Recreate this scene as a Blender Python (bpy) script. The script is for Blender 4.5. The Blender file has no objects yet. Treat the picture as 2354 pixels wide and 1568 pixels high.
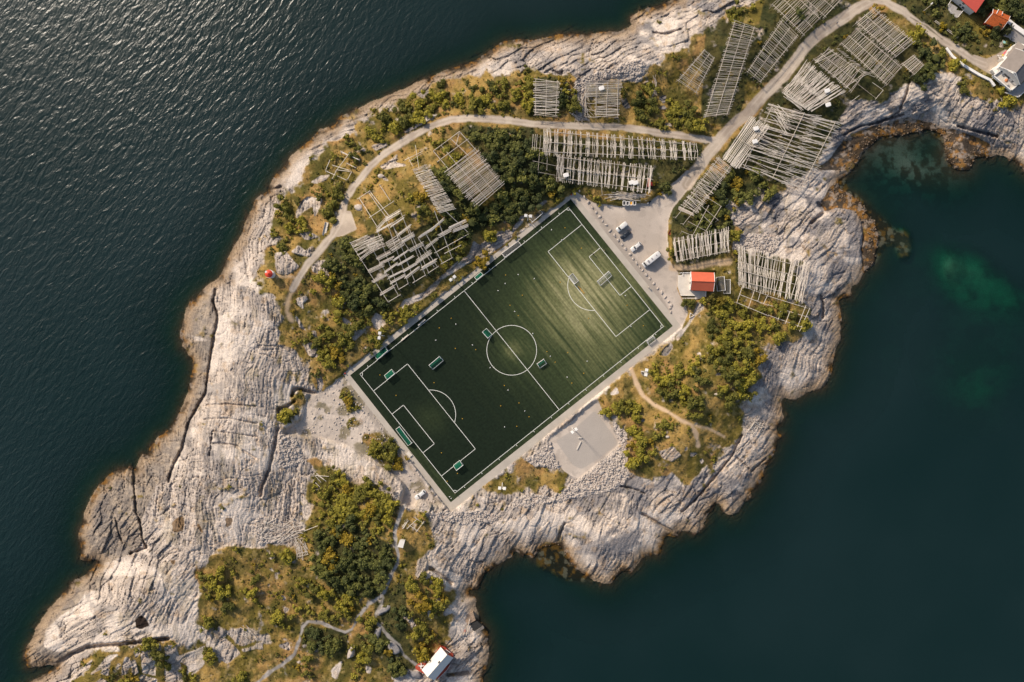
import bpy, math, random
import numpy as np
from mathutils import Vector, Matrix
rng = np.random.default_rng(11)
random.seed(5)
SC = bpy.context.scene
COL = SC.collection
# ------------------------------------------------------------------ camera, sky, sun, exposure
W, H_, K = 2353.0, 1568.0, 0.162          # survey sheet: 2353 x 1568 units of 0.162 m
CX, CY = W / 2, H_ / 2
LENS = 30.0
CAMH = W * K * LENS / 36.0                # drone height above the sea
cd = bpy.data.cameras.new('camera'); cam = bpy.data.objects.new('camera', cd); COL.objects.link(cam)
cam.location = (0, 0, CAMH); cam.rotation_euler = (0, 0, 0)
cd.lens = LENS; cd.sensor_width = 36; cd.clip_start = 1; cd.clip_end = 6000
SC.camera = cam
SUN_AZ, SUN_EL = math.radians(-44), math.radians(36)     # azimuth from +Y clockwise, sun at upper left
w = bpy.data.worlds.new('World'); SC.world = w; w.use_nodes = True
nt = w.node_tree; bg = nt.nodes['Background']
sky = nt.nodes.new('ShaderNodeTexSky'); sky.sky_type = 'NISHITA'; sky.sun_disc = False
sky.sun_elevation = SUN_EL; sky.sun_rotation = SUN_AZ; sky.dust_density = 2.0
nt.links.new(sky.outputs[0], bg.inputs[0]); bg.inputs[1].default_value = 0.115
sl = bpy.data.lights.new('sun', 'SUN'); sl.energy = 3.65; sl.angle = math.radians(5); sl.color = (1.0, 0.88, 0.735)
so = bpy.data.objects.new('sun', sl); COL.objects.link(so)
sd_ = Vector((math.sin(SUN_AZ) * math.cos(SUN_EL), math.cos(SUN_AZ) * math.cos(SUN_EL), math.sin(SUN_EL)))
so.rotation_euler = sd_.to_track_quat('Z', 'Y').to_euler(); so.location = sd_ * 300
SC.view_settings.view_transform = 'Standard'; SC.view_settings.look = 'None'
SC.view_settings.exposure = 0.22; SC.view_settings.gamma = 1.0

# ------------------------------------------------------------------ survey helpers
def T(i, j, *pts):                        # points read off survey sheet (i, j)
    return [(588.25 * i + x / 4.0, 392.0 * j + y / 4.0) for x, y in pts]
def Z(x0, y0, s, *pts):                   # points read off an enlarged detail sheet
    return [((x0 + x / s) * 0.73531, (y0 + y / s) * 0.73531) for x, y in pts]
def P(d, z):                              # survey point + elevation -> metres
    f = K * (CAMH - z) / CAMH
    return Vector(((d[0] - CX) * f, -(d[1] - CY) * f, z))

# ------------------------------------------------------------------ noise
LAT = rng.random((512, 512)).astype(np.float32)
LAT2 = rng.random((512, 512)).astype(np.float32)
LAT3 = rng.random((512, 512)).astype(np.float32)
def vnoise(x, y, o=0):
    x = x + o * 17.3; y = y + o * 31.7
    xi = np.floor(x).astype(np.int32); yi = np.floor(y).astype(np.int32)
    fx = (x - xi).astype(np.float32); fy = (y - yi).astype(np.float32)
    fx = fx * fx * (3 - 2 * fx); fy = fy * fy * (3 - 2 * fy)
    a = xi & 511; b = yi & 511; a1 = (a + 1) & 511; b1 = (b + 1) & 511
    return (LAT[a, b] * (1 - fx) + LAT[a1, b] * fx) * (1 - fy) + (LAT[a, b1] * (1 - fx) + LAT[a1, b1] * fx) * fy
def fbm(x, y, n=4, o=0, g=0.5):
    s = 0; a = 1; t = 0
    for k in range(n):
        s = s + a * vnoise(x * 2 ** k, y * 2 ** k, o + k * 3); t += a; a *= g
    return s / t
def worley(x, y, o=0):
    x = x + o * 7.7; y = y + o * 13.1
    xi = np.floor(x).astype(np.int32); yi = np.floor(y).astype(np.int32)
    f1 = np.full(x.shape, 9, np.float32); f2 = f1.copy(); rid = np.zeros(x.shape, np.float32)
    ddx = np.zeros(x.shape, np.float32); ddy = np.zeros(x.shape, np.float32)
    for dx in (-1, 0, 1):
        for dy in (-1, 0, 1):
            a = (xi + dx) & 511; b = (yi + dy) & 511
            px = xi + dx + 0.1 + 0.8 * LAT2[a, b] - x; py = yi + dy + 0.1 + 0.8 * LAT3[a, b] - y
            d = np.sqrt(px * px + py * py)
            m = d < f1
            f2 = np.where(m, f1, np.minimum(f2, d)); f1 = np.where(m, d, f1)
            rid = np.where(m, LAT[a, b], rid); ddx = np.where(m, px, ddx); ddy = np.where(m, py, ddy)
    return f1, f2, rid, ddx, ddy
def sstep(a, b, x):
    t = np.clip((x - a) / (b - a), 0, 1); return t * t * (3 - 2 * t)

# ------------------------------------------------------------------ survey grid
ST, MG = 1.7, 150.0
NX = int((W + 2 * MG) / ST) + 1; NY = int((H_ + 2 * MG) / ST) + 1
gx = (np.arange(NX) * ST - MG).astype(np.float32); gy = (np.arange(NY) * ST - MG).astype(np.float32)
GX, GY = np.meshgrid(gx, gy)
def poly_mask(pts):
    par = np.zeros((NY, NX + 1), np.int32); n = len(pts)
    for k in range(n):
        x0, y0 = pts[k]; x1, y1 = pts[(k + 1) % n]
        if y0 == y1: continue
        if y0 > y1: x0, y0, x1, y1 = x1, y1, x0, y0
        r0 = max(0, int(math.ceil((y0 + MG) / ST))); r1 = min(NY - 1, int(math.ceil((y1 + MG) / ST)) - 1)
        if r1 < r0: continue
        rr = np.arange(r0, r1 + 1); yy = rr * ST - MG
        xx = x0 + (yy - y0) / (y1 - y0) * (x1 - x0)
        cc = np.clip(np.ceil((xx + MG) / ST).astype(int), 0, NX)
        np.add.at(par, (rr, cc), 1)
    return (np.cumsum(par, 1)[:, :NX] & 1).astype(np.float32)
def polys(*ps):
    m = np.zeros((NY, NX), np.float32)
    for p in ps: m = np.maximum(m, poly_mask(p))
    return m
def line_dist(pts):
    d = np.full((NY, NX), 1e6, np.float32)
    for (x0, y0), (x1, y1) in zip(pts[:-1], pts[1:]):
        c0 = max(0, int((min(x0, x1) - 60 + MG) / ST)); c1 = min(NX, int((max(x0, x1) + 60 + MG) / ST))
        r0 = max(0, int((min(y0, y1) - 60 + MG) / ST)); r1 = min(NY, int((max(y0, y1) + 60 + MG) / ST))
        if c1 <= c0 or r1 <= r0: continue
        X = GX[r0:r1, c0:c1]; Y = GY[r0:r1, c0:c1]
        vx, vy = x1 - x0, y1 - y0; L = vx * vx + vy * vy + 1e-6
        t = np.clip(((X - x0) * vx + (Y - y0) * vy) / L, 0, 1)
        q = np.hypot(X - x0 - t * vx, Y - y0 - t * vy)
        d[r0:r1, c0:c1] = np.minimum(d[r0:r1, c0:c1], q)
    return d
def blur(a, r):
    n = max(1, int(r / ST))
    for ax in (0, 1):
        for _ in range(2):
            pad = [(0, 0), (0, 0)]; pad[ax] = (n + 1, n)
            c = np.cumsum(np.pad(a, pad, mode='edge').astype(np.float64), ax)
            a = ((c[2 * n + 1:] - c[:-2 * n - 1]) if ax == 0 else (c[:, 2 * n + 1:] - c[:, :-2 * n - 1])) / (2 * n + 1)
            a = a.astype(np.float32)
    return a
def edt(mask):                            # distance (survey units) to the nearest True cell, jump flooding
    BIG = 30000
    sx = np.where(mask, np.arange(NX)[None, :], -BIG).astype(np.float32); sy = np.where(mask, np.arange(NY)[:, None], -BIG).astype(np.float32)
    ix = np.arange(NX, dtype=np.float32)[None, :]; iy = np.arange(NY, dtype=np.float32)[:, None]
    best = (sx - ix) ** 2 + (sy - iy) ** 2
    s = 512
    while s >= 1:
        for dx in (-s, 0, s):
            for dy in (-s, 0, s):
                if dx == 0 and dy == 0: continue
                a0, a1 = max(0, dy), min(NY, NY + dy); b0, b1 = max(0, dx), min(NX, NX + dx)
                c0, c1 = max(0, -dy), min(NY, NY - dy); e0, e1 = max(0, -dx), min(NX, NX - dx)
                tx = sx[a0:a1, b0:b1]; ty = sy[a0:a1, b0:b1]
                q = (tx - ix[:, e0:e1]) ** 2 + (ty - iy[c0:c1]) ** 2
                m = q < best[c0:c1, e0:e1]
                best[c0:c1, e0:e1][m] = q[m]; sx[c0:c1, e0:e1][m] = tx[m]; sy[c0:c1, e0:e1][m] = ty[m]
        s //= 2
    return np.sqrt(best) * ST

# ------------------------------------------------------------------ coastline
coast = (T(2,0,(1900,-400),(1500,-20),(1380,45),(1280,65),(1170,105),(1110,150),(1088,200),(1100,240),(1030,262),(1010,290),(900,288),(735,308),(640,318),(545,308),(430,318),(330,345),(210,368),(0,358))
 + T(1,0,(2240,390),(2130,480),(2000,560),(1900,598),(1760,640),(1640,690),(1560,735),(1440,775),(1290,850),(1150,900),(1060,935),(980,980),(880,1020),(770,1080),(745,1110),(750,1130),(690,1165),(590,1195),(540,1245),(500,1285),(430,1340),(375,1390),(300,1450),(250,1560))
 + T(1,1,(205,0),(130,120),(110,190),(0,250))
 + T(0,1,(2320,330),(2250,480),(2245,540),(2150,700),(2080,840),(2010,990),(1930,1040),(1880,1080),(1830,1130),(1790,1190),(1740,1225),(1700,1270),(1705,1330),(1680,1420),(1650,1480),(1655,1540))
 + T(0,2,(1690,0),(1670,45),(1720,80),(1730,130),(1775,170),(1770,290),(1750,330),(1720,470),(1700,540),(1650,660),(1600,745),(1540,820),(1440,890),(1420,940),(1370,990),(1350,1050),(1310,1030),(1290,1060),(1260,1110),(1240,1190),(1160,1155),(1080,1190),(1020,1210),(970,1260),(930,1310),(870,1380),(830,1440),(800,1520))
 + T(0,3,(770,0),(770,110),(730,150),(725,240),(745,290),(740,400),(733,445),(800,462),(880,440),(940,466),(890,490),(860,520),(790,575),(730,610),(680,625),(635,660),(630,705),(580,740),(500,850),(410,940),(330,1070),(290,1170),(245,1240),(238,1340),(235,1430),(270,1448),(340,1425),(440,1420),(540,1410),(480,1450),(400,1500),(300,1550),(200,1600),(100,1800),(-400,2200))
 + [(0,1740),(1100,1740)]
 + T(1,3,(2090,1800),(2095,1568),(2090,1530),(2120,1440),(2145,1300),(2140,1220),(2140,1150),(2120,1080),(2085,1030),(2050,1000),(2050,950),(2030,900),(2030,810),(2025,780),(1960,770),(1940,720),(2050,720),(2060,650),(2090,590),(2150,540),(2210,490),(2310,440))
 + T(2,3,(0,425),(15,360),(75,395),(150,400),(180,440),(220,410),(245,350),(300,318),(400,295),(450,310),(500,400),(540,490),(600,530),(640,560),(700,600),(760,640),(830,660),(905,665),(950,600),(1000,550),(1050,545),(1100,540),(1150,490),(1220,410),(1290,400),(1355,400),(1385,350),(1340,320),(1405,310),(1380,260),(1430,230),(1530,235),(1510,190),(1570,170),(1640,190),(1700,195),(1750,150),(1785,80),(1800,20),(1840,0),(1865,-60),(1900,-80),(1930,0),(1960,20),(2010,40),(2080,10))
 + T(2,2,(2140,1470),(2200,1440),(2220,1400),(2170,1400),(2250,1350),(2300,1270),(2310,1210),(2353,1120))
 + T(3,2,(65,1020),(95,900),(135,890),(135,860),(90,850),(85,790),(140,710),(130,650),(125,560),(130,520),(180,535),(250,545),(310,510),(370,470),(430,455),(490,430),(550,370),(590,290),(605,180),(620,80),(665,10))
 + T(3,1,(665,1440),(680,1350),(670,1250),(650,1190),(770,1160),(765,1090),(780,1040),(820,1060),(850,1010),(865,960),(910,910),(970,870),(990,760),(1010,690),(1015,620),(1000,540),(980,470),(900,400),(880,330),(800,240),(720,200),(650,170),(640,100),(740,30))
 + T(3,0,(770,1568),(820,1500),(870,1400),(950,1330),(1030,1260),(1130,1240),(1220,1250),(1300,1220),(1490,1190),(1600,1230),(1620,1300),(1630,1400),(1650,1480),(1730,1560),(1850,1568),(1890,1500),(1900,1440),(2050,1450),(2100,1420),(2200,1450),(2300,1510),(2353,1568))
 + [(2420,430),(2560,450),(2560,-200),(1680,-200)])
LAND = poly_mask(coast)
MX = GX * K; MY = GY * K                  # metres on the sheet
# roughen the waterline
lb = blur(LAND, 5)
LANDR = (lb + 0.55 * (fbm(MX / 2.2, MY / 2.2, 4, 5) - 0.5)) > 0.5
SD = np.where(LANDR, edt(~LANDR), -edt(LANDR)) * K       # metres inland (+) / offshore (-)

# ------------------------------------------------------------------ ground cover outlines
veg = []
veg.append(T(1,0,(440,1530),(460,1510),(560,1400),(680,1340),(720,1300),(810,1250),(920,1200),(920,1150),(1030,1150),(1060,1050),(1150,1040),(1210,980),(1290,950),(1400,900),(1480,890),(1600,860),(1640,790),(1750,750),(1850,720),(1960,700),(2230,690))
 + T(2,0,(0,615),(200,620),(280,650),(320,690),(450,705),(560,680),(620,760),(800,790),(980,740),(1010,700),(1120,780),(1190,740),(1240,580),(1350,590),(1400,560),(1560,430),(1700,330),(1900,200),(2000,100),(2260,20),(2480,-700)) + [(2540,-190),(2540,250)]
 + T(3,0,(2353,960),(2200,1000),(2150,920),(1900,930),(1800,870),(1780,750),(1700,690),(1600,720),(1500,700),(1400,770),(1330,780),(1280,770),(1200,800),(1130,900),(1100,960),(1060,950),(1000,910),(900,940),(850,890),(700,980),(690,1050),(650,1100),(620,1230),(520,1330),(470,1480),(400,1550))
 + T(3,1,(280,60),(100,200),(0,270)) + T(2,1,(2200,230),(2080,330),(1980,300),(1990,400),(2040,520),(2150,560),(2030,640),(2020,760),(2040,860),(2030,1000)) + T(3,1,(0,1140),(80,1180),(200,1230),(380,1220),(370,1400),(340,1568))
 + T(2,2,(2340,30),(2260,160),(2290,300),(2300,430),(2200,430),(2180,500),(2150,600),(2130,740),(2150,830),(2100,870),(2080,940),(1960,1010),(1900,1070),(1870,1170),(1730,1200),(1650,1300),(1560,1340),(1500,1200),(1440,1260),(1350,1220),(1280,1240),(1200,1280),(1090,1200),(1050,1140),(1060,1060),(1050,1010),(1040,830),(960,760),(880,720),(830,620),(780,560),(920,420),(1130,230),(1400,20))
 + [(1580,760),(1316,445),(800,860)] + T(1,2,(700,430),(560,490),(530,400),(470,240),(400,180),(340,60),(250,60),(210,0))
 + T(1,1,(230,1250),(220,1200),(150,1130),(20,1140),(0,1040),(50,900),(40,740),(160,700),(170,600),(160,450),(200,330),(290,250),(340,200),(350,120),(420,20)))
veg.append(T(2,2,(0,1140),(100,1090),(180,1000),(330,930),(240,1010),(120,1100),(200,1150),(370,1150),(470,1200),(530,1300),(500,1350),(380,1420),(300,1350),(200,1380),(0,1400)) + T(1,2,(2200,1420),(2100,1340)))
veg.append(T(1,2,(330,930),(440,1000),(560,1080),(700,1130),(800,1200),(760,1240),(900,1290),(1060,1340),(1150,1400),(1250,1480),(1330,1560)) + T(1,3,(1430,0),(1560,40),(1640,100),(1640,250),(1620,350),(1500,430),(1450,500),(1500,600),(1620,580),(1740,680),(1830,760),(1800,900),(1790,1000),(1780,1150),(1850,1150),(1800,1250),(1700,1240),(1520,1400),(1480,1450),(1280,1460),(1250,1700))
 + T(0,3,(1700,1750),(1720,1520),(1780,1400),(1900,1330),(2060,1400),(2210,1300),(2353,1240)) + T(1,3,(220,1180),(0,1080)) + T(0,3,(2200,1080),(2030,1060),(1880,1080),(1760,1000),(1880,960),(1760,900),(1830,780),(1830,680),(1780,560),(1900,450),(2000,330),(2150,320),(2353,330)) + T(1,3,(180,310),(350,250),(480,90),(500,0)) + T(1,2,(450,1450),(500,1350),(480,1250),(530,1140),(470,1120),(430,1000)))
veg.append(T(1,2,(960,870),(1000,830),(1170,820),(1260,920),(1310,1020),(1390,1130),(1280,1200),(1180,1150),(1080,1080),(1000,980)))
veg.append(T(1,2,(760,450),(830,410),(900,520),(980,620),(860,670),(800,560)))
veg.append(T(1,2,(800,760),(900,690),(980,720),(980,800),(840,800)))
veg.append(T(1,2,(200,640),(330,590),(350,500),(420,480),(460,560),(430,720),(330,740)))
for q in [[(520,1540),(590,1450),(600,1490),(540,1550)],[(700,1450),(760,1380),(900,1310),(920,1340),(800,1400),(740,1480)],[(1010,1280),(1130,1240),(1280,1230),(1380,1200),(1420,1190),(1300,1280),(1100,1330),(1020,1310)],
          [(650,1568),(800,1520),(900,1480),(1040,1400),(1180,1320),(1240,1340),(1140,1420),(1040,1500),(950,1540),(900,1568)],[(1130,1568),(1140,1460),(1200,1420),(1240,1500),(1230,1568)],[(1420,1300),(1480,1200),(1520,1220),(1510,1400),(1500,1500),(1440,1500)],[(1620,1240),(1740,1230),(1780,1250),(1640,1320)]]:
    veg.append(T(0,3,*q))
veg.append(T(0,3,(560,1700),(640,1540),(760,1390),(1000,1270),(1300,1205),(1500,1200),(1560,1180),(1700,1240),(1900,1180),(2200,1180),(2400,1200),(2400,1700)))
veg.append([(1690,570),(1834,604),(1838,660),(1850,694),(1694,657)])
VEG0 = polys(*veg)
rockp = [T(1,0,(1110,1070),(1180,1080),(1170,1115),(1130,1100)),T(1,0,(1060,1340),(1200,1310),(1210,1340),(1100,1390)),T(1,0,(1420,1170),(1570,1060),(1680,1050),(1600,1100),(1440,1190),(1340,1240)),T(1,0,(960,1340),(1020,1380),(980,1400)),
 T(1,1,(500,110),(590,50),(680,40),(640,90),(560,120)),T(1,1,(370,380),(420,280),(480,240),(610,260),(590,330),(540,440),(520,330),(430,380),(370,450)),T(1,1,(390,570),(480,560),(580,610),(460,640)),T(1,1,(320,750),(390,690),(450,740),(520,690),(540,730),(480,790),(420,780)),
 T(1,1,(170,760),(270,740),(350,840),(400,880),(300,960),(190,950)),T(1,1,(510,890),(570,830),(680,825),(640,870),(690,1020),(600,960),(520,930)),T(1,1,(500,760),(530,720),(500,800)),T(1,1,(370,1180),(460,1150),(480,1180),(430,1220),(440,1280),(380,1220)),
 T(1,1,(40,1190),(140,1130),(190,1170),(160,1190),(220,1300),(215,1360),(50,1380)),T(1,1,(350,1310),(440,1440),(480,1490),(400,1440)),T(1,1,(500,1480),(550,1470),(570,1568),(530,1568)),T(1,1,(780,1150),(830,1180),(820,1240)),T(1,1,(900,320),(950,310),(980,380),(920,360)),T(1,1,(1470,350),(1500,300),(1560,360)),
 T(1,1,(1130,40),(1160,40),(1230,100),(1180,90)),T(1,0,(1140,1530),(1230,1480),(1310,1400),(1280,1490),(1390,1520),(1180,1560)),
 T(1,1,(1280,1310),(1360,1190),(1430,1170),(1560,1110),(1680,990),(1730,950),(1850,830),(1960,770),(2000,650),(2060,690),(2200,570),(2353,540),(2353,620),(2150,770),(2010,830),(1930,860),(1780,960),(1700,1010),(1640,1100),(1530,1180),(1390,1240)),
 T(1,1,(1060,1380),(1100,1310),(1210,1360),(1200,1410),(1110,1470)),T(1,1,(930,1370),(960,1470),(1040,1400),(1000,1480),(900,1568),(880,1490)),T(1,1,(780,1340),(880,1400),(830,1450)),
 T(2,1,(0,580),(0,540),(60,450),(120,400),(100,470),(40,540)),T(2,1,(190,350),(300,280),(340,270),(260,330)),
 T(1,2,(430,20),(540,10),(600,100),(560,150),(480,130)),T(1,2,(400,300),(460,290),(520,380),(560,470),(440,440),(390,350)),T(1,2,(560,330),(600,320),(620,400),(600,470),(570,480)),
 T(2,0,(1190,780),(1240,740),(1280,770),(1230,820)),T(2,0,(1350,900),(1420,870),(1400,960)),T(2,0,(1330,1000),(1400,970),(1430,1010)),T(2,0,(990,905),(1040,900),(1090,990),(1040,1000)),T(2,0,(1390,1150),(1450,1120),(1480,1170)),T(2,0,(1600,1170),(1680,1190),(1640,1205)),
 T(2,1,(1960,250),(2080,330),(2150,400),(2130,500),(2040,480),(1990,380)),
 T(2,2,(1180,270),(1260,270),(1270,300),(1200,320)),T(2,2,(1360,130),(1400,60),(1470,20),(1480,60),(1420,140)),T(2,2,(1700,110),(1730,100),(1740,160),(1720,190)),T(2,2,(900,490),(960,420),(980,480),(920,500)),T(2,2,(2020,490),(2050,465),(2080,490),(2040,530)),T(2,2,(1870,465),(1930,490),(1900,510)),T(2,2,(1860,320),(1900,290),(1920,310)),
 T(2,2,(1350,1020),(1480,970),(1560,1050),(1470,1110),(1390,1080)),T(2,2,(1400,870),(1450,870),(1430,895)),T(2,2,(1170,730),(1220,720),(1210,745)),T(2,2,(1730,1100),(1750,1070),(1765,1110),(1735,1140)),T(2,2,(1580,1020),(1615,950),(1610,1000)),T(2,2,(1640,1030),(1710,1030),(1640,1070)),
 T(2,1,(1710,1200),(1770,1250),(1740,1290),(1680,1340),(1600,1460),(1520,1568),(1500,1540),(1600,1430),(1660,1340)),
 T(1,3,(1100,920),(1160,860),(1225,880),(1200,920),(1110,960)),T(1,3,(1350,950),(1400,920),(1480,1070),(1450,1110),(1420,1040)),T(1,3,(1570,900),(1650,890),(1640,940),(1590,970)),T(1,3,(1720,940),(1760,890),(1830,920),(1740,960)),T(1,3,(200,1230),(300,1200),(320,1280),(250,1260)),T(1,3,(420,1230),(470,1220),(440,1260)),T(1,3,(690,1460),(790,1370),(780,1440),(740,1540),(700,1520)),T(1,3,(230,760),(280,800),(250,820)),T(1,3,(250,880),(310,890),(270,940)),T(1,3,(580,790),(610,780),(620,800)),
 T(1,3,(110,420),(160,400),(180,420),(150,440)),T(1,3,(0,1210),(60,1200),(60,1260),(0,1260)),T(1,3,(360,1380),(420,1370),(400,1400)),T(1,3,(1240,1530),(1290,1470),(1420,1470),(1480,1480),(1640,1568),(1300,1568)),T(1,3,(1010,1420),(1060,1430),(1050,1490),(1020,1480)),
 T(0,3,(1520,1230),(1620,1230),(1640,1340),(1690,1568),(1520,1568)),T(0,3,(1610,1340),(1750,1290),(1890,1230),(1860,1300),(1880,1400),(1780,1500),(1720,1500),(1720,1420)),T(0,3,(1900,1190),(1960,1150),(2080,1170),(2210,1300),(2090,1400),(1960,1310),(1900,1250)),T(0,3,(1290,1290),(1370,1250),(1430,1370),(1430,1510),(1310,1480)),T(0,3,(2210,1270),(2353,1230),(2353,1260),(2240,1290))]
rockp += [T(0,3,*q) for q in ([(820,1510),(1000,1320),(1090,1310),(960,1430)],[(1110,1510),(1145,1340),(1190,1335),(1200,1420),(1150,1500)],[(1200,1380),(1240,1355),(1275,1480),(1220,1500)],[(920,1490),(985,1390),(1012,1400),(1000,1510)],[(1230,1590),(1300,1500),(1440,1540),(1450,1600)],[(1060,1590),(1100,1530),(1130,1560),(1120,1600)],[(640,1560),(720,1450),(800,1400),(860,1340),(820,1440),(720,1520)],[(860,1590),(930,1530),(990,1560),(980,1600)],[(1060,1440),(1090,1390),(1110,1410),(1080,1460)],[(1230,1290),(1270,1250),(1290,1300),(1250,1350)],[(1310,1260),(1400,1190),(1420,1240),(1360,1310)],[(1420,1230),(1470,1200),(1480,1290),(1440,1300)],[(1720,1060),(1840,1090),(1920,1080),(1900,1140),(1700,1220),(1610,1150)],[(2060,1100),(2210,1070),(2350,1190),(2220,1240)])]
ROCKP = polys(*rockp)
rubble = [T(2,0,(960,640),(1010,590),(1100,560),(1190,560),(1240,620),(1180,760),(1110,740),(1000,700),(900,720),(760,750),(600,790),(570,760),(680,700),(850,650)),T(2,0,(580,760),(680,740),(670,1080),(730,1110),(590,1110)),
 T(2,1,(2030,660),(2100,620),(2250,580),(2353,570),(2353,760),(2200,720),(2020,740)),T(3,1,(0,590),(150,600),(140,640),(80,720),(0,780)),T(2,1,(2000,400),(2060,380),(2130,420),(2100,500),(2030,480)),
 T(2,2,(880,720),(960,760),(1050,830),(1060,1010),(1060,1130),(1070,1250),(1000,1330),(900,1380),(700,1420),(400,1480),(0,1540),(0,1450),(200,1400),(400,1440),(540,1310),(620,1270),(800,1120),(1000,970),(960,830)),
 T(1,2,(190,860),(330,870),(420,1000),(440,1100),(350,1160),(180,1150),(230,1000)),T(2,2,(120,1100),(240,1010),(350,930),(400,1080),(470,1180),(340,1150),(200,1150)),T(1,3,(0,50),(180,60),(330,130),(330,260),(0,300)),T(1,2,(1230,1430),(1380,1340),(1330,1420),(1270,1450)),T(1,3,(1500,20),(1740,0),(2100,0),(2240,20),(2200,90),(1900,120),(1640,60))]
R19 = [(1692,572),(1832,604),(1836,660),(1848,692),(1696,657)]
RUB0 = polys(*rubble) * (1 - poly_mask(R19))
gravel_main = [T(2,1,(690,270),(760,300),(1000,330),(1250,300),(1400,180),(1560,50),(1600,0),(1780,-30),(1650,130),(1560,250),(1480,340),(1440,450),(1430,600),(1440,800),(1480,880),(1530,940),(1520,1090),(1560,1180),(1620,1310),(1580,1400),(1545,1440))]
gravel_main.append(T(2,1,(600,205),(545,200),(1560,1450),(1620,1310),(1440,1160),(1000,600),(720,280)))
gravel_sq = [T(2,2,(330,905),(560,730),(700,600),(790,535),(830,640),(1000,950),(800,1120),(600,1275),(470,1190),(400,1080),(340,960))]
gravel_w = [T(1,2,(430,720),(470,500),(620,470),(800,310),(880,400),(1180,800),(1440,1180),(1600,1400),(1750,1540),(1480,1440),(1460,1530),(1330,1490),(1380,1330),(1250,1200),(1000,1060),(850,960),(560,880),(400,860),(220,860))]
GRM, GRS, GRW = polys(*gravel_main), polys(*gravel_sq), polys(*gravel_w)
road_main = [(2035,-6)] + T(3,0,(960,0),(850,60),(640,200),(450,320),(300,490),(150,690),(0,830)) + T(2,0,(2200,1010),(2000,1180),(1900,1300),(1780,1450),(1690,1568)) + [(1580,425)]
road_ne = [(2000,0)] + T(3,0,(1080,20),(1250,110),(1400,230),(1600,370),(1780,480),(1900,560),(2000,600))
road_w = T(2,0,(1880,1290),(1700,1270),(1400,1230),(1000,1170),(600,1160),(200,1140)) + T(1,0,(2353,1115),(2150,1095),(1950,1090),(1800,1100),(1600,1165),(1400,1270),(1200,1400),(1050,1530)) + T(1,1,(900,150),(820,270),(800,370),(770,480),(700,600),(600,720),(480,850),(400,980),(340,1090))
path_s = T(1,3,(1370,-60),(1340,0),(1300,100),(1270,200),(1285,300),(1310,400),(1300,480),(1240,580),(1200,700),(1150,780),(1030,850),(950,960),(880,1080),(820,1110),(740,1080),(600,1020),(480,1010),(430,1060),(400,1180),(350,1310),(250,1400),(120,1480),(20,1568),(-150,1750))
path_s2 = T(1,3,(1170,790),(1150,860),(1100,940),(1110,1020),(1220,1150),(1320,1230),(1360,1320),(1480,1410))
path_se = T(2,2,(1090,250),(1140,380),(1200,500),(1300,580),(1450,660),(1560,730),(1650,770),(1690,850),(1710,960))
path_se2 = T(2,2,(1650,770),(1800,800),(1950,880)); path_light = T(1,1,(190,975),(300,970),(390,990)); lane = T(2,1,(1470,900),(1650,895),(1850,850),(2000,840))
worn_l = T(1,1,(340,1080),(300,1180),(280,1300),(330,1380))
wn = (fbm(MX / 3, MY / 3, 3, 9) - 0.5)
def lane_mask(pts, hw, soft=2.0): return sstep(hw + soft, hw - soft, line_dist(pts) + wn * 6)
pad = polys(T(1,1,(760,380),(870,370),(930,540),(800,600),(700,620),(680,560)), T(3,0,(1880,500),(2010,540),(2120,490),(2200,450),(2140,580),(2060,690),(1980,650),(1900,600)))
ROAD = np.maximum.reduce([lane_mask(road_main, 13), lane_mask(road_ne, 8.5), lane_mask(road_w, 8), sstep(.35, .65, blur(pad, 3) + .3 * wn)])
FOOT = np.maximum(lane_mask(path_s, 3.6, 1.2), 0.8 * lane_mask(path_s2, 3.0, 1.5))
DIRT = np.maximum.reduce([lane_mask(path_se, 4.5, 3), 0.8 * lane_mask(path_se2, 4, 3), 0.8 * lane_mask(lane, 7, 4), 0.6 * lane_mask(path_light, 3, 3), 0.8 * lane_mask(worn_l, 5, 4)])
OUTER = [(1316.5, 443), (1567, 752), (1036, 1178), (786, 859)]
PITCHM = poly_mask(OUTER)
nz1 = fbm(MX / 5, MY / 5, 4, 1); nz2 = fbm(MX / 14, MY / 14, 4, 2); nz3 = fbm(MX / 1.5, MY / 1.5, 3, 3)
KEEPV = sstep(.3, .7, blur(polys(*veg[3:7]), 4) + .8 * (nz3 - .5)); GRAV = (1 - KEEPV) * np.maximum.reduce([sstep(.35, .65, blur(GRM, 3) + .4 * wn), sstep(.35, .65, blur(GRS, 3) + .2 * wn), sstep(.3, .7, blur(GRW, 6) + .9 * (nz3 - .5))])
RUB = sstep(.35, .65, blur(RUB0, 5) + .9 * (nz3 - .5))
VEGM = sstep(.32, .68, blur(VEG0, 9) + 1.7 * (fbm(MX / 3, MY / 3, 4, 12) - .5))
ROCKM = sstep(.4, .6, blur(ROCKP, 3) * 1.25 + 0.5 * (fbm(MX / 1.8, MY / 1.8, 3, 14) - .5))
VEGM = VEGM * (1 - ROCKM) * (1 - RUB)

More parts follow.
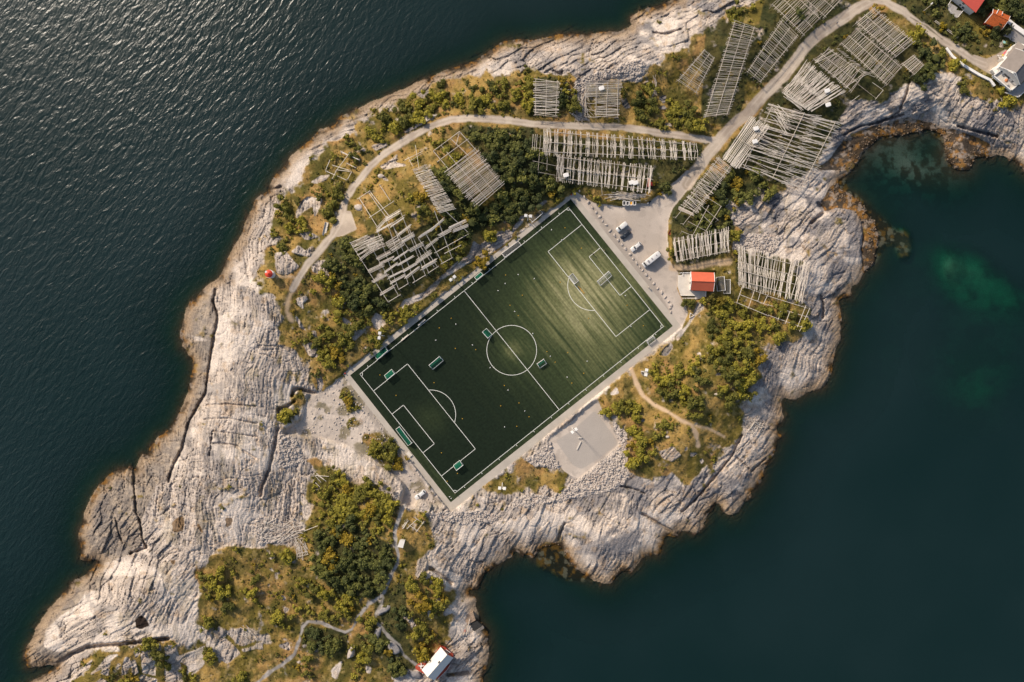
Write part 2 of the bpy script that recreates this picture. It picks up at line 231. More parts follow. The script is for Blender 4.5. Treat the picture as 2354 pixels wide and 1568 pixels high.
# ------------------------------------------------------------------ relief
land = SD > 0
h = np.where(land, 5.0 * (1 - np.exp(-np.maximum(SD, 0) / 9.0)), np.maximum(-11, SD * 0.30 - 0.05))
def hill(cx, cy, rx, ry, a, hh):
    c, s = math.cos(math.radians(a)), math.sin(math.radians(a))
    u = ((GX - cx) * c + (GY - cy) * s) / rx; v = (-(GX - cx) * s + (GY - cy) * c) / ry
    return hh * np.exp(-(u * u + v * v))
hills = (hill(930,500,210,110,-35,8) + hill(1180,340,150,90,10,4) + hill(1640,880,120,90,-40,6.5) + hill(1560,1010,90,70,-40,3) + hill(840,1260,190,130,-20,6) + hill(960,1400,120,90,0,3.5)
 + hill(1500,130,330,60,-12,4.5) + hill(530,960,110,260,8,6) + hill(560,1130,120,130,0,3) + hill(330,1370,170,70,-40,5) + hill(300,1510,200,60,-25,4) + hill(2150,200,260,120,20,4.5) + hill(1850,680,70,140,10,3.5) + hill(1720,1130,110,60,-35,3)
 + hill(1330,1230,150,50,10,2.5) + hill(650,640,70,130,20,3))
h = h + hills * sstep(0, 14, SD)
cracks = [(T(0,1,(1980,1100),(1960,1200),(2000,1340)) + T(0,2,(1960,0),(1930,180),(1910,330),(1890,480),(1740,740),(1670,1000),(1580,1170),(1550,1290)), 5, 2.6), (T(0,2,(1950,850),(1940,940),(1930,1050)), 3, 1.5), (T(0,2,(1230,1180),(1230,1320),(1250,1568)) + T(0,3,(1290,100),(1310,260),(1350,330),(1200,385)), 4, 2.2),
 (T(0,3,(420,1425),(520,1405),(680,1300),(800,1245),(950,1230),(1200,1210),(1440,1180),(1540,1165)), 7, 4.0), (T(1,2,(330,500),(350,440),(400,440),(540,480)), 6, 3.0), (T(1,2,(350,560),(290,600),(205,630),(205,720)), 6, 2.6), (T(1,2,(200,800),(120,1180),(60,1330),(40,1420)), 6, 2.2),
 (T(2,3,(480,110),(440,200),(430,300)), 5, 2.5), (T(2,3,(1200,20),(1330,100),(1470,180)), 5, 2.2), (T(2,2,(2110,870),(2020,1060),(1880,1230),(1700,1440),(1560,1568)), 4, 1.8), (T(2,2,(2060,1060),(2200,1200),(2330,1080)), 3, 1.2), (T(2,2,(1000,1330),(1150,1370),(1220,1400)), 4, 1.6),
 (T(3,0,(1300,760),(1260,900),(1200,1030),(1100,1090),(1000,1130)), 4, 2.0), (T(3,1,(870,480),(880,600),(860,720),(880,900)), 4, 1.8), (T(3,1,(400,480),(520,380),(460,300)), 6, 2.2), (T(3,1,(480,1150),(510,1250),(500,1350)), 5, 2.0), (T(0,3,(1060,60),(1090,200),(1130,290)), 3, 1.3),
 (T(2,0,(380,650),(450,690),(460,660)), 5, 1.8), (T(2,0,(1300,300),(1420,320),(1550,270)), 4, 1.4), (T(1,3,(1600,520),(1720,600),(1800,660)), 6, 2.2), (T(1,3,(1940,1480),(1760,1500)), 7, 3.0), (T(3,0,(700,1240),(850,1160),(1000,1130),(1240,1050)), 4, 2.0), (T(3,0,(1750,1160),(1900,1200),(2100,1250)), 6, 2.2),
 (T(1,1,(230,150),(160,170),(60,260)), 4, 1.5), (T(0,2,(1900,590),(2100,580),(2200,590),(2353,600)), 2.5, .8), (T(0,2,(1880,720),(2100,710),(2353,760)), 2.5, .8), (T(0,2,(1950,830),(2150,850),(2353,880)), 2.5, .7), (T(0,2,(1960,940),(2140,950),(2270,1030),(2353,1080)), 3.5, 1.0)]
for pts, wd, dp in cracks:
    q = line_dist(pts) + 5 * (fbm(MX / 1.2, MY / 1.2, 3, 21) - .5)
    h = h - dp * sstep(wd, wd * .15, q) * sstep(-1, 2, SD)
ladder = T(0,2,(1000,0))                  # placeholder for readability of the terrace list below
DARK = polys(T(0,1,(1700,1270),(1830,1130),(1960,1150),(2000,1350),(1950,1568),(1680,1568),(1650,1480)) + T(0,2,(1960,0),(1910,330),(1890,480),(1720,760),(1660,1000),(1560,1180),(1550,1290),(1440,1310),(1390,1450),(1330,1568)) + T(0,3,(1290,100),(1310,300),(1200,390),(1000,470),(730,450),(730,150),(780,0)) + T(0,2,(800,1520),(1000,1200),(1240,1190),(1440,890),(1700,540),(1770,290),(1700,60)),
 T(0,3,(800,570),(960,480),(950,640),(900,740),(800,720),(720,850),(560,960),(420,1080),(400,1240),(520,1290),(640,1260),(700,1290),(480,1400),(240,1440),(240,1240),(400,940),(620,700)))
WEED = polys(T(3,1,(640,100),(760,30),(700,140),(800,220),(900,300),(1000,390),(1080,450),(1180,540),(1260,520),(1330,600),(1340,720),(1300,830),(1210,830),(1160,700),(1100,680),(1020,760),(990,860),(900,930),(870,960),(860,700),(880,500),(800,370),(640,340),(520,380),(480,300),(560,170)), T(3,0,(700,1280),(880,1190),(1050,1140),(1300,1080),(1500,1130),(1620,1200),(1700,1190),(1900,1250),(2050,1330),(2050,1450),(1900,1440),(1860,1540),(1730,1568),(1640,1480),(1610,1310),(1500,1190),(1220,1250),(1030,1260),(860,1400),(780,1568),(420,1568),(560,1470)), T(2,3,(220,410),(280,320),(400,290),(450,310),(510,420),(560,500),(700,600),(700,660),(480,640),(250,520)))
# strata: four bedding directions, each with its own places
seeds = [(560,1000,88),(640,620,74),(480,1150,96),(330,1350,-72),(250,1480,-28),(900,230,-35),(1250,110,-35),(1550,90,-32),(1800,20,-32),(2050,260,-35),(2250,290,-72),(1800,560,-42),(1900,700,-66),(1830,850,-70),(1720,1080,-50),(1600,1200,-52),(1450,1260,-68),(1250,1220,-70),(1080,1280,-62),(1060,1450,-48),(700,1180,80),(1100,600,-35)]
wts = np.zeros((4, NY, NX), np.float32); ANG = [90, -70, -50, -32]
for sx_, sy_, a in seeds:
    d2 = ((GX - sx_) ** 2 + (GY - sy_) ** 2) / 90.0 ** 2 + .05
    k = min(range(4), key=lambda q: min(abs((a - ANG[q] + 90) % 180 - 90), 999))
    wts[k] += 1.0 / d2 ** 2
wts /= wts.sum(0); wts = wts ** 2; wts /= wts.sum(0)
WHT = sstep(.50, .64, fbm(MX / 11, MY / 8, 4, 151))
SMOOTH = np.clip(hill(560,980,90,220,5,1.0) + hill(740,370,160,40,-45,1.0) + hill(880,280,120,35,-28,1.0), 0, 1)
zone = (SD > -8)
dh = np.zeros((NY, NX), np.float32); cid = np.zeros((NY, NX), np.float32); strk = np.zeros((NY, NX), np.float32)
for k in range(4):
    m = zone & (wts[k] > .03)
    x = MX[m]; y = MY[m]; a = math.radians(ANG[k] + 4)
    x = x + 2.2 * (vnoise(x / 7, y / 7, 3) - .5) + 5 * (vnoise(x / 22, y / 22, 5) - .5); y = y + 2.2 * (vnoise(x / 7, y / 7, 4) - .5)
    u = x * math.cos(a) + y * math.sin(a); v = -x * math.sin(a) + y * math.cos(a)
    f1, f2, r1, ax_, ay_ = worley(u / 11.0, v / 2.5 + .35 * vnoise(u / 5, v / 5, 44), k)
    e1 = f2 - f1
    g1, g2, r2, bx_, by_ = worley(u / 2.9, v / 0.95, k + 9)
    e2 = g2 - g1
    st = vnoise(u / 7, v / 0.42, 6 + k); st2 = vnoise(u / 3, v / 0.9, 16 + k)
    sl_ = sstep(.42, .62, fbm(x / 13, y / 13, 3, 90 + k)); big = (1.15 * (r1 - .5) - ay_ * .8 * (r1 + .1) - .75 * sstep(.09, .0, e1)) * (1 - .6 * sl_)
    med = (.42 * (r2 - .5) - by_ * .28 - .35 * sstep(.12, .0, e2)) * (1 - .8 * sstep(.45, .6, fbm(x / 8, y / 8, 3, 95 + k)))
    fine = (.50 * (np.abs(st - .5) * 2 - .5) + .26 * (st2 - .5)) * (.4 + .6 * sl_)
    sm = SMOOTH[m]; wh = WHT[m]
    q1, q2, r3, cx3, cy3 = worley(u / 1.9, v / .62, k + 29)
    tiny = .30 * (r3 - .5) - .34 * sstep(.13, 0, q2 - q1)
    hair = -.55 * sstep(.035, .0, np.abs(vnoise(u / 6, v / .8, 66 + k) - .5)) * sstep(.35, .6, vnoise(x / 5, y / 5, 67))
    val = big * (1 - .7 * sm) + med * (1 - .5 * sm) + fine * (1 + .35 * sm) + tiny * (1 - .3 * sm) + hair
    val = val - .6 * sstep(.03, 0, np.abs(vnoise(u / 2.6, v / 10, 71 + k) - .5)) * sstep(.42, .6, vnoise(x / 9, y / 9, 72))
    val = val * (1 - .55 * wh)
    dh[m] += wts[k][m] * val; cid[m] += wts[k][m] * r1; strk[m] += wts[k][m] * ((.6 + .2 * sm) * st + (.4 - .2 * sm) * st2 + .04 * sm)
rockw = (1 - .85 * VEGM) * (1 - .8 * RUB) * sstep(-6, .5, SD) * (.55 + .45 * sstep(0, 5, SD))
h = h + dh * rockw * .92 + (fbm(MX / 30, MY / 30, 3, 30) - .5) * 3 * sstep(2, 15, SD)
h = h + VEGM * (.9 * (fbm(MX / 2.2, MY / 2.2, 3, 33) - .5) + 1.6 * (fbm(MX / 9, MY / 9, 2, 35) - .5))
f1, f2, rr_, ax_, ay_ = worley(MX / .6 + 2.2 * nz3, MY / .6 + 2.2 * nz1, 40)
h = h + RUB * (.42 * rr_ - .2 * sstep(.25, 0, f2 - f1) - f1 * .25 + .8 * (nz3 - .5))
# level the pitch, car park and made ground; ease the roads
PZ = 4.0
flat = np.clip(np.maximum.reduce([blur(PITCHM, 2) * 1.05, sstep(.05, .6, blur(GRM, 8)), sstep(.1, .7, blur(GRS, 7))]), 0, 1)
edge = sstep(.02, .9, blur(PITCHM, 16))
h = h * (1 - .35 * edge) + .35 * edge * (PZ + .4)
tgt = np.full_like(h, PZ) + .05 * (nz1 - .5)
h = h * (1 - flat) + tgt * flat
wsm = sstep(.02, .7, blur(GRW, 6)); h = h * (1 - .85 * wsm) + .85 * wsm * (PZ - .2 + .25 * (nz3 - .5) + 1.2 * (nz2 - .5))
h = np.where(PITCHM > .5, PZ, h)
hb = blur(h, 22); rd = np.clip(np.maximum.reduce([blur(ROAD, 4) * 1.3, blur(FOOT, 3) * 1.5, blur(DIRT, 4)]), 0, 1) * (1 - PITCHM) * (1 - flat)
h = h * (1 - rd) + (hb + .08 * (nz3 - .5)) * rd
h = np.where((SD > 0) & (SD < 30), np.maximum(h, np.where(SD > 3.0, .35, .02 + .1 * np.maximum(SD, 0))), h)
wz = blur(WEED, 6); h = np.where(SD > 0, h * (1 - .6 * wz) + .5 * wz, np.maximum(h, h * (1 - .9 * wz) - .15 * wz))
bay = hill(2090,390,110,70,25,1.0); h = np.where(SD < 0, h * (1 - .85 * bay), h)
sand = hill(2215,615,70,50,30,1.0) + hill(2250,660,60,50,30,.7) + hill(2330,690,100,50,20,.75) + hill(2240,840,150,170,0,.78)
sand = (1 - np.exp(-2.2 * sand)) * (.74 + .34 * fbm(MX / 14, MY / 14, 4, 170)); h = np.where(SD < 0, h * (1 - np.clip(sand, 0, 1) * .97), h)
padm = sstep(.2, .8, blur(polys(Z(2080,820,9.8,(330,260),(1560,260),(1560,940),(1280,1160),(450,1180))), 3)); h = h * (1 - padm) + (PZ + .02) * padm
HGT = h.astype(np.float32)
def ground(d):
    x = (d[0] + MG) / ST; y = (d[1] + MG) / ST
    xi = int(min(max(x, 0), NX - 2)); yi = int(min(max(y, 0), NY - 2)); fx = min(max(x - xi, 0), 1); fy = min(max(y - yi, 0), 1)
    a = HGT[yi, xi] * (1 - fx) + HGT[yi, xi + 1] * fx; b = HGT[yi + 1, xi] * (1 - fx) + HGT[yi + 1, xi + 1] * fx
    return float(a * (1 - fy) + b * fy)
HSM = blur(HGT, 14)
def gsm(d):
    return float(HSM[int(min(max((d[1] + MG) / ST, 0), NY - 1)), int(min(max((d[0] + MG) / ST, 0), NX - 1))])

# ------------------------------------------------------------------ ground colours (bare materials, with some shade painted into the dark vegetation)
def C(r, g, b): return np.array((r, g, b), np.float32)
def mix(a, b, t): return a + (b - a) * t[..., None]
one = np.ones((NY, NX, 3), np.float32)
rock = mix(one * C(.585, .49, .405), one * C(.38, .32, .27), np.clip(cid * .9 + (nz1 - .5) * .8, 0, 1))
rock = mix(rock, one * C(.21, .185, .17), sstep(.55, .74, strk + .25 * (nz3 - .5)) * np.clip(.6 + .3 * SMOOTH, 0, .85) * (1 - WHT * (1 - .7 * SMOOTH)))
rock = mix(rock, one * C(.68, .585, .495), WHT * .7)
rock = mix(rock, one * C(.17, .16, .165), sstep(.52, .66, fbm(MX / 8, MY / 5, 4, 50)) * .8 * sstep(900, 1500, GX + 0 * GY))
rock = mix(rock, one * C(.15, .14, .14), sstep(.62, .74, fbm(MX / 4, MY / 7, 4, 52)) * .5)
rock = mix(rock, one * C(.42, .27, .14), sstep(.62, .75, fbm(MX / 3, MY / 3, 4, 54)) * .35)
dk = sstep(.35, .7, blur(DARK, 5) + .5 * (nz1 - .5))
dcol = mix(one * C(.20, .165, .135), one * C(.34, .27, .20), sstep(.4, .65, fbm(MX / 2, MY / 2, 4, 56)))
dcol = mix(dcol, one * C(.12, .11, .11), sstep(.5, .7, nz2) * .6)
rock = mix(rock, dcol, dk * .85)
coved = np.clip(hill(2080,300,150,50,10,1.1) + hill(1900,600,60,130,10,.55), 0, 1)
rock = mix(rock, one * C(.29, .265, .255), coved * sstep(.35, .6, fbm(MX / 5, MY / 5, 4, 57)) * .75)
band = sstep(6.5, 1.5, SD + 7 * (fbm(MX / 5, MY / 5, 4, 160) - .5)) * (1 - .6 * sstep(2000, 2200, GX)); rock = mix(rock, one * C(.155, .122, .098), band * .62)
ochre = sstep(3.2, .6, HGT + 2.2 * (nz3 - .5)) * sstep(6, 1, SD)
rock = mix(rock, one * C(.46, .32, .19), ochre * .65)
tide = sstep(1.5, .35, HGT + 1.3 * (nz3 - .5)) * sstep(3.5, .5, SD + 1.6 * (nz1 - .5))
weedc = mix(one * C(.040, .026, .013), one * C(.27, .125, .022), sstep(.48, .66, fbm(MX / 1.6, MY / 1.6, 4, 58)))
weedc = mix(weedc, one * C(.33, .26, .20), sstep(.60, .68, fbm(MX / 2.2, MY / 2.2, 4, 158)) * .8)
rock = mix(rock, weedc, tide * .95 * sstep(.36, .56, fbm(MX / 6, MY / 6, 3, 159)))
rock = mix(rock, weedc, sstep(.3, .6, blur(WEED, 3) + .9 * (fbm(MX / 2, MY / 2, 4, 59) - .5)) * .9)
rock = mix(rock, one * C(.17, .13, .04), np.clip(hill(690,850,70,60,0,.9) + .30 * sstep(12, 22, SD), 0, 1) * sstep(.56, .68, fbm(MX / 3, MY / 6, 4, 161)) * .85)
pools = polys(T(0,3,(1580,100),(1620,60),(1680,40),(1700,110),(1680,180),(1590,190)),T(0,3,(1800,120),(1830,110),(1880,210),(1850,190)),T(0,3,(2070,60),(2140,60),(2130,120),(2080,150)),T(0,3,(1550,440),(1620,450),(1600,500)),T(0,3,(1260,680),(1320,640),(1300,670)))
rock = mix(rock, one * C(.16, .09, .035), sstep(.4, .6, blur(pools, 2)) * .85)
peat = polys(T(0,3,(1240,1000),(1290,950),(1340,980),(1380,1050),(1300,1080),(1250,1070)))
rock = mix(rock, one * C(.03, .02, .015), sstep(.4, .6, blur(peat, 2) + .4 * (nz3 - .5)))
grass = mix(one * C(.115, .088, .020), one * C(.255, .165, .052), sstep(.40, .62, fbm(MX / 6, MY / 6, 4, 60)))
grass = mix(grass, one * C(.29, .165, .065), sstep(.57, .72, fbm(MX / 10, MY / 10, 4, 61)) * .7)
grass = mix(grass, one * C(.058, .055, .014), sstep(.50, .66, fbm(MX / 4, MY / 4, 4, 62)) * .75)
grass = mix(grass, one * C(.30, .215, .085), sstep(.60, .75, nz3) * .5)
darkveg = [T(1,1,(870,660),(1100,560),(1300,640),(1550,500),(1900,440),(1960,580),(1230,1190)), [(2050,-190),(2540,-190),(2540,200),(2330,120),(2270,130),(2170,120),(2110,60),(2060,20)], [(1860,70),(1960,-5),(2120,110),(2180,140),(2130,180),(2010,250),(1930,280),(1840,440),(1800,430),(1700,400),(1650,360),(1760,240)], [(1225,310),(1620,330),(1600,375),(1530,430),(1480,445),(1280,430),(1230,400)],
 [(1050,290),(1225,295),(1275,420),(1300,445),(1230,480),(1130,520),(1090,500),(1165,430),(1085,330)], [(985,385),(1025,395),(1100,480),(1120,520),(1060,560),(1010,470)], [(755,560),(800,540),(850,560),(1080,500),(1060,560),(960,660),(890,715),(850,725),(790,690),(750,620)], [(1545,420),(1700,400),(1780,440),(1690,500),(1680,560),(1640,600),(1545,610),(1540,500)], [(1690,560),(1870,610),(1850,700),(1690,650)],
 [(1620,40),(1740,60),(1700,280),(1610,290)], [(1760,-10),(1950,-10),(1800,190),(1700,190)], [(720,1220),(800,1200),(900,1250),(900,1320),(860,1370),(780,1370),(720,1310)], [(860,1380),(930,1330),(940,1480),(980,1550),(900,1560),(850,1480)], [(700,1440),(800,1450),(800,1500),(690,1500)], [(1225,175),(1300,180),(1290,270),(1225,270)]]
DV = sstep(.35, .65, blur(polys(*darkveg), 8) + .7 * (nz1 - .5))
grass = grass * np.array((1.30, 1.28, 1.22), np.float32)
grass = mix(grass, mix(one * C(.030, .037, .013), one * C(.075, .068, .022), sstep(.42, .62, fbm(MX / 3, MY / 3, 4, 64))), DV * .92)  # dark foliage green with shade painted into the colour
lawn = np.clip(hill(2240,70,38,28,30,1.2), 0, 1); grass = mix(grass, one * C(.15, .115, .025), lawn)
gravel = mix(one * C(.575, .485, .40), one * C(.50, .42, .345), sstep(.4, .65, fbm(MX / 6, MY / 6, 4, 66)))
gravel = mix(gravel, one * C(.33, .28, .235), sstep(.58, .72, fbm(MX / 2, MY / 2, 4, 67)) * .45)
gravel = mix(gravel, one * C(.38, .32, .265), sstep(.50, .64, fbm(MX / 9, MY / 9, 4, 167)) * .4)
rubc = mix(one * C(.64, .56, .485), one * C(.47, .405, .35), rr_)
rubc = mix(rubc, one * C(.36, .22, .15), sstep(.6, .75, nz1) * .4)
roadc = mix(one * C(.47, .39, .305), one * C(.37, .30, .235), sstep(.4, .62, fbm(MX / 4, MY / 4, 4, 68)))
rut = np.maximum.reduce([sstep(3.2, .5, np.abs(line_dist(p_) - w_)) for p_, w_ in ((road_main, 5.5), (road_ne, 4.5), (road_w, 4.2))])
roadc = mix(roadc, one * C(.56, .475, .385), rut * .45 * sstep(.3, .6, nz1 + .15))
roadc = mix(roadc, one * C(.22, .175, .14), sstep(.55, .7, fbm(MX / 12, MY / 12, 3, 69)) * .4)
footc = mix(one * C(.38, .345, .31), one * C(.25, .225, .20), sstep(.4, .6, nz3))
dirtc = one * C(.52, .37, .235) * (0.85 + .3 * nz1[..., None])
col = mix(rock, grass, VEGM)
darkg = polys(T(2,1,(690,290),(730,300),(1000,640),(1260,960),(1470,1320),(1500,1430),(1450,1380),(1200,1040),(950,720)), T(1,2,(860,380),(900,420),(1180,780),(1470,1200),(1440,1220),(1180,880),(940,560)))
squarec = sstep(.4, .6, blur(polys(T(2,2,(760,640),(840,740),(980,940),(800,1080),(640,1180),(560,1140),(430,960),(400,920),(560,820))), 4))
gravel = mix(gravel, one * C(.335, .285, .235), sstep(.2, .7, blur(darkg, 6)) * .75)
gravel = mix(gravel, one * C(.39, .345, .30), squarec * .8)
col = mix(col, gravel, GRAV); col = mix(col, rubc, RUB)
wg = sstep(.56, .66, nz1) * sstep(.1, .9, blur(GRW, 8)); col = mix(col, one * C(.13, .105, .04), wg * .7)
col = mix(col, dirtc, np.clip(DIRT, 0, 1)); col = mix(col, roadc, ROAD); col = mix(col, footc, np.clip(FOOT, 0, 1))
tyre = lane_mask(T(3,0,(1310,160),(1450,240),(1600,360)), 1.6, 1.5) + lane_mask(T(3,0,(1700,470),(1760,520),(1800,550)), 1.6, 1.5)
col = mix(col, one * C(.10, .085, .05), np.clip(tyre, 0, 1) * .8)
sea_bed = mix(one * C(.075, .042, .026), one * C(.13, .085, .055), nz2)
sea_bed = mix(sea_bed, weedc, sstep(.3, .6, blur(WEED, 9) + .7 * (nz1 - .5)))
sea_bed = mix(sea_bed, one * C(.31, .295, .28), np.clip(bay, 0, 1) * sstep(.42, .62, fbm(MX / 2.5, MY / 2.5, 5, 71)) * .9)
sea_bed = mix(sea_bed, one * C(.58, .74, .56), np.clip(sand, 0, 1) * (.25 + .75 * sstep(.34, .66, fbm(MX / 8, MY / 8, 5, 72))))
col = mix(col, sea_bed, sstep(.3, -.6, SD))
dmp = sstep(1.2, .2, HGT) * (SD > -.3); col = col * (1 - .35 * dmp[..., None])
col = np.clip(col, 0.004, .9)

# ------------------------------------------------------------------ materials
MATS = {}
def mat(name, rgb, rough=.8, spec=.3, metal=0, noise=0.0, scale=3.0, bump=0.0):
    if name in MATS: return MATS[name]
    m = bpy.data.materials.new(name); m.use_nodes = True; t = m.node_tree; b = t.nodes['Principled BSDF']
    b.inputs['Roughness'].default_value = rough; b.inputs['Specular IOR Level'].default_value = spec; b.inputs['Metallic'].default_value = metal
    tc = t.nodes.new('ShaderNodeNewGeometry'); n = t.nodes.new('ShaderNodeTexNoise'); n.inputs['Scale'].default_value = scale; n.inputs['Detail'].default_value = 5
    t.links.new(tc.outputs['Position'], n.inputs['Vector'])
    r = t.nodes.new('ShaderNodeMapRange'); r.inputs[1].default_value = .3; r.inputs[2].default_value = .7; r.inputs[3].default_value = 1 - noise; r.inputs[4].default_value = 1 + noise * .5
    t.links.new(n.outputs['Fac'], r.inputs[0])
    mx = t.nodes.new('ShaderNodeMix'); mx.data_type = 'RGBA'; mx.blend_type = 'MULTIPLY'; mx.inputs[0].default_value = 1
    mx.inputs[6].default_value = (*rgb, 1); t.links.new(r.outputs[0], mx.inputs[7]); t.links.new(mx.outputs[2], b.inputs['Base Color'])
    if bump:
        bp = t.nodes.new('ShaderNodeBump'); bp.inputs['Strength'].default_value = bump; bp.inputs['Distance'].default_value = .1
        t.links.new(n.outputs['Fac'], bp.inputs['Height']); t.links.new(bp.outputs[0], b.inputs['Normal'])
    MATS[name] = m; return m
def terrain_mat(name, bump, amt, scale):
    m = bpy.data.materials.new(name); m.use_nodes = True; t = m.node_tree; b = t.nodes['Principled BSDF']
    b.inputs['Roughness'].default_value = .9; b.inputs['Specular IOR Level'].default_value = .15
    at = t.nodes.new('ShaderNodeAttribute'); at.attribute_name = 'cover'
    g = t.nodes.new('ShaderNodeNewGeometry'); n = t.nodes.new('ShaderNodeTexNoise'); n.inputs['Scale'].default_value = scale; n.inputs['Detail'].default_value = 8; n.inputs['Roughness'].default_value = .65
    t.links.new(g.outputs['Position'], n.inputs['Vector'])
    r = t.nodes.new('ShaderNodeMapRange'); r.inputs[1].default_value = .3; r.inputs[2].default_value = .7; r.inputs[3].default_value = 1 - amt; r.inputs[4].default_value = 1 + amt
    t.links.new(n.outputs['Fac'], r.inputs[0])
    mx = t.nodes.new('ShaderNodeMix'); mx.data_type = 'RGBA'; mx.blend_type = 'MULTIPLY'; mx.inputs[0].default_value = 1
    t.links.new(at.outputs['Color'], mx.inputs[6]); t.links.new(r.outputs[0], mx.inputs[7]); t.links.new(mx.outputs[2], b.inputs['Base Color'])
    bp = t.nodes.new('ShaderNodeBump'); bp.inputs['Strength'].default_value = bump; bp.inputs['Distance'].default_value = .25
    t.links.new(n.outputs['Fac'], bp.inputs['Height']); t.links.new(bp.outputs[0], b.inputs['Normal'])
    return m
M_ROCK = terrain_mat('rock_and_turf_ground', .9, .32, 2.2)
M_GRAV = terrain_mat('gravel_surface', .2, .10, 2.5)

def tag(o, label=None, cat=None, group=None, kind=None):
    if label: o['label'] = label
    if cat: o['category'] = cat
    if group: o['group'] = group
    if kind: o['kind'] = kind
    return o
def mesh_np(name, verts, faces, m, smooth=False):
    me = bpy.data.meshes.new(name); n = len(faces); fl = faces.shape[1]
    me.vertices.add(len(verts)); me.vertices.foreach_set('co', np.asarray(verts, np.float32).ravel())
    me.loops.add(n * fl); me.loops.foreach_set('vertex_index', faces.ravel().astype(np.int32))
    me.polygons.add(n); me.polygons.foreach_set('loop_start', np.arange(0, n * fl, fl, dtype=np.int32))
    me.update(calc_edges=True)
    if smooth: me.polygons.foreach_set('use_smooth', np.ones(n, bool))
    if m: me.materials.append(m)
    return me
def link(name, me, parent=None, loc=None):
    o = bpy.data.objects.new(name, me); COL.objects.link(o)
    if parent: o.parent = parent
    if loc is not None: o.location = loc
    return o

# ------------------------------------------------------------------ terrain sheets (one relief, cut along the edges of what covers it)
fac = (CAMH - HGT) / CAMH
VX = (GX - CX) * K * fac; VY = -(GY - CY) * K * fac
VV = np.stack([VX, VY, HGT], -1).reshape(-1, 3); CC = np.concatenate([col, np.ones((NY, NX, 1), np.float32)], -1).reshape(-1, 4)
ii = (np.arange(NY - 1)[:, None] * NX + np.arange(NX - 1)[None, :])
FQ = np.stack([ii, ii + NX, ii + NX + 1, ii + 1], -1)
def fc(a): return (a[:-1, :-1] + a[1:, :-1] + a[:-1, 1:] + a[1:, 1:]) / 4
fs = fc(SD)
near = (fs > -26) | (fc(np.clip(sand + bay, 0, 1)) > .03)
roadf = (fc(ROAD) > .5); footf = (fc(np.maximum(FOOT, DIRT)) > .5) & ~roadf
parkf = (fc(sstep(.35, .65, blur(GRM, 3) + .4 * wn)) > .5) & ~roadf & ~footf
padf = (fc(np.maximum(GRAV, 0)) > .5) & ~roadf & ~footf & ~parkf
inner = poly_mask([(1312, 462), (1541, 749.5), (1036.5, 1150), (809.5, 862.5)])[:-1, :-1] > .5
def sheet(name, sel, m, smooth=False):
    F = FQ[sel]; u, inv = np.unique(F, return_inverse=True)
    me = mesh_np(name, VV[u], inv.reshape(F.shape), m, smooth)
    a = me.color_attributes.new('cover', 'FLOAT_COLOR', 'POINT'); a.data.foreach_set('color', CC[u].ravel())
    return tag(link(name, me), kind='structure')
landf = near & (fs > 0)
sheet('road', landf & roadf & ~inner, M_GRAV, True); sheet('footpath', landf & footf & ~inner, M_GRAV, True); sheet('car_park', landf & parkf & ~inner, M_GRAV, True); sheet('gravel_ground', landf & padf & ~inner, M_GRAV, True)
sheet('rocky_ground', landf & ~roadf & ~footf & ~parkf & ~padf & ~inner, M_ROCK)
sheet('seabed', near & (fs <= 0), M_ROCK, True)
VV = CC = None

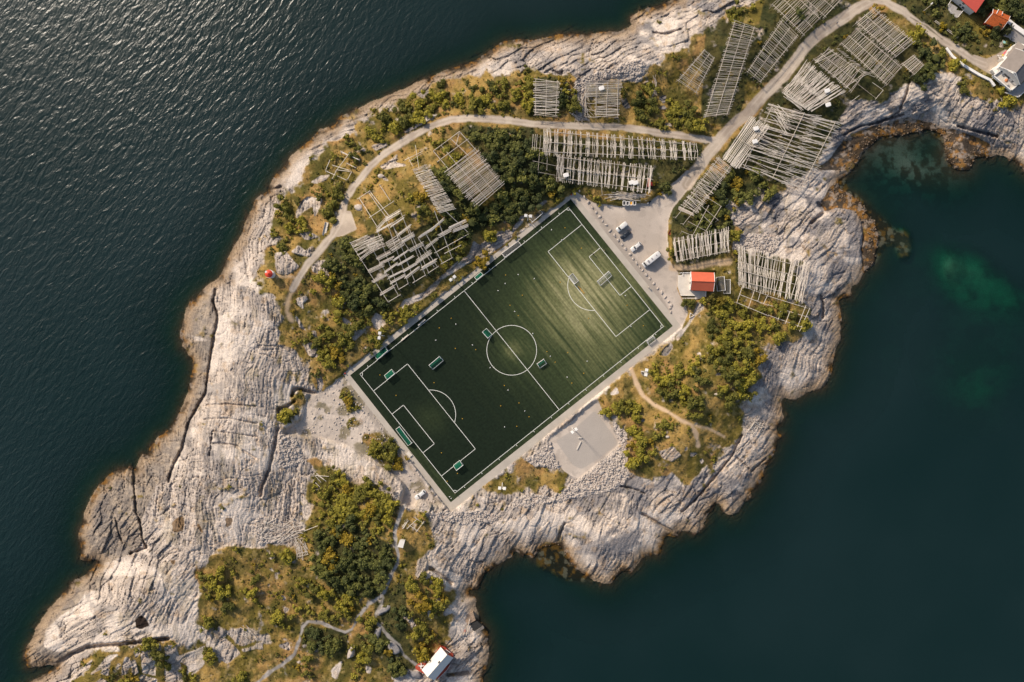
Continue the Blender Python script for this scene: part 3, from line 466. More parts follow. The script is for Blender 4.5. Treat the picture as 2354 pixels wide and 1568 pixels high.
# ------------------------------------------------------------------ sea
def sea():
    s = 4; X = GX[::s, ::s]; Y = GY[::s, ::s]; D = SD[::s, ::s]; ny, nx = X.shape
    dep = np.clip(-HGT[::s, ::s], 0, 20); sb = np.clip(sand + bay, 0, 1)[::s, ::s]; dep = np.where(D < -24, 12 + (dep - 12) * sstep(.03, .6, sb), dep)
    chop = np.clip(sstep(1500, -100, X + .30 * Y - 200) ** 1.2 * 1.1, 0, 1)
    north = sstep(1700, 300, X) * sstep(700, 0, Y); chop = np.clip(np.maximum(chop, north * .55), .06, 1)
    V = np.stack([(X - CX) * K, -(Y - CY) * K, np.zeros_like(X)], -1).reshape(-1, 3)
    i = np.arange(ny - 1)[:, None] * nx + np.arange(nx - 1)[None, :]
    F = np.stack([i, i + nx, i + nx + 1, i + 1], -1).reshape(-1, 4)
    n0 = len(V); xa, xb, ya, yb = V[:, 0].min(), V[:, 0].max(), V[:, 1].min(), V[:, 1].max()
    R = 2500
    ex = np.array([(-R, -R, 0), (R, -R, 0), (R, R, 0), (-R, R, 0), (xa, ya, 0), (xb, ya, 0), (xb, yb, 0), (xa, yb, 0)], np.float32)
    ef = np.array([(0, 1, 5, 4), (1, 2, 6, 5), (2, 3, 7, 6), (3, 0, 4, 7)]) + n0
    V = np.concatenate([V, ex]); F = np.concatenate([F, ef])
    me = mesh_np('sea', V, F, None, True)
    for nm, v, e in (('depth', dep, 12.0), ('chop', chop, .3)):
        a = me.attributes.new(nm, 'FLOAT', 'POINT'); a.data.foreach_set('value', np.concatenate([v.ravel(), np.full(8, e)]).astype(np.float32))
    m = bpy.data.materials.new('sea_water'); m.use_nodes = True; t = m.node_tree; N = t.nodes; L = t.links; b = N['Principled BSDF']; out = N['Material Output']
    wv = N.new('ShaderNodeTexNoise'); wv.inputs['Scale'].default_value = .012; wv.inputs['Detail'].default_value = 3; L_ = t.links; wm = N.new('ShaderNodeMix'); wm.data_type = 'RGBA'; wm.inputs[6].default_value = (.0040, .0165, .0155, 1); wm.inputs[7].default_value = (.0078, .0215, .0215, 1); wg_ = N.new('ShaderNodeNewGeometry'); L_.new(wg_.outputs['Position'], wv.inputs['Vector']); wr = N.new('ShaderNodeMapRange'); wr.inputs[1].default_value = .35; wr.inputs[2].default_value = .65; L_.new(wv.outputs['Fac'], wr.inputs[0]); L_.new(wr.outputs[0], wm.inputs[0]); L_.new(wm.outputs[2], b.inputs['Base Color']); b.inputs['Roughness'].default_value = .26; b.inputs['IOR'].default_value = 1.333
    g = N.new('ShaderNodeNewGeometry')
    r0 = N.new('ShaderNodeMapping'); r0.inputs['Rotation'].default_value = (0, 0, math.radians(-50)); L.new(g.outputs['Position'], r0.inputs[0])
    mp = N.new('ShaderNodeMapping'); mp.inputs['Scale'].default_value = (.20, .46, 1); L.new(r0.outputs[0], mp.inputs[0])
    n1 = N.new('ShaderNodeTexNoise'); n1.inputs['Scale'].default_value = 1.25; n1.inputs['Detail'].default_value = 4; n1.inputs['Distortion'].default_value = .6; L.new(mp.outputs[0], n1.inputs['Vector'])
    r2_ = N.new('ShaderNodeMapping'); r2_.inputs['Rotation'].default_value = (0, 0, math.radians(-68)); L.new(g.outputs['Position'], r2_.inputs[0])
    mp2 = N.new('ShaderNodeMapping'); mp2.inputs['Scale'].default_value = (.40, 1.2, 1); L.new(r2_.outputs[0], mp2.inputs[0])
    n2 = N.new('ShaderNodeTexNoise'); n2.inputs['Scale'].default_value = 1.0; n2.inputs['Detail'].default_value = 3; L.new(mp2.outputs[0], n2.inputs['Vector'])
    ad = N.new('ShaderNodeMath'); ad.operation = 'MULTIPLY_ADD'; ad.inputs[1].default_value = .35; L.new(n2.outputs['Fac'], ad.inputs[0]); L.new(n1.outputs['Fac'], ad.inputs[2])
    ac = N.new('ShaderNodeAttribute'); ac.attribute_name = 'chop'
    bp = N.new('ShaderNodeBump'); bp.inputs['Distance'].default_value = .38; L.new(ad.outputs[0], bp.inputs['Height']); L.new(ac.outputs['Fac'], bp.inputs['Strength']); L.new(bp.outputs[0], b.inputs['Normal'])
    de = N.new('ShaderNodeAttribute'); de.attribute_name = 'depth'
    mr = N.new('ShaderNodeMath'); mr.operation = 'MULTIPLY'; mr.inputs[1].default_value = -.42; L.new(de.outputs['Fac'], mr.inputs[0])
    e = N.new('ShaderNodeMath'); e.operation = 'EXPONENT'; L.new(mr.outputs[0], e.inputs[0])
    e2 = N.new('ShaderNodeMath'); e2.operation = 'MULTIPLY'; e2.inputs[1].default_value = .85; L.new(e.outputs[0], e2.inputs[0])
    tr = N.new('ShaderNodeBsdfTransparent'); tcm = N.new('ShaderNodeMix'); tcm.data_type = 'RGBA'; tcm.inputs[6].default_value = (.74, .74, .70, 1); tcm.inputs[7].default_value = (.08, .70, .50, 1); dd = N.new('ShaderNodeMath'); dd.operation = 'MULTIPLY'; dd.inputs[1].default_value = .40; dd.use_clamp = True; L.new(de.outputs['Fac'], dd.inputs[0]); L.new(dd.outputs[0], tcm.inputs[0]); L.new(tcm.outputs[2], tr.inputs[0])
    mx = N.new('ShaderNodeMixShader'); L.new(e2.outputs[0], mx.inputs[0]); L.new(b.outputs[0], mx.inputs[1]); L.new(tr.outputs[0], mx.inputs[2])
    L.new(mx.outputs[0], out.inputs[0]); me.materials.append(m)
    tag(link('sea', me), kind='structure')
    dm = mat('deep_seabed_mud', (.01, .015, .015)); f = mesh_np('deep_seabed', np.array([(-R, -R, -14), (R, -R, -14), (R, R, -14), (-R, R, -14)], np.float32), np.array([(0, 1, 2, 3)]), dm)
    tag(link('deep_seabed', f), kind='structure')
sea()

# ------------------------------------------------------------------ mesh kit
class MB:
    def __init__(s): s.v = []; s.f = []
    def add(s, vs, fs):
        n = len(s.v); s.v += [tuple(v) for v in vs]; s.f += [tuple(i + n for i in f) for f in fs]; return s
    def tube(s, a, b, r, n=6, r2=None):
        a = Vector(a); b = Vector(b); d = (b - a); q = d.to_track_quat('Z', 'Y'); r2 = r if r2 is None else r2
        va = [a + q @ Vector((r * math.cos(2 * math.pi * k / n), r * math.sin(2 * math.pi * k / n), 0)) for k in range(n)]
        vb = [b + q @ Vector((r2 * math.cos(2 * math.pi * k / n), r2 * math.sin(2 * math.pi * k / n), 0)) for k in range(n)]
        return s.add(va + vb, [(k, (k + 1) % n, n + (k + 1) % n, n + k) for k in range(n)] + [tuple(range(n - 1, -1, -1)), tuple(range(n, 2 * n))])
    def box(s, c, sx, sy, sz, rz=0):
        ca, sa = math.cos(rz), math.sin(rz); vs = []
        for dz in (-.5, .5):
            for dx, dy in ((-.5, -.5), (.5, -.5), (.5, .5), (-.5, .5)):
                x, y = dx * sx, dy * sy; vs.append((c[0] + x * ca - y * sa, c[1] + x * sa + y * ca, c[2] + dz * sz))
        return s.add(vs, [(3, 2, 1, 0), (4, 5, 6, 7), (0, 1, 5, 4), (1, 2, 6, 5), (2, 3, 7, 6), (3, 0, 4, 7)])
    def prism(s, pts, z0, z1):            # pts: xy outline, z0/z1 numbers or lists
        n = len(pts); a0 = z0 if hasattr(z0, '__len__') else [z0] * n; a1 = z1 if hasattr(z1, '__len__') else [z1] * n
        ar = sum(pts[k][0] * pts[(k + 1) % n][1] - pts[(k + 1) % n][0] * pts[k][1] for k in range(n))
        if ar < 0: pts = pts[::-1]; a0 = a0[::-1]; a1 = a1[::-1]
        vs = [(p[0], p[1], z) for p, z in zip(pts, a0)] + [(p[0], p[1], z) for p, z in zip(pts, a1)]
        return s.add(vs, [tuple(range(n - 1, -1, -1)), tuple(range(n, 2 * n))] + [(k, (k + 1) % n, n + (k + 1) % n, n + k) for k in range(n)])
    def rings(s, rs, cap=True):
        n = len(rs[0]); vs = [p for r in rs for p in r]; fs = []
        for k in range(len(rs) - 1):
            fs += [(k * n + q, k * n + (q + 1) % n, (k + 1) * n + (q + 1) % n, (k + 1) * n + q) for q in range(n)]
        if cap: fs += [tuple(range(n - 1, -1, -1)), tuple(range((len(rs) - 1) * n, len(rs) * n))]
        return s.add(vs, fs)
    def mesh(s, name, m, smooth=False):
        me = bpy.data.meshes.new(name); me.from_pydata(s.v, [], s.f)
        if m: me.materials.append(m)
        if smooth: me.polygons.foreach_set('use_smooth', [True] * len(me.polygons))
        me.update(); return me
    def build(s, name, m, parent=None, loc=None, smooth=False): return link(name, s.mesh(name, m, smooth), parent, loc)
def thing(name, label, cat, loc=(0, 0, 0), rz=0, group=None):
    o = bpy.data.objects.new(name, None); COL.objects.link(o); o.location = loc; o.rotation_euler = (0, 0, rz); o.empty_display_size = .5
    return tag(o, label, cat, group)
def dup(root, loc, rz, label=None, sc=None):
    r = root.copy(); COL.objects.link(r); r.location = loc; r.rotation_euler = (0, 0, rz)
    if label: r['label'] = label
    if sc: r.scale = sc
    for ch in list(root.children):
        c = ch.copy(); COL.objects.link(c); c.parent = r
        for g in ch.children:
            e = g.copy(); COL.objects.link(e); e.parent = c
    return r
M_WHITE = mat('white_paint', (.80, .76, .70), .5, .4, noise=.08, scale=.8)
M_LINE = mat('white_line_paint', (.80, .78, .70), .8, .2, noise=.12, scale=1.5)
M_GREENNET = None
M_POLE = [mat('grey_weathered_wood', (.58, .50, .41), .85, .2, noise=.25, scale=2), mat('pale_weathered_wood', (.72, .635, .53), .85, .2, noise=.2, scale=2), mat('brown_weathered_wood', (.46, .37, .295), .85, .2, noise=.25, scale=2), mat('dark_weathered_wood', (.36, .31, .26), .85, .2, noise=.25, scale=2)]
M_GLASS = mat('window_glass', (.05, .06, .07), .12, .5)
M_TYRE = mat('black_rubber', (.03, .03, .03), .8, .2); M_RIM = mat('wheel_metal', (.4, .4, .4), .4, .5, .6)
M_CONC = mat('pale_concrete', (.64, .58, .50), .85, .2, noise=.12, scale=.6, bump=.2)
M_STONE = mat('pale_boulder_stone', (.50, .43, .37), .9, .2, noise=.3, scale=1.6, bump=.6)
M_GREY = mat('grey_boulder_stone', (.30, .275, .26), .9, .2, noise=.3, scale=1.2, bump=.6)

# ------------------------------------------------------------------ pitch
def V2(d, z=PZ): p = P(d, z); return (p.x, p.y)
C0 = V2((1175.8, 805.2)); aU = math.atan2(.6241, .7814); UX, UY = math.cos(aU), math.sin(aU)
def L(u, v): return (C0[0] + u * UX + v * UY, C0[1] + u * UY - v * UX)   # u along the pitch, v across (towards the sea side)
FK = (CAMH - PZ) / CAMH
HLEN, HWID = 613.4 / 2 * K * FK, 350.0 / 2 * K * FK
def turf_mat():
    m = bpy.data.materials.new('artificial_turf'); m.use_nodes = True; t = m.node_tree; N = t.nodes; Lk = t.links; b = N['Principled BSDF']
    b.inputs['Roughness'].default_value = .9; b.inputs['Specular IOR Level'].default_value = .1
    a = N.new('ShaderNodeAttribute'); a.attribute_name = 'hotspot_wear'; tc = N.new('ShaderNodeTexCoord')
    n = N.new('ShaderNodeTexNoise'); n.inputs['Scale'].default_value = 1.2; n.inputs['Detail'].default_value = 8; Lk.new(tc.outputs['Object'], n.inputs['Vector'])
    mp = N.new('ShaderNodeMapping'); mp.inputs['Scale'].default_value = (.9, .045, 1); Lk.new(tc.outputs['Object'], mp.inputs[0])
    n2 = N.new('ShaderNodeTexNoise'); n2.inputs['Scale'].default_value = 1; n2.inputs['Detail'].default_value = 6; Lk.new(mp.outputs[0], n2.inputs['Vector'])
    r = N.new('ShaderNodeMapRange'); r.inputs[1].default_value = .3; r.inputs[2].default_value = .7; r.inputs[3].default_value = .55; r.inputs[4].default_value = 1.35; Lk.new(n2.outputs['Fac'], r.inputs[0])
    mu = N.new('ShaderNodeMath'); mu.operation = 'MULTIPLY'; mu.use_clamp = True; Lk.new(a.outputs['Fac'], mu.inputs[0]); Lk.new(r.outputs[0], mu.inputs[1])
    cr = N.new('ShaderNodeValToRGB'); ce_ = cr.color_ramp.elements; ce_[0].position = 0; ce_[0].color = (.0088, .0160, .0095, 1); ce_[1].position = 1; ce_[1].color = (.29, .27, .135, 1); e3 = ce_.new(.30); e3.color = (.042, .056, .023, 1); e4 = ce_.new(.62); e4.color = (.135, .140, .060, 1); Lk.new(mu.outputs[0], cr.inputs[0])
    class _m: outputs = [None, None, cr.outputs[0]]
    mx = _m
    r3 = N.new('ShaderNodeMapRange'); r3.inputs[1].default_value = .3; r3.inputs[2].default_value = .7; r3.inputs[3].default_value = .78; r3.inputs[4].default_value = 1.22; Lk.new(n.outputs['Fac'], r3.inputs[0])
    mm = N.new('ShaderNodeMix'); mm.data_type = 'RGBA'; mm.blend_type = 'MULTIPLY'; mm.inputs[0].default_value = 1; Lk.new(mx.outputs[2], mm.inputs[6]); Lk.new(r3.outputs[0], mm.inputs[7]); Lk.new(mm.outputs[2], b.inputs['Base Color'])
    return m
def build_pitch():
    cs = [P(d, PZ + .012) for d in ((1311.5, 458), (1546, 749.5), (1035.7, 1154.7), (804.5, 862.7))]
    nu, nv = 190, 110; vs = []; du = []
    for i in range(nu + 1):
        for j in range(nv + 1):
            s, t = i / nu, j / nv
            p = (cs[3] * (1 - s) + cs[0] * s) * (1 - t) + (cs[2] * (1 - s) + cs[1] * s) * t
            x, y = p.x - C0[0], p.y - C0[1]; u = x * UX + y * UY; v = x * UY - y * UX
            vs.append((u, v * -1, PZ + .012))
            q = .50 * math.exp(-((u - 35) / 15) ** 2 - ((v - 0) / 17) ** 2) + .50 * math.exp(-((u - 31) / 27) ** 2 - ((v - 4) / 26) ** 2) + .02  # light hotspot on the right half painted into the turf colour, besides wear
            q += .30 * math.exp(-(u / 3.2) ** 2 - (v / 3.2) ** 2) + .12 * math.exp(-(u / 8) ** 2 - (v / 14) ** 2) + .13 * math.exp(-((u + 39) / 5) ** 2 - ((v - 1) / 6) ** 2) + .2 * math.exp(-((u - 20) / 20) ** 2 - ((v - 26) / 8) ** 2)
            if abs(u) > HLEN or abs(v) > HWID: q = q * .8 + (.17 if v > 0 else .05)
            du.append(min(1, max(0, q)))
    i = (np.arange(nu)[:, None] * (nv + 1) + np.arange(nv)[None, :]); F = np.stack([i, i + 1, i + nv + 2, i + nv + 1], -1).reshape(-1, 4)
    me = mesh_np('pitch', np.array(vs), F, turf_mat()); a = me.attributes.new('hotspot_wear', 'FLOAT', 'POINT'); a.data.foreach_set('value', du)
    o = tag(link('pitch', me), kind='structure'); o.location = (C0[0], C0[1], 0); o.rotation_euler = (0, 0, aU)
    if me.polygons[0].normal.z < 0: me.flip_normals()
    # paved perimeter path: ring lying on the made ground
    oc = [P(d, PZ + .03) for d in OUTER]; cs = [P(d, PZ + .03) for d in ((1311.5, 458), (1546, 749.5), (1035.7, 1154.7), (804.5, 862.7))]
    mb = MB()
    for k in range(4):
        a, b, c, d = oc[k], oc[(k + 1) % 4], cs[(k + 1) % 4], cs[k]; dz = Vector((0, 0, .3))
        mb.add([a - dz, b - dz, c - dz, d - dz, a, b, c, d], [(7, 6, 5, 4), (0, 1, 5, 4)[::-1], (2, 3, 7, 6)[::-1]])
    mp = mat('paved_path_surface', (.48, .42, .345), .9, .2, noise=.14, scale=.25, bump=.1)
    tag(mb.build('perimeter_path', mp), kind='structure')
    mb = MB(); z = PZ + .020; lw = .085
    def seg(a, b, w_=lw):
        a = Vector((*a, z)); b = Vector((*b, z)); n = (b - a).normalized(); s = Vector((-n.y, n.x, 0)) * w_; a = a - n * w_; b = b + n * w_
        mb.add([a - s, b - s, b + s, a + s], [(0, 1, 2, 3)])
    def arc(cu, cv, r, t0, t1, n=72):
        pr = None
        for k in range(n + 1):
            t = t0 + (t1 - t0) * k / n; p = [L(cu + (r + e) * math.cos(t), cv + (r + e) * math.sin(t)) for e in (-lw, lw)]
            if pr: mb.add([(*pr[0], z), (*p[0], z), (*p[1], z), (*pr[1], z)], [(0, 1, 2, 3)])
            pr = p
    def rect(u0, u1, v0, v1, sides):
        q = [L(u0, v0), L(u1, v0), L(u1, v1), L(u0, v1)]
        for k in sides: seg(q[k], q[(k + 1) % 4])
    rect(-HLEN, HLEN, -HWID, HWID, (0, 1, 2, 3)); seg(L(0, -HWID), L(0, HWID)); arc(0, 0, 9.15, 0, 2 * math.pi, 120)
    for s in (-1, 1):
        e = s * HLEN
        for dep, hw in ((16.0, 20.0), (5.4, 9.1)):
            i = e - s * dep; seg(L(e, -hw), L(i, -hw)); seg(L(i, -hw), L(i, hw)); seg(L(i, hw), L(e, hw))
        cu = e - s * 11; al = math.acos(5.0 / 9.15); b0 = math.pi if s > 0 else 0
        arc(cu, 0, 9.15, b0 - al, b0 + al, 40)
        for sv in (-1, 1):
            t0 = math.atan2(-sv, -s); arc(e, sv * HWID, 1.0, t0 - math.pi / 4, t0 + math.pi / 4, 10)
    for k in range(12):
        u = -HLEN + HLEN * 2 * (k + .5) / 12
        for sv in (-1, 1): seg(L(u, sv * HWID), L(u, sv * (HWID + .7)), .07)
    for i, v in enumerate(mb.f):
        a, b, c = (Vector(mb.v[q]) for q in v[:3])
        if (b - a).cross(c - a).z < 0: mb.f[i] = v[::-1]
    tag(mb.build('pitch_markings', M_LINE), kind='structure')
build_pitch()

# ------------------------------------------------------------------ goals
def net_mat(name, rgb, a):
    m = bpy.data.materials.new(name); m.use_nodes = True; t = m.node_tree; b = t.nodes['Principled BSDF']; o = t.nodes['Material Output']
    b.inputs['Base Color'].default_value = (*rgb, 1); b.inputs['Roughness'].default_value = .9; b.inputs['Specular IOR Level'].default_value = .1
    tr = t.nodes.new('ShaderNodeBsdfTransparent'); mx = t.nodes.new('ShaderNodeMixShader'); mx.inputs[0].default_value = a
    t.links.new(tr.outputs[0], mx.inputs[1]); t.links.new(b.outputs[0], mx.inputs[2]); t.links.new(mx.outputs[0], o.inputs[0]); return m
NETG = net_mat('green_goal_net', (.012, .13, .075), .62); NETW = net_mat('pale_goal_net', (.42, .42, .40), .38); NETK = net_mat('grey_goal_net', (.12, .12, .125), .45)
GOALM = {}
def goal(quad, label, net, z=PZ, ht=2.0):
    """quad: outline on the sheet, first two points are the mouth."""
    p = [P(d, z + 1.0) for d in quad]; a = (p[0] + p[1]) / 2; b = (p[2] + p[3]) / 2
    wd = (p[1] - p[0]).length; dp = (b - a).length; rz = math.atan2((p[1] - p[0]).y, (p[1] - p[0]).x)
    ax = Vector((math.cos(rz), math.sin(rz), 0)); back = 1 if (b - a).dot(Vector((-ax.y, ax.x, 0))) > 0 else -1
    key = (round(wd * 2) / 2, round(dp * 2) / 2, back, net.name)
    g = thing('football_goal', label, 'football goal', (a.x, a.y, z + .02), rz, 'football goals on and around the pitch')
    if key not in GOALM:
        w2, d = key[0] / 2, key[1] * back; r = .105; fm = MB()
        fm.tube((-w2, 0, 0), (-w2, 0, ht), r); fm.tube((w2, 0, 0), (w2, 0, ht), r); fm.tube((-w2 - r, 0, ht), (w2 + r, 0, ht), r)
        bm_ = MB()
        for s in (-1, 1):
            bm_.tube((s * w2, 0, .06), (s * w2, d, .06), r); bm_.tube((s * w2, 0, ht - .02), (s * w2, d * .45, ht - .05), .05); bm_.tube((s * w2, d * .45, ht - .05), (s * w2, d, .06), .05)
        bm_.tube((-w2, d, .06), (w2, d, .06), r)
        nm = MB(); q = .06
        nm.add([(-w2, 0, ht), (w2, 0, ht), (w2, d * .45, ht - .12), (-w2, d * .45, ht - .12), (w2, d, .1), (-w2, d, .1), (-w2, 0, .05), (w2, 0, .05)], [(0, 1, 2, 3), (3, 2, 4, 5), (0, 3, 5, 6), (1, 7, 4, 2)])
        GOALM[key] = (fm.mesh('mouth_frame', M_WHITE), bm_.mesh('base_frame', M_WHITE), nm.mesh('net', net))
    f, b_, n = GOALM[key]; link('mouth_frame', f, g); link('base_frame', b_, g); link('net', n, g); return g
t21 = lambda *q: T(2, 1, *q)
goal(t21((885,930),(785,1018),(822,1055),(920,967)), 'white framed training goal standing on the front line of the right goal area', NETW)
goal(t21((522,978),(572,1043),(610,1005),(562,948)), 'small white goal beside the arc of the right penalty area', NETW)
goal(t21((185,480),(285,395),(255,355),(153,440)), 'grey netted goal parked on the paved path near the top corner of the pitch', NETK)
goal([(1160.7,592),(1197.7,564.5),(1189,553),(1153,583)], 'wide goal standing outside the upper touchline, nearest the top corner', NETK)
goal(T(1,1,(2030,1010),(2090,960),(2060,930),(2002,978)), 'small green netted goal outside the upper touchline near the halfway line', NETG)
goal(T(1,1,(2080,1485),(2132,1543),(2168,1515),(2115,1453)), 'small green netted goal touching the edge of the centre circle', NETG)
goal(T(1,2,(1118,172),(1215,88),(1185,55),(1090,135)), 'green netted goal outside the upper touchline near the left corner of the pitch', NETG)
goal(T(1,2,(1212,355),(1275,300),(1245,265),(1180,318)), 'small green netted goal beside the upper end of the left penalty area', NETG)
goal(T(1,2,(1590,225),(1690,140),(1720,178),(1622,262)), 'wide green netted goal alone between the left penalty area and the centre circle', NETG)
goal(T(1,2,(1322,785),(1435,935),(1395,962),(1282,818)), 'full size white goal with green net on the left goal line', NETG)
goal(T(1,2,(1842,1188),(1905,1138),(1872,1102),(1808,1150)), 'small green netted goal on the lower side line of the left penalty area', NETG)
goal(T(2,2,(228,210),(292,165),(322,205),(260,250)), 'small green netted goal below the centre circle in the right half', NETG)
goal([(1485,784),(1501,772),(1508,782),(1492,794)], 'small goal outside the lower touchline by the right corner of the pitch', NETW)
gz = gsm(T(2,1,(1920,1050))[0])
goal(t21((1945,975),(1955,1105),(1895,1115),(1888,978)), 'old bare goal frame stored behind the red roofed boathouse, nearer its wall', NETK, gz)
goal(t21((2000,1005),(2000,1130),(1955,1128),(1950,1005)), 'old bare goal frame stored behind the boathouse, farther from its wall', NETK, gz)

# ------------------------------------------------------------------ small things on the pitch
conem = mat('yellow_plastic', (.50, .27, .02), .6, .3)
cone = MB(); cone.rings([[(r * math.cos(t), r * math.sin(t), zz) for t in [2 * math.pi * k / 10 for k in range(10)]] for r, zz in ((.20, 0), (.19, .04), (.07, .20), (.03, .22))]); CONE = cone.mesh('marker_cone', conem)
cones = (T(2,1,(487,528),(638,715),(443,1028),(95,1148),(58,1335),(1058,1240),(705,1360),(1208,1428)) + T(1,1,(2295,962),(2335,1240),(1795,1360),(1685,1448)) + T(1,2,(1140,313),(1833,70),(2020,80),(1288,500),(1637,383),(2283,410),(2250,597),(1898,715),(1705,1028),(1852,1218),(1757,1290)) + T(2,2,(322,98),(512,107),(397,195),(660,297),(550,387),(65,570),(157,697),(45,785)))
def part_of_pitch(d):
    p = P(d, PZ); x, y = p.x - C0[0], p.y - C0[1]; u = x * UX + y * UY; v = x * UY - y * UX
    if u > HLEN - 16.5 and abs(v) < 20.3: return 'inside the right penalty area'
    if u < -HLEN + 16.5 and abs(v) < 20.3: return 'inside the left penalty area'
    if u > HLEN - 16.5: return 'in the %s corner of the right end of the pitch' % ('upper' if v < 0 else 'lower')
    if u < -HLEN + 16.5: return 'in the %s corner of the left end of the pitch' % ('upper' if v < 0 else 'lower')
    if u * u + v * v < 90: return 'inside the centre circle'
    return 'on open turf in the %s %s quarter of the pitch' % ('upper' if v < 0 else 'lower', 'right' if u > 0 else 'left')
for d in cones: tag(link('marker_cone', CONE, None, P(d, PZ + .012)), 'small yellow training marker ' + part_of_pitch(d), 'marker cone', 'yellow training markers on the turf')
def gull_mesh():
    mb = MB(); prof = [(-.24, .02), (-.16, .07), (0, .11), (.13, .09), (.2, .05), (.26, .065), (.31, .04), (.36, .008)]
    mb.rings([[(x, r * math.cos(t), .16 + r * .9 * math.sin(t) + (.05 if x > .18 else 0)) for t in [2 * math.pi * k / 8 for k in range(8)]] for x, r in prof])
    for s in (-1, 1):
        mb.add([(.12, s * .07, .22), (.02, s * .34, .25), (-.22, s * .40, .24), (-.12, s * .07, .20), (.12, s * .07, .20), (.02, s * .34, .235), (-.22, s * .40, .225), (-.12, s * .07, .185)], [(0, 1, 2, 3), (7, 6, 5, 4), (0, 4, 5, 1), (1, 5, 6, 2), (2, 6, 7, 3)]); mb.tube((0, s * .04, 0), (0, s * .04, .1), .012, 4)
    return mb.mesh('seagull', mat('white_feathers', (.82, .79, .74), .8, .2), True)
GULL = gull_mesh()
for _v in GULL.vertices: _v.co *= .7
gulls = T(2,1,(363,546),(457,638),(57,958),(205,995),(25,1296),(191,1500),(1042,1150),(1093,1433)) + T(1,1,(2290,1040),(2225,1105),(1837,1413),(1653,1560)) + T(1,2,(1990,37),(2152,245),(2317,450),(2285,790),(1795,1447),(1780,1432)) + T(2,2,(352,140),(691,185),(507,332),(117,643))
for k, d in enumerate(gulls):
    o = tag(link('seagull', GULL, None, P(d, PZ + .012)), 'white seagull resting ' + part_of_pitch(d), 'seagull', 'seagulls resting on the turf'); o.rotation_euler = (0, 0, k * 1.9)
for u, v, nm in ((-1, -1, 'left'), (1, -1, 'top'), (1, 1, 'right'), (-1, 1, 'bottom')):
    q = L(u * HLEN, v * HWID); f = thing('corner_flag', 'corner flag at the %s corner of the football pitch' % nm, 'corner flag', (*q, PZ + .012), 0, 'corner flags of the pitch')
    MB().tube((0, 0, 0), (0, 0, 1.6), .035).build('pole', M_WHITE, f); MB().add([(0, 0, 1.6), (.4, .05, 1.55), (.38, -.03, 1.25), (0, 0, 1.25), (0, .02, 1.6), (.4, .07, 1.55), (.38, -.01, 1.25), (0, .02, 1.25)], [(0, 1, 2, 3), (7, 6, 5, 4), (0, 4, 5, 1), (1, 5, 6, 2), (2, 6, 7, 3)]).build('flag', conem, f)
def bench(a, b, z, label, m, w_=.45, back=False, name='bench', cat='bench'):
    a = P(a, z + .45); b = P(b, z + .45); c = (a + b) / 2; ln = (b - a).length; rz = math.atan2((b - a).y, (b - a).x)
    t = thing(name, label, cat, (c.x, c.y, z), rz)
    MB().box((0, 0, .45), ln, w_, .06).build('seat', m, t)
    for s in (-1, 1): MB().box((s * (ln / 2 - .3), 0, .21), .12, w_ * .8, .42).build('leg', m, t)
    if back: MB().box((0, w_ / 2 + .03, .75), ln, .05, .5).build('backrest', m, t)
    return t
bench(*T(1,1,(1490,1425),(1555,1370)), PZ, 'long pale substitutes bench by the upper touchline, nearer the halfway line', M_POLE[1], .5)
bench(*T(1,1,(1335,1565),(1400,1510)), PZ, 'long pale substitutes bench by the upper touchline, nearer the left corner', M_POLE[1], .5)
bench(*T(2,2,(605,890),(645,890)), gsm(T(2,2,(625,890))[0]), 'short wooden bench lying crosswise on the grey gravel square', M_POLE[1], .4)
bench(*T(2,2,(595,998),(632,922)), gsm(T(2,2,(612,960))[0]), 'long slanted wooden bench in the middle of the grey gravel square', M_POLE[1], .4)
bench(*T(1,2,(1392,1022),(1425,1060)), PZ + .03, 'pale slab bench on the paved path near the left goal', M_POLE[1], 1.3)
bench(*T(1,1,(625,598),(652,478)), ground(T(1,1,(638,540))[0]), 'grey plank bench in the grass by the west gravel road', M_POLE[1], 1.2, True)
bench(*T(2,1,(1443,592),(1462,545)), gsm(T(2,1,(1450,570))[0]), 'orange red bench at the grassy edge of the car park', mat('red_painted_wood', (.42, .10, .04), .7, .3, noise=.2), .9, True)
ob = thing('low_hurdle', 'long orange training hurdle lying beside the right penalty area line', 'training hurdle', P(T(2,1,(637,1098))[0], PZ + .012), math.atan2(-65, 55))
om = mat('orange_plastic', (.72, .33, .03), .5, .4); MB().tube((-1.75, 0, .3), (1.75, 0, .3), .09, 8).build('bar', om, ob)
for s in (-1.5, -.5, .5, 1.5): MB().tube((s, -.22, .03), (s, 0, .3), .03).tube((s, .22, .03), (s, 0, .3), .03).build('foot', om, ob)
for d, lb in ((T(2,1,(546,224))[0], 'small red post at the top corner of the paved path'), (T(1,2,(823,298))[0], 'small red post at the left corner of the paved path')):
    o = tag(MB().tube((0, 0, 0), (0, 0, .7), .22, 10, .2).tube((0, 0, .7), (0, 0, .85), .26, 10, .12).build('marker_post', mat('red_paint', (.55, .07, .03), .5, .4), None, P(d, PZ + .03)), lb, 'marker post', 'red posts at the path corners')

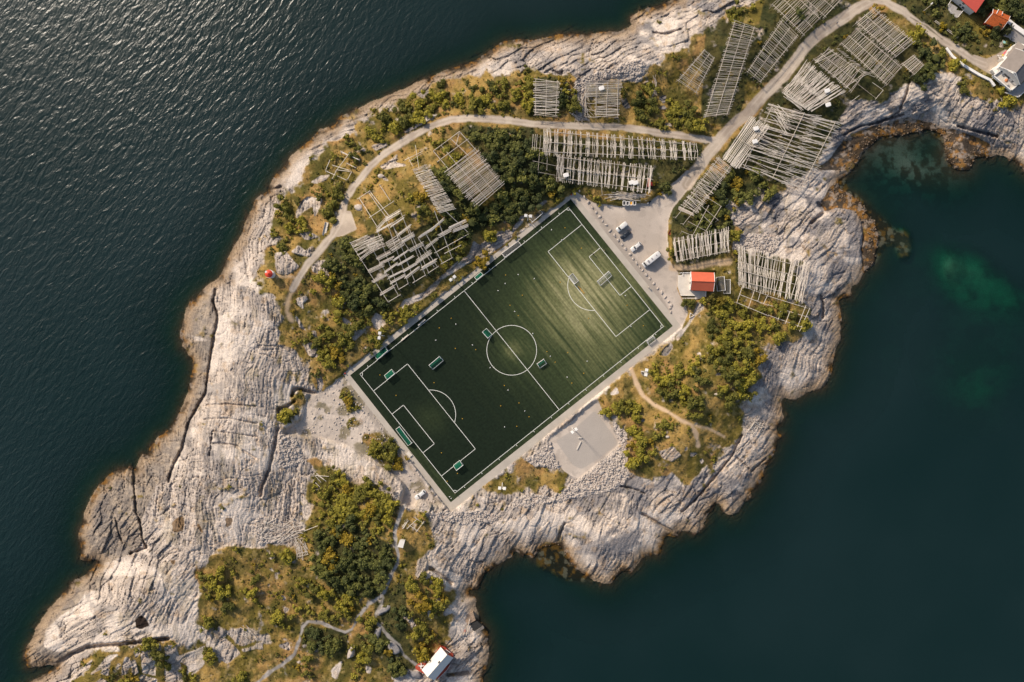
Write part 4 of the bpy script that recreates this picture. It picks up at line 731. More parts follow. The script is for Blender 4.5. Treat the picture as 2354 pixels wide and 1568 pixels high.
# ------------------------------------------------------------------ floodlights and street lamp
def floodlight(head, label, ht=12.0):
    z = gsm(head); p = P(head, z + ht); z = gsm((p.x / K + CX, -p.y / K + CY)); rz = math.atan2(C0[1] - p.y, C0[0] - p.x)
    t = thing('floodlight', label, 'floodlight', (p.x, p.y, z), rz, 'floodlight masts around the pitch')
    mb = MB().tube((0, 0, 0), (0, 0, ht), .16, 8, .09); mb.build('mast', M_WHITE, t); MB().box((0, 0, ht), .14, 2.6, .14).build('crossarm', M_WHITE, t)
    for s in (-.85, .85):
        MB().add([(-.5, s - .55, ht + .05), (.6, s - .55, ht - .1), (.6, s + .55, ht - .1), (-.5, s + .55, ht + .05), (-.4, s - .45, ht + .4), (.5, s - .45, ht + .3), (.5, s + .45, ht + .3), (-.4, s + .45, ht + .4)], [(3, 2, 1, 0), (4, 5, 6, 7), (0, 1, 5, 4), (1, 2, 6, 5), (2, 3, 7, 6), (3, 0, 4, 7)]).build('lamp_head', M_WHITE, t)
floodlight(T(1,1,(1806,990))[0], 'white floodlight mast on the cliff above the upper touchline near halfway')
floodlight(T(1,1,(1132,1518))[0], 'white floodlight mast above the upper touchline near the left corner of the pitch')
floodlight(T(2,1,(150,415))[0], 'white floodlight mast beside the grey netted goal near the top corner')
floodlight(T(2,2,(573,825))[0], 'white floodlight mast at the edge of the grey gravel square')
floodlight(T(2,2,(1238,290))[0], 'white floodlight mast among bushes where the tan dirt path begins')
floodlight(T(1,2,(2262,1355))[0], 'white floodlight mast among stones below the bottom corner of the pitch')
z = gsm((2122, 26)); p = P((2137, 9), z + 7); sl_ = thing('street_lamp', 'lone street lamp beside the lane to the white house', 'street lamp', (P((2122, 26), z).x, P((2122, 26), z).y, z), 0)
q = p - sl_.location; MB().tube((0, 0, 0), (0, 0, 7), .11, 8, .07).tube((0, 0, 7), (q.x * .5, q.y * .5, 7.2), .06).build('pole', M_POLE[0], sl_); MB().box((q.x * .5, q.y * .5, 7.2), .9, .35, .18, .6).build('lamp_head', M_WHITE, sl_)

# ------------------------------------------------------------------ vehicles
def ring(x0, x1, hw, z, n=28, e=5.0):
    cx_, hl = (x0 + x1) / 2, (x1 - x0) / 2; r = []
    for k in range(n):
        t = 2 * math.pi * k / n; c, s = math.cos(t), math.sin(t)
        r.append((cx_ + hl * math.copysign(abs(c) ** (2 / e), c), hw * math.copysign(abs(s) ** (2 / e), s), z))
    return r
def wheel(t, x, y, r):
    wobj = MB().tube((x, y - .11, r), (x, y + .11, r), r, 18).build('wheel', M_TYRE, t)
    s = 1 if y > 0 else -1; MB().tube((x, y + s * .112, r), (x, y + s * .13, r), r * .62, 14).build('rim', M_RIM, wobj)
def car(c, label, rgb, Ln, Wd, kind, dark_roof=False):
    """x forward; heading down-left on the sheet, parallel to the pitch"""
    cat = {'van': 'van', 'car': 'car', 'camper': 'camper van'}[kind]; name = {'van': 'white_van', 'car': 'parked_car', 'camper': 'camper_van'}[kind].replace('white_', '')
    z = ground(c); p = P(c, z + .8); t = thing(name, label, cat, (p.x, p.y, z), math.atan2(-.62, -.78), 'vehicles parked by the pitch')
    nm = 'car_paint_%d' % (1000 * rgb[0] + 7 * Ln); pm = mat(nm, rgb, .3, .5); h = Ln / 2; w2 = Wd / 2
    if kind == 'car':
        MB().rings([ring(-h + .12, h - .12, w2 - .08, .22), ring(-h, h, w2, .42), ring(-h, h, w2, .65), ring(-h + .05, h - .08, w2 - .05, .82), ring(-h + .15, h - .25, w2 - .14, .93)]).build('body', pm, t, None, True)
        lo = (-h + .22, h * .40, w2 - .12, .92); hi = (-h + .75, h * .10, w2 - .30, 1.46)
    elif kind == 'van':
        MB().rings([ring(-h + .08, h - .1, w2 - .08, .25, e=7), ring(-h, h, w2, .45, e=7), ring(-h, h, w2, .85, e=7), ring(-h, h - .15, w2 - .04, 1.02, e=7)]).build('body', pm, t, None, True)
        lo = (-h + .02, h * .60, w2 - .05, 1.0); hi = (-h + .10, h * .30, w2 - .14, 1.92)
    else:
        MB().rings([ring(-h + .08, h - .1, w2 - .1, .3, e=8), ring(-h, h, w2 - .02, .55, e=8), ring(-h, h, w2, 1.0, e=8), ring(-h, h - .15, w2 - .03, 1.25, e=8)]).build('body', pm, t, None, True)
        lo = (-h + .02, h * .86, w2 - .02, 1.22); hi = (-h + .05, h * .62, w2 - .06, 2.85)
    cab = MB().rings([ring(lo[0], lo[1], lo[2], lo[3], e=7), ring((lo[0] + hi[0]) / 2, (lo[1] + hi[1]) / 2 + .04, (lo[2] + hi[2]) / 2 + .03, (lo[3] + hi[3]) / 2, e=7), ring(hi[0], hi[1], hi[2], hi[3] - .06, e=7), ring(hi[0] + .1, hi[1] - .12, hi[2] - .1, hi[3], e=7)])
    cab.build('cabin', pm, t, None, True)
    e = .05
    def glass(nm_, pts): MB().add(pts + [(a, b, c_ - .03) for a, b, c_ in pts], [(0, 1, 2, 3), (7, 6, 5, 4), (0, 4, 5, 1), (1, 5, 6, 2), (2, 6, 7, 3), (3, 7, 4, 0)]).build(nm_, M_GLASS, t)
    def at(f, side, k):
        x = (lo[1] + (hi[1] - lo[1]) * f + e) if k > 0 else (lo[0] + (hi[0] - lo[0]) * f - e); y = side * (lo[2] + (hi[2] - lo[2]) * f - .16); return (x + .04, y, lo[3] + (hi[3] - lo[3]) * f + .05)
    f0 = .12 if kind != 'camper' else .1; f1 = .85 if kind != 'camper' else .55
    glass('windscreen', [at(f0, -1, 1), at(f0, 1, 1), at(f1, 1, 1), at(f1, -1, 1)])
    if kind == 'car': glass('rear_window', [at(.2, 1, -1), at(.2, -1, -1), at(.85, -1, -1), at(.85, 1, -1)])
    for s in (-1, 1):
        ya = s * (lo[2] + .045); yb = s * (lo[2] + (hi[2] - lo[2]) * .75 + .055); za, zb = lo[3] + .08, lo[3] + (hi[3] - lo[3]) * .75
        xa = lo[0] + .5 if kind != 'van' else lo[1] - 1.5
        if kind == 'camper': xa = lo[1] - 1.3; zb = lo[3] + .75; yb = s * (lo[2] + .03)
        MB().add([(xa, ya, za), (lo[1] - .35, ya, za), (min(hi[1] - .1, lo[1] - .5), yb, zb), (xa + .3, yb, zb)] + [(a, b - s * .05, c_) for a, b, c_ in [(xa, ya, za), (lo[1] - .35, ya, za), (min(hi[1] - .1, lo[1] - .5), yb, zb), (xa + .3, yb, zb)]], [(0, 1, 2, 3), (7, 6, 5, 4), (0, 4, 5, 1), (2, 6, 7, 3), (1, 5, 6, 2), (3, 7, 4, 0)]).build('side_window', M_GLASS, t)
        MB().box((lo[1] - .35, s * (w2 + .08), lo[3] + .1), .14, .2, .14).build('mirror', pm, t)
        MB().box((h - .06, s * (w2 - .3), .66), .1, .32, .14).build('headlight', mat('headlight_lens', (.7, .7, .72), .1, .5), t)
        MB().box((-h + .03, s * (w2 - .22), .72), .08, .22, .2).build('tail_light', mat('tail_light_lens', (.35, .02, .02), .2, .5), t)
        for x in (h * .62, -h * .62): wheel(t, x, s * (w2 - .12), .32 if kind == 'car' else .36)
    if kind == 'camper':
        for x, ln in ((h * .40, .75), (-h * .02, .55), (-h * .58, .4)): MB().rings([ring(x - ln / 2, x + ln / 2, ln * .75, 2.84), ring(x - ln / 2 + .03, x + ln / 2 - .03, ln * .72, 2.93)]).build('roof_hatch', mat('grey_tinted_plastic', (.28, .27, .27), .3, .5), t)
        r = MB()
        for x in (-h - .25, -h - .45): r.tube((x, -.75, .55), (x, .75, .55), .03)
        r.tube((-h, -.6, .5), (-h - .55, -.6, .5), .03).tube((-h, .6, .5), (-h - .55, .6, .5), .03).build('bike_rack', M_TYRE, t)
        for x in (-h - .25, -h - .45):
            b = MB()
            for y in (-.5, .5):
                for k in range(12):
                    a0, a1 = 2 * math.pi * k / 12, 2 * math.pi * (k + 1) / 12; b.tube((x, y + .33 * math.cos(a0), .95 + .33 * math.sin(a0)), (x, y + .33 * math.cos(a1), .95 + .33 * math.sin(a1)), .025, 4)
            b.tube((x, -.5, .95), (x, -.05, 1.35), .03, 5).tube((x, -.05, 1.35), (x, .4, 1.4), .03, 5).tube((x, .5, .95), (x, .38, 1.5), .03, 5).tube((x - .25, .38, 1.5), (x + .25, .38, 1.5), .025, 5).box((x, -.12, 1.45), .12, .25, .06).build('bicycle', mat('dark_bicycle_paint', (.07, .07, .075), .4, .4), t)
    return t
zz1 = lambda *q: Z(1900, 680, 9.8, *q)
car(zz1((420,290))[0], 'white van parked at the top of the row facing the boulders', (.74, .70, .64), 4.6, 1.85, 'van')
car(zz1((540,530))[0], 'dark blue black hatchback parked between the white van and a white estate', (.018, .022, .030), 4.4, 1.8, 'car')
car(zz1((860,895))[0], 'white estate car parked between the dark car and the camper van', (.74, .70, .65), 4.6, 1.8, 'car')
car(zz1((1320,1290))[0], 'long white camper van with bicycle rack at the lower end of the row', (.74, .70, .65), 7.4, 2.2, 'camper')
car(Z(1220,1420,9.22,(860,1170))[0], 'white car parked alone below the left end of the pitch', (.76, .73, .69), 4.7, 1.85, 'car')
d = T(2,1,(1262,112))[0]; zt = gsm(d); p = P(d, zt + 1); tr = thing('tractor', 'red tractor half hidden under the long rack by the car park', 'tractor', (p.x, p.y, zt), math.radians(100)); rm = mat('red_vehicle_paint', (.55, .05, .03), .4, .4)
MB().rings([ring(0, 1.6, .42, .7), ring(0, 1.55, .42, 1.25), ring(.05, 1.4, .34, 1.38)]).build('bonnet', rm, tr, None, True); MB().rings([ring(-1.4, .1, .68, 1.2, e=6), ring(-1.3, 0, .6, 2.2, e=6)]).build('cab', M_GLASS, tr); MB().rings([ring(-1.4, .05, .72, 2.2, e=6), ring(-1.35, 0, .68, 2.3, e=6)]).build('cab_roof', rm, tr)
for s in (-1, 1):
    wheel(tr, -.9, s * .8, .72); wheel(tr, 1.15, s * .65, .42); MB().box((-.9, s * .8, 1.5), 1.3, .4, .08).build('mudguard', rm, tr)

# ------------------------------------------------------------------ tubs, crates, barrow
def tub(d, label, fill, sx=1.1, sy=1.75, ht=.95, name='fish_tub', group='fish tubs by the car park', rz=0.0):
    z = gsm(d); p = P(d, z + ht); t = thing(name, label, 'tub', (p.x, p.y, z), rz, group)
    o = MB(); R1 = ring(-sx / 2, sx / 2, sy / 2, .1, 24, 7); R2 = ring(-sx / 2, sx / 2, sy / 2, ht, 24, 7); R3 = ring(-sx / 2 + .14, sx / 2 - .14, sy / 2 - .2, ht, 24, 5); R4 = ring(-sx / 2 + .18, sx / 2 - .18, sy / 2 - .26, .25, 24, 5)
    o.rings([R1, R2, R3, R4]); o.build('shell', M_WHITE, t)
    if fill: MB().rings([ring(-sx / 2 + .19, sx / 2 - .19, sy / 2 - .27, .26, 24, 5), ring(-sx / 2 + .19, sx / 2 - .19, sy / 2 - .27, ht - .25, 24, 5)]).build('contents', fill, t)
    for s in (-1, 1): MB().box((0, s * sy * .36, .05), sx * .8, .16, .1).build('foot', M_WHITE, t)
    return t
blackf = mat('black_lining', (.02, .022, .025), .6, .3)
zt4 = lambda *q: Z(1920, 600, 14.66, *q)
tub(zt4((452,512))[0], 'leftmost open fish tub with dark inside at the car park edge', blackf); tub(zt4((610,520))[0], 'open fish tub with dark inside, left neighbour of the orange one', blackf, 1.05, 1.6); tub(zt4((765,505))[0], 'white fish tub filled with bright orange gear', mat('orange_netting', (.78, .36, .01), .7, .2, noise=.3, scale=9)); tub(zt4((925,505))[0], 'open fish tub with dark inside, right neighbour of the orange one', blackf)
d = zt4((1095,492))[0]; p = P(d, PZ + .6); cr = thing('crate', 'low pale wooden crate at the right end of the row of fish tubs', 'crate', (p.x, p.y, PZ)); MB().box((0, 0, .3), 1.1, 1.0, .5).build('body', M_POLE[1], cr)
for k in range(5): MB().box((-.44 + k * .22, 0, .57), .16, 1.1, .04).build('slat', M_POLE[1], cr)
d = zt4((1590,480))[0]; p = P(d, PZ + .6); hb = thing('handcart', 'small handcart with a pale box at the edge of the car park', 'handcart', (p.x, p.y, PZ), math.radians(40)); MB().box((-.55, 0, .55), .6, .55, .5).build('box', M_POLE[1], hb); MB().box((.1, 0, .42), 1.5, .5, .08).build('bed', M_TYRE, hb)
for s in (-1, 1): wheel(hb, -.2, s * .36, .22); MB().tube((.7, s * .2, .45), (1.3, s * .2, .8), .03).build('handle', M_RIM, hb)
lids = [(T(2,0,(822,815))[0], 'white tub lid resting on the right hand rack north of the west road'), (T(2,0,(2240,1185))[0], 'upper of two white tubs on the racks east of the road junction'), (T(2,0,(2230,1303))[0], 'lower of two white tubs on the racks east of the road junction'), (T(3,0,(540,838))[0], 'white tub standing on the pale poled rack beside the road bend'), (T(3,0,(549,966))[0], 'white tub lying at the seaward corner of the rack by the cove'), (T(2,1,(1098,112))[0], 'left of two white tubs under the long rack beside the red tractor'), (T(2,1,(1133,115))[0], 'right of two white tubs under the long rack beside the red tractor'), (T(2,1,(496,45))[0], 'white tub at the left end of the long rack below the west road')]
RACKTOP = 3.1
for d, lb in lids:
    z = gsm(d) + RACKTOP + .35; p = P(d, z); t = thing('plastic_tub', lb, 'tub', (p.x, p.y, z), .3, 'white tubs on the fish racks'); MB().rings([ring(-.8, .8, .55, 0, 24, 5), ring(-.95, .95, .7, .45, 24, 5), ring(-1, 1, .75, .5, 24, 5)]).build('shell', M_WHITE, t); MB().rings([ring(-.9, .9, .65, .5, 24, 5), ring(-.85, .85, .6, .56, 24, 5)]).build('lid', M_WHITE, t)

# ------------------------------------------------------------------ fish drying racks
def unit_cyl(name, m, n=6): return MB().tube((0, 0, 0), (0, 0, 1), 1, n, .8).mesh(name, m)
UP = [unit_cyl('pole', m) for m in M_POLE]
def stick(name, a, b, r, root, m=0):
    o = bpy.data.objects.new(name, UP[m]); COL.objects.link(o); o.parent = root
    d = b - a; o.location = a - root.location; o.rotation_mode = 'QUATERNION'; o.rotation_quaternion = d.to_track_quat('Z', 'Y'); o.scale = (r, r, d.length); return o
class Rack:
    def __init__(s, label, at, ht=RACKTOP):
        s.at = at; z = gsm(at); p = P(at, z); s.root = thing('fish_rack', label, 'drying rack', (p.x, p.y, z), 0, 'wooden fish drying racks'); s.np = 0; s.extra = MB(); s.ht = ht
    def z(s, d): return max(gsm(d) + s.ht, ground(d) + 1.2)
    def beam(s, a, b, post=True, r=.11, m=0):
        A = P(a, s.z(a)); B = P(b, s.z(b)); stick('beam', A, B, r, s.root, m)
        n = max(1, int((B - A).length / 7.0))
        if post:
            for k in range(n + 1):
                q = A.lerp(B, (k + .04) / (n + .08)); d = (q.x / K + CX, -q.y / K + CY); g = min(ground(d), q.z - .6); dirn = (B - A).normalized(); sd = Vector((-dirn.y, dirn.x, 0)) * .75
                stick('post', Vector((q.x + sd.x, q.y + sd.y, g - .2)), q + Vector((0, 0, .25)), .08, s.root, 3); stick('post', Vector((q.x - sd.x, q.y - sd.y, g - .2)), q + Vector((0, 0, .25)), .08, s.root, 3)
    def pole(s, a, b, r=.085, lift=.16):
        r *= .78; A = P(a, s.z(a) + lift); B = P(b, s.z(b) + lift); s.np += 1; m = random.choice((0, 1, 1, 1, 1, 2, 0))
        if s.np <= 100: stick('pole', A, B, r, s.root, m)
        else: s.extra.tube(A - s.root.location, B - s.root.location, r, 6, r * .8)
    def done(s):
        if s.extra.v: tag(s.extra.build('pole_bundle', M_POLE[1], s.root), kind='stuff')
def lerp2(a, b, t): return (a[0] + (b[0] - a[0]) * t, a[1] + (b[1] - a[1]) * t)
RS = .78
def field(rk, p00, p10, p01, p11, n, spans=((-.03, 1.03),), clump=.35, skew=.03, beams=(.05, .5, .95), r=.085, gap=0.0):
    for t in beams: rk.beam(lerp2(p00, p01, t), lerp2(p10, p11, t))
    ss = []; k = 0
    while len(ss) < n:
        nc = max(4, int(n / 3.2)); c = ((k % nc) + .5 + random.uniform(-.38, .38)) / nc if clump > .5 else (k + .5) / n; k += 1
        if clump > .5:
            for _ in range(random.randint(2, 4)): ss.append(min(1, max(0, c + random.gauss(0, .006))))
        else: ss.append(min(1, max(0, c + random.uniform(-.6, .6) / n)))
    for sp in spans:
        for q in ss:
            if random.random() < gap: continue
            e0 = sp[0] + random.uniform(-.05, .03); e1 = sp[1] + random.uniform(-.03, .06); sk = random.gauss(0, skew)
            a0 = min(1.02, max(-.02, q - sk)); a1 = min(1.02, max(-.02, q + sk))
            rk.pole(lerp2(lerp2(p00, p10, a0), lerp2(p01, p11, a0), e0), lerp2(lerp2(p00, p10, a1), lerp2(p01, p11, a1), e1), r)
def rackq(label, q, n, **kw):
    kw.setdefault('r', .07)
    c = (sum(p[0] for p in q) / 4, sum(p[1] for p in q) / 4); rk = Rack(label, c); field(rk, *q, n, **kw); rk.done(); return rk
rackq('narrow pale rack north of the west road, left of the broken pole heap', T(2,0,(208,730),(208,1060),(430,740),(412,1072)), 34, clump=.3, skew=.025, r=.11)
rk = Rack('wide pale rack north of the west road, right of the broken pole heap', T(2,0,(860,900))[0]); field(rk, *T(2,0,(685,735),(685,890),(1000,735),(985,890)), 18, beams=(.33, .64, .95), skew=.02, r=.11); field(rk, *T(2,0,(772,885),(772,1078),(985,890),(975,1078)), 22, beams=(), skew=.04, r=.11)
for a, b in (((680,780),(672,1070)),((775,760),(772,1080)),((878,760),(868,1080)),((975,730),(970,1080)),((680,950),(770,955)),((670,1075),(780,1080))): rk.beam(*T(2,0,a,b))
rk.done()
rackq('short three beam rack on the ochre slope beside the longest rack', T(2,0,(1770,452),(1520,738),(1865,530),(1700,858)), 32, skew=.012)
rackq('longest slender rack running down from the north shore to the road junction', T(2,0,(2040,195),(1765,1085),(2238,250),(1985,1060)), 84, skew=.006, gap=.02)
rackq('rack between the longest rack and the main road', [(1796,45),(1716,165),(1835,82),(1748,190)], 46, skew=.008)
rackq('rack cut off by the top edge, nearer the sea', T(3,0,(30,45),(330,335),(200,-110),(490,170)), 30, skew=.01)
rackq('rack cut off by the top edge, nearer the main road', T(3,0,(260,-70),(530,170),(440,-200),(690,-10)), 26, skew=.012)
rk = Rack('outermost green ground rack beside the lane to the houses', T(3,0,(1080,300))[0]); field(rk, *T(3,0,(805,205),(1170,525),(968,65),(1345,385)), 44, skew=.008); field(rk, *T(3,0,(1225,585),(1345,690),(1335,505),(1435,600)), 15, skew=.004, beams=(.05, .95)); rk.done()
rackq('middle rack of the three parallel ones east of the road bend', T(3,0,(665,400),(1090,790),(815,255),(1240,620)), 50, skew=.008)
rk = Rack('third parallel rack east of the road bend, ending in a torn white net', T(3,0,(700,640))[0]); field(rk, *T(3,0,(410,545),(760,840),(560,440),(900,690)), 40, skew=.03); field(rk, *T(3,0,(620,440),(900,690),(655,445),(985,715)), 18, skew=.02, beams=())
for a, b in (((820,770),(1000,910)),((960,760),(1060,830)),((1060,830),(985,915)),((840,880),(750,945))): rk.pole(*T(3,0,a,b), .1)
rk.done()
rackq('rack of thick bundled pale poles tight against the road bend', T(3,0,(150,820),(400,1025),(345,570),(690,850)), 84, skew=.022, clump=.6, spans=((-.02, .55), (.42, 1.03)), r=.1)
rk = Rack('largest dense rack above the cove, poles crossed by long thin beams', (1800, 330)); field(rk, (1772,238), (1705,385), (1925,280), (1845,435), 66, spans=((.0, .38), (.33, .71), (.66, 1.04)), skew=.016, clump=.6, beams=(.03, .5, .97), r=.1)
for k in range(12): rk.pole(*T(3,0,(150 + random.gauss(0,12) + k, 835 + k * 5 + random.gauss(0,6)),(330 + random.gauss(0,14), 975 + k * 4)), .11)
for k in range(16): rk.pole(*T(3,0,(20 + random.random() * 90, 960 + k * 9),(150 + random.random() * 60, 1060 + k * 12)), .11)
field(rk, *T(2,0,(1940,1435),(2090,1540),(2180,1090),(2353,1180)), 46, skew=.025, clump=.6, beams=(.1, .5, .9), r=.11); rk.done()
rk = Rack('long rack of crowded upright poles just below the west road', (1420, 330)); field(rk, (1250,298), (1600,330), (1248,350), (1604,364), 112, skew=.005, clump=.6, spans=((-.05, .62), (.42, 1.12)), beams=(.08, .55, .98), r=.1)
for q in (185, 205, 222): rk.pole(*T(2,0,(q + 10,1235),(q,1385)))
for a, b in (((180,1355),(420,1390)),((265,1240),(240,1568)),((190,1480),(420,1530)),((330,1300),(320,1568))): rk.beam(*T(2,0,a,b), r=.07)
rk.done()
rk = Rack('second long rack of crowded upright poles beside the car park, over the red tractor', (1390, 400)); field(rk, (1279,358), (1504,386), (1277,411), (1498,440), 95, skew=.007, clump=.6, spans=((-.05, .6), (.42, 1.08)), beams=(.05, .5, .95), r=.1)
for a, b in (((240,15),(400,45)),((820,125),(830,230)),((1118,150),(1118,205))): rk.beam(*T(2,1,a,b), r=.07)
rk.done()
rk = Rack('square rack on the bushy hill with an empty frame towards the road', (1085, 400)); field(rk, (1024,392), (1096,476), (1091,343), (1157,425), 46, skew=.006, r=.1, beams=(.06, .36, .66, .95))
for a, b in (((1870,1210),(1630,1390)),((1630,1390),(1780,1568)),((1705,1340),(1870,1540)),((1790,1275),(1960,1440)),((1870,1210),(2040,1400)),((1665,1490),(1955,1275)),((1840,1335),(1870,1215))): rk.beam(*T(1,0,a,b), r=.12)
rk.done()
rk = Rack('narrow curving rack strip running down the hill beside the bushes', (1000, 440)); field(rk, *T(1,1,(1440,-10),(1690,395),(1565,-60),(1835,360)), 72, skew=.012, r=.1, beams=(.12, .88))
for a, b in (((1365,1475),(1535,1390)),((1400,1490),(1530,1410)),((1370,1470),(1520,1400)),((1465,1335),(1500,1560)),((1395,1440),(1440,1530))): rk.pole(*T(1,0,a,b), .1)
rk.done()
rk = Rack('biggest rack on the western hill, an open grid with bundled poles', T(1,1,(1400,700))[0])
for a, b in (((950,255),(1115,520)),((1030,195),(1400,720)),((1045,190),(1240,440)),((1135,130),(1640,890)),((930,265),(1050,185)),((1040,435),(1270,280)),((865,660),(1215,1210)),((1000,600),(1310,1150)),((1110,540),(1310,1090)),((1190,440),(1400,1040)),((1250,480),(1460,1020)),((1330,380),(1560,970)),((1400,520),(1590,945)),((1490,620),(1670,890)),((1560,580),(1720,860)),((1640,370),(1800,800)),((1740,370),(1960,580)),((1215,1210),(1330,1140)),((1310,1095),(1400,1040)),((1440,1035),(1560,960)),((1580,945),(1680,880)),((1700,860),(1810,800)),((1640,760),(1960,580)),((1730,765),(1885,685))): rk.beam(*T(1,1,a,b), r=.11, m=1)
field(rk, *T(1,1,(870,660),(970,820),(1010,590),(1160,700)), 26, skew=.05, r=.1, beams=()); field(rk, *T(1,1,(1190,665),(1265,755),(1290,600),(1365,690)), 15, skew=.02, r=.1, beams=()); field(rk, *T(1,1,(1000,650),(1060,740),(1140,590),(1190,700)), 14, skew=.03, r=.1, beams=())
for a, b in (((1110,810),(1235,745)),((1035,925),(1165,865)),((1135,860),(1265,800)),((1080,1025),(1215,955)),((1145,1135),(1275,1060)),((1180,935),(1300,850)),((1270,820),(1400,735)),((1220,990),(1345,930)),((1300,870),(1440,790)),((1240,1040),(1375,965)),((1350,935),(1480,860)),((1375,985),(1500,890)),((1410,735),(1535,670)),((1475,840),(1605,750)),((1520,905),(1655,825)),((1500,615),(1620,540)),((1565,710),(1670,630)),((1620,540),(1725,450)),((1680,600),(1790,540)),((1780,520),(1930,450)),((1810,560),(1945,510)),((1195,450),(1325,375)),((1240,510),(1360,430)),((1300,600),(1420,510)),((1340,650),(1455,585)),((1110,560),(1240,490)),((1110,540),(1210,430))):
    for k in range(8):
        ox, oy = random.gauss(0, 5), random.gauss(0, 9); e = random.uniform(-.06, .06); a_, b_ = T(1,1,(a[0] + ox, a[1] + oy + 3 * random.random()), (b[0] + ox, b[1] + oy)); rk.pole(lerp2(a_, b_, e), lerp2(a_, b_, 1 + e), .11, .12 + .08 * random.random())
rk.done()
rk = Rack('small collapsed rack frame in the grass left of the west road', T(1,0,(830,1500))[0], 1.8)
for tt, a, b in ((0,(780,1400),(955,1475)),(0,(775,1390),(950,1470)),(0,(865,1400),(740,1568)),(0,(680,1470),(640,1568)),(0,(830,1500),(920,1545)),(0,(700,1520),(860,1568)),(1,(640,5),(835,90)),(1,(740,0),(700,80)),(1,(880,10),(840,85)),(1,(740,-5),(870,10))): rk.beam(*T(1,tt,a,b), r=.12, m=1)
rk.done()
rk = Rack('strip rack curving along the right side of the car park road', (1625, 425)); field(rk, (1651,360), (1568,470), (1681,385), (1600,492), 62, skew=.02, r=.1, beams=(.08, .9), gap=.1)
for a, b in (((1710,180),(1500,440)),((1790,230),(1570,500)),((1720,310),(1900,460)),((1810,320),(1660,600)),((1925,325),(1780,560)),((1560,560),(1660,600)),((1620,470),(1790,560)),((1780,240),(1930,335)),((1740,400),(1840,495))): rk.beam(*T(2,1,a,b), r=.09)
for k in range(9): rk.pole(*T(2,1,(1525 + random.random() * 14, 330 + k * 4),(1665 + random.random() * 10, 395 + k * 3)), .11)
rk.done()
rackq('leaning upright pole rack between the car park and the sea, nearer the car park', T(2,1,(1480,640),(2000,530),(1510,840),(2005,740)), 62, skew=.014, clump=.6, r=.1, spans=((-.05, .75), (.1, 1.0)), beams=(.1, .55, .98))
rk = Rack('densest white pole rack at the sea side behind the boathouse', (1775, 630)); field(rk, (1696,570), (1866,612), (1698,652), (1846,690), 80, skew=.014, clump=.6, r=.1, spans=((-.06, .58), (.40, 1.05)), beams=(.08, .38, .62, .92)); rk.done()
rk = Rack('empty grid frame of a rack in the grass above the eastern shore', T(2,1,(2300,1190))[0], 2.4)
for tt, a, b in ((2,(2120,1060),(2065,1220)),(2,(2065,1215),(2353,1335)),(2,(2090,1140),(2353,1240)),(2,(2120,1065),(2353,1150)),(2,(2240,1070),(2170,1270)),(2,(2290,1100),(2260,1200)),(2,(2353,1140),(2310,1230)),(3,(0,1155),(360,1265)),(3,(0,1235),(370,1350)),(3,(0,1330),(325,1445)),(3,(385,1265),(290,1480)),(3,(350,1240),(270,1440)),(3,(200,1300),(160,1410)),(3,(125,1270),(90,1380))): rk.beam(*T(tt,1,a,b), r=.1, m=1)
rk.done()
rk = Rack('small broken rack frame between the white cabin and the bottom corner of the pitch', T(1,3,(1470,110))[0], 1.6)
for a, b in (((1385,160),(1480,70)),((1450,50),(1545,110)),((1545,90),(1470,190)),((1400,120),(1490,180)),((1345,160),(1390,90)),((1355,155),(1400,80)),((1345,140),(1375,95))): rk.beam(*T(1,3,a,b), r=.11, m=1)
rk.done()
def heap(label, tile, lines, n, box_, L0, L1, angs, name='driftwood_heap', cat='pole heap'):
    x0, y0, x1, y1 = box_; c = T(*tile, ((x0 + x1) / 2, (y0 + y1) / 2))[0]; z = gsm(c); p = P(c, z); root = thing(name, label, cat, (p.x, p.y, z)); m = 0
    for a, b in lines: a, b = T(*tile, a, b); stick('pole', P(a, ground(a) + .5), P(b, ground(b) + .5), .11, root, 1)
    for _ in range(n):
        if m >= 95: break
        x, y = random.uniform(x0, x1), random.uniform(y0, y1); an = math.radians(random.choice(angs) + random.gauss(0, 9)); ln = random.uniform(L0, L1) / 2
        a, b = T(*tile, (x - ln * math.cos(an), y - ln * math.sin(an)), (x + ln * math.cos(an), y + ln * math.sin(an))); u = .15 + random.random() * .5
        stick('pole', P(a, ground(a) + u), P(b, ground(b) + u), .09, root, random.choice((0, 1, 1, 2))); m += 1
heap('broken heap of jackstraw poles between the two racks north of the west road', (2,0), (((640,1000),(770,1020)),((460,800),(450,950)),((440,820),(550,830)),((550,830),(600,770)),((430,770),(510,760))), 60, (580,880,700,1090), 80, 190, (75, 95, 50, 110, 30))
heap('small pile of white poles on the ochre slope north of the west road', (2,0), (), 14, (1295,740,1330,850), 70, 130, (88, 80, 95))
heap('scattered heap of collapsed bleached poles on the rocks west of the footpath', (1,3), (((50,250),(330,240)),((320,190),(450,165)),((440,180),(580,125)),((330,240),(320,310))), 80, (40,90,400,260), 80, 190, (160, 20, 100, 70, 140))
heap('leaning bundle of bleached poles below the collapsed pole heap', (1,3), (), 26, (350,280,470,400), 90, 150, (60, 70, 80))
heap('stack of thick grey timber poles behind the fish tubs', (2,1), (), 34, (980,212,1150,266), 170, 300, (0, 2, -2), 'timber_stack', 'timber stack')
heap('bleached sticks washed up on the rocks of the southeast shore', (2,2), (), 60, (2150,720,2300,860), 40, 110, (0, 60, 120, 30))
heap('grey sticks poking from the bushes at the bottom left', (0,3), (), 14, (2200,1080,2340,1160), 60, 130, (30, 60))
heap('few crossed poles in the grass left of the bottom gravel track', (1,2), (((540,1235),(670,1245)),((555,1215),(645,1290)),((545,1300),(590,1345))), 2, (560,1230,620,1280), 60, 90, (45, 120))
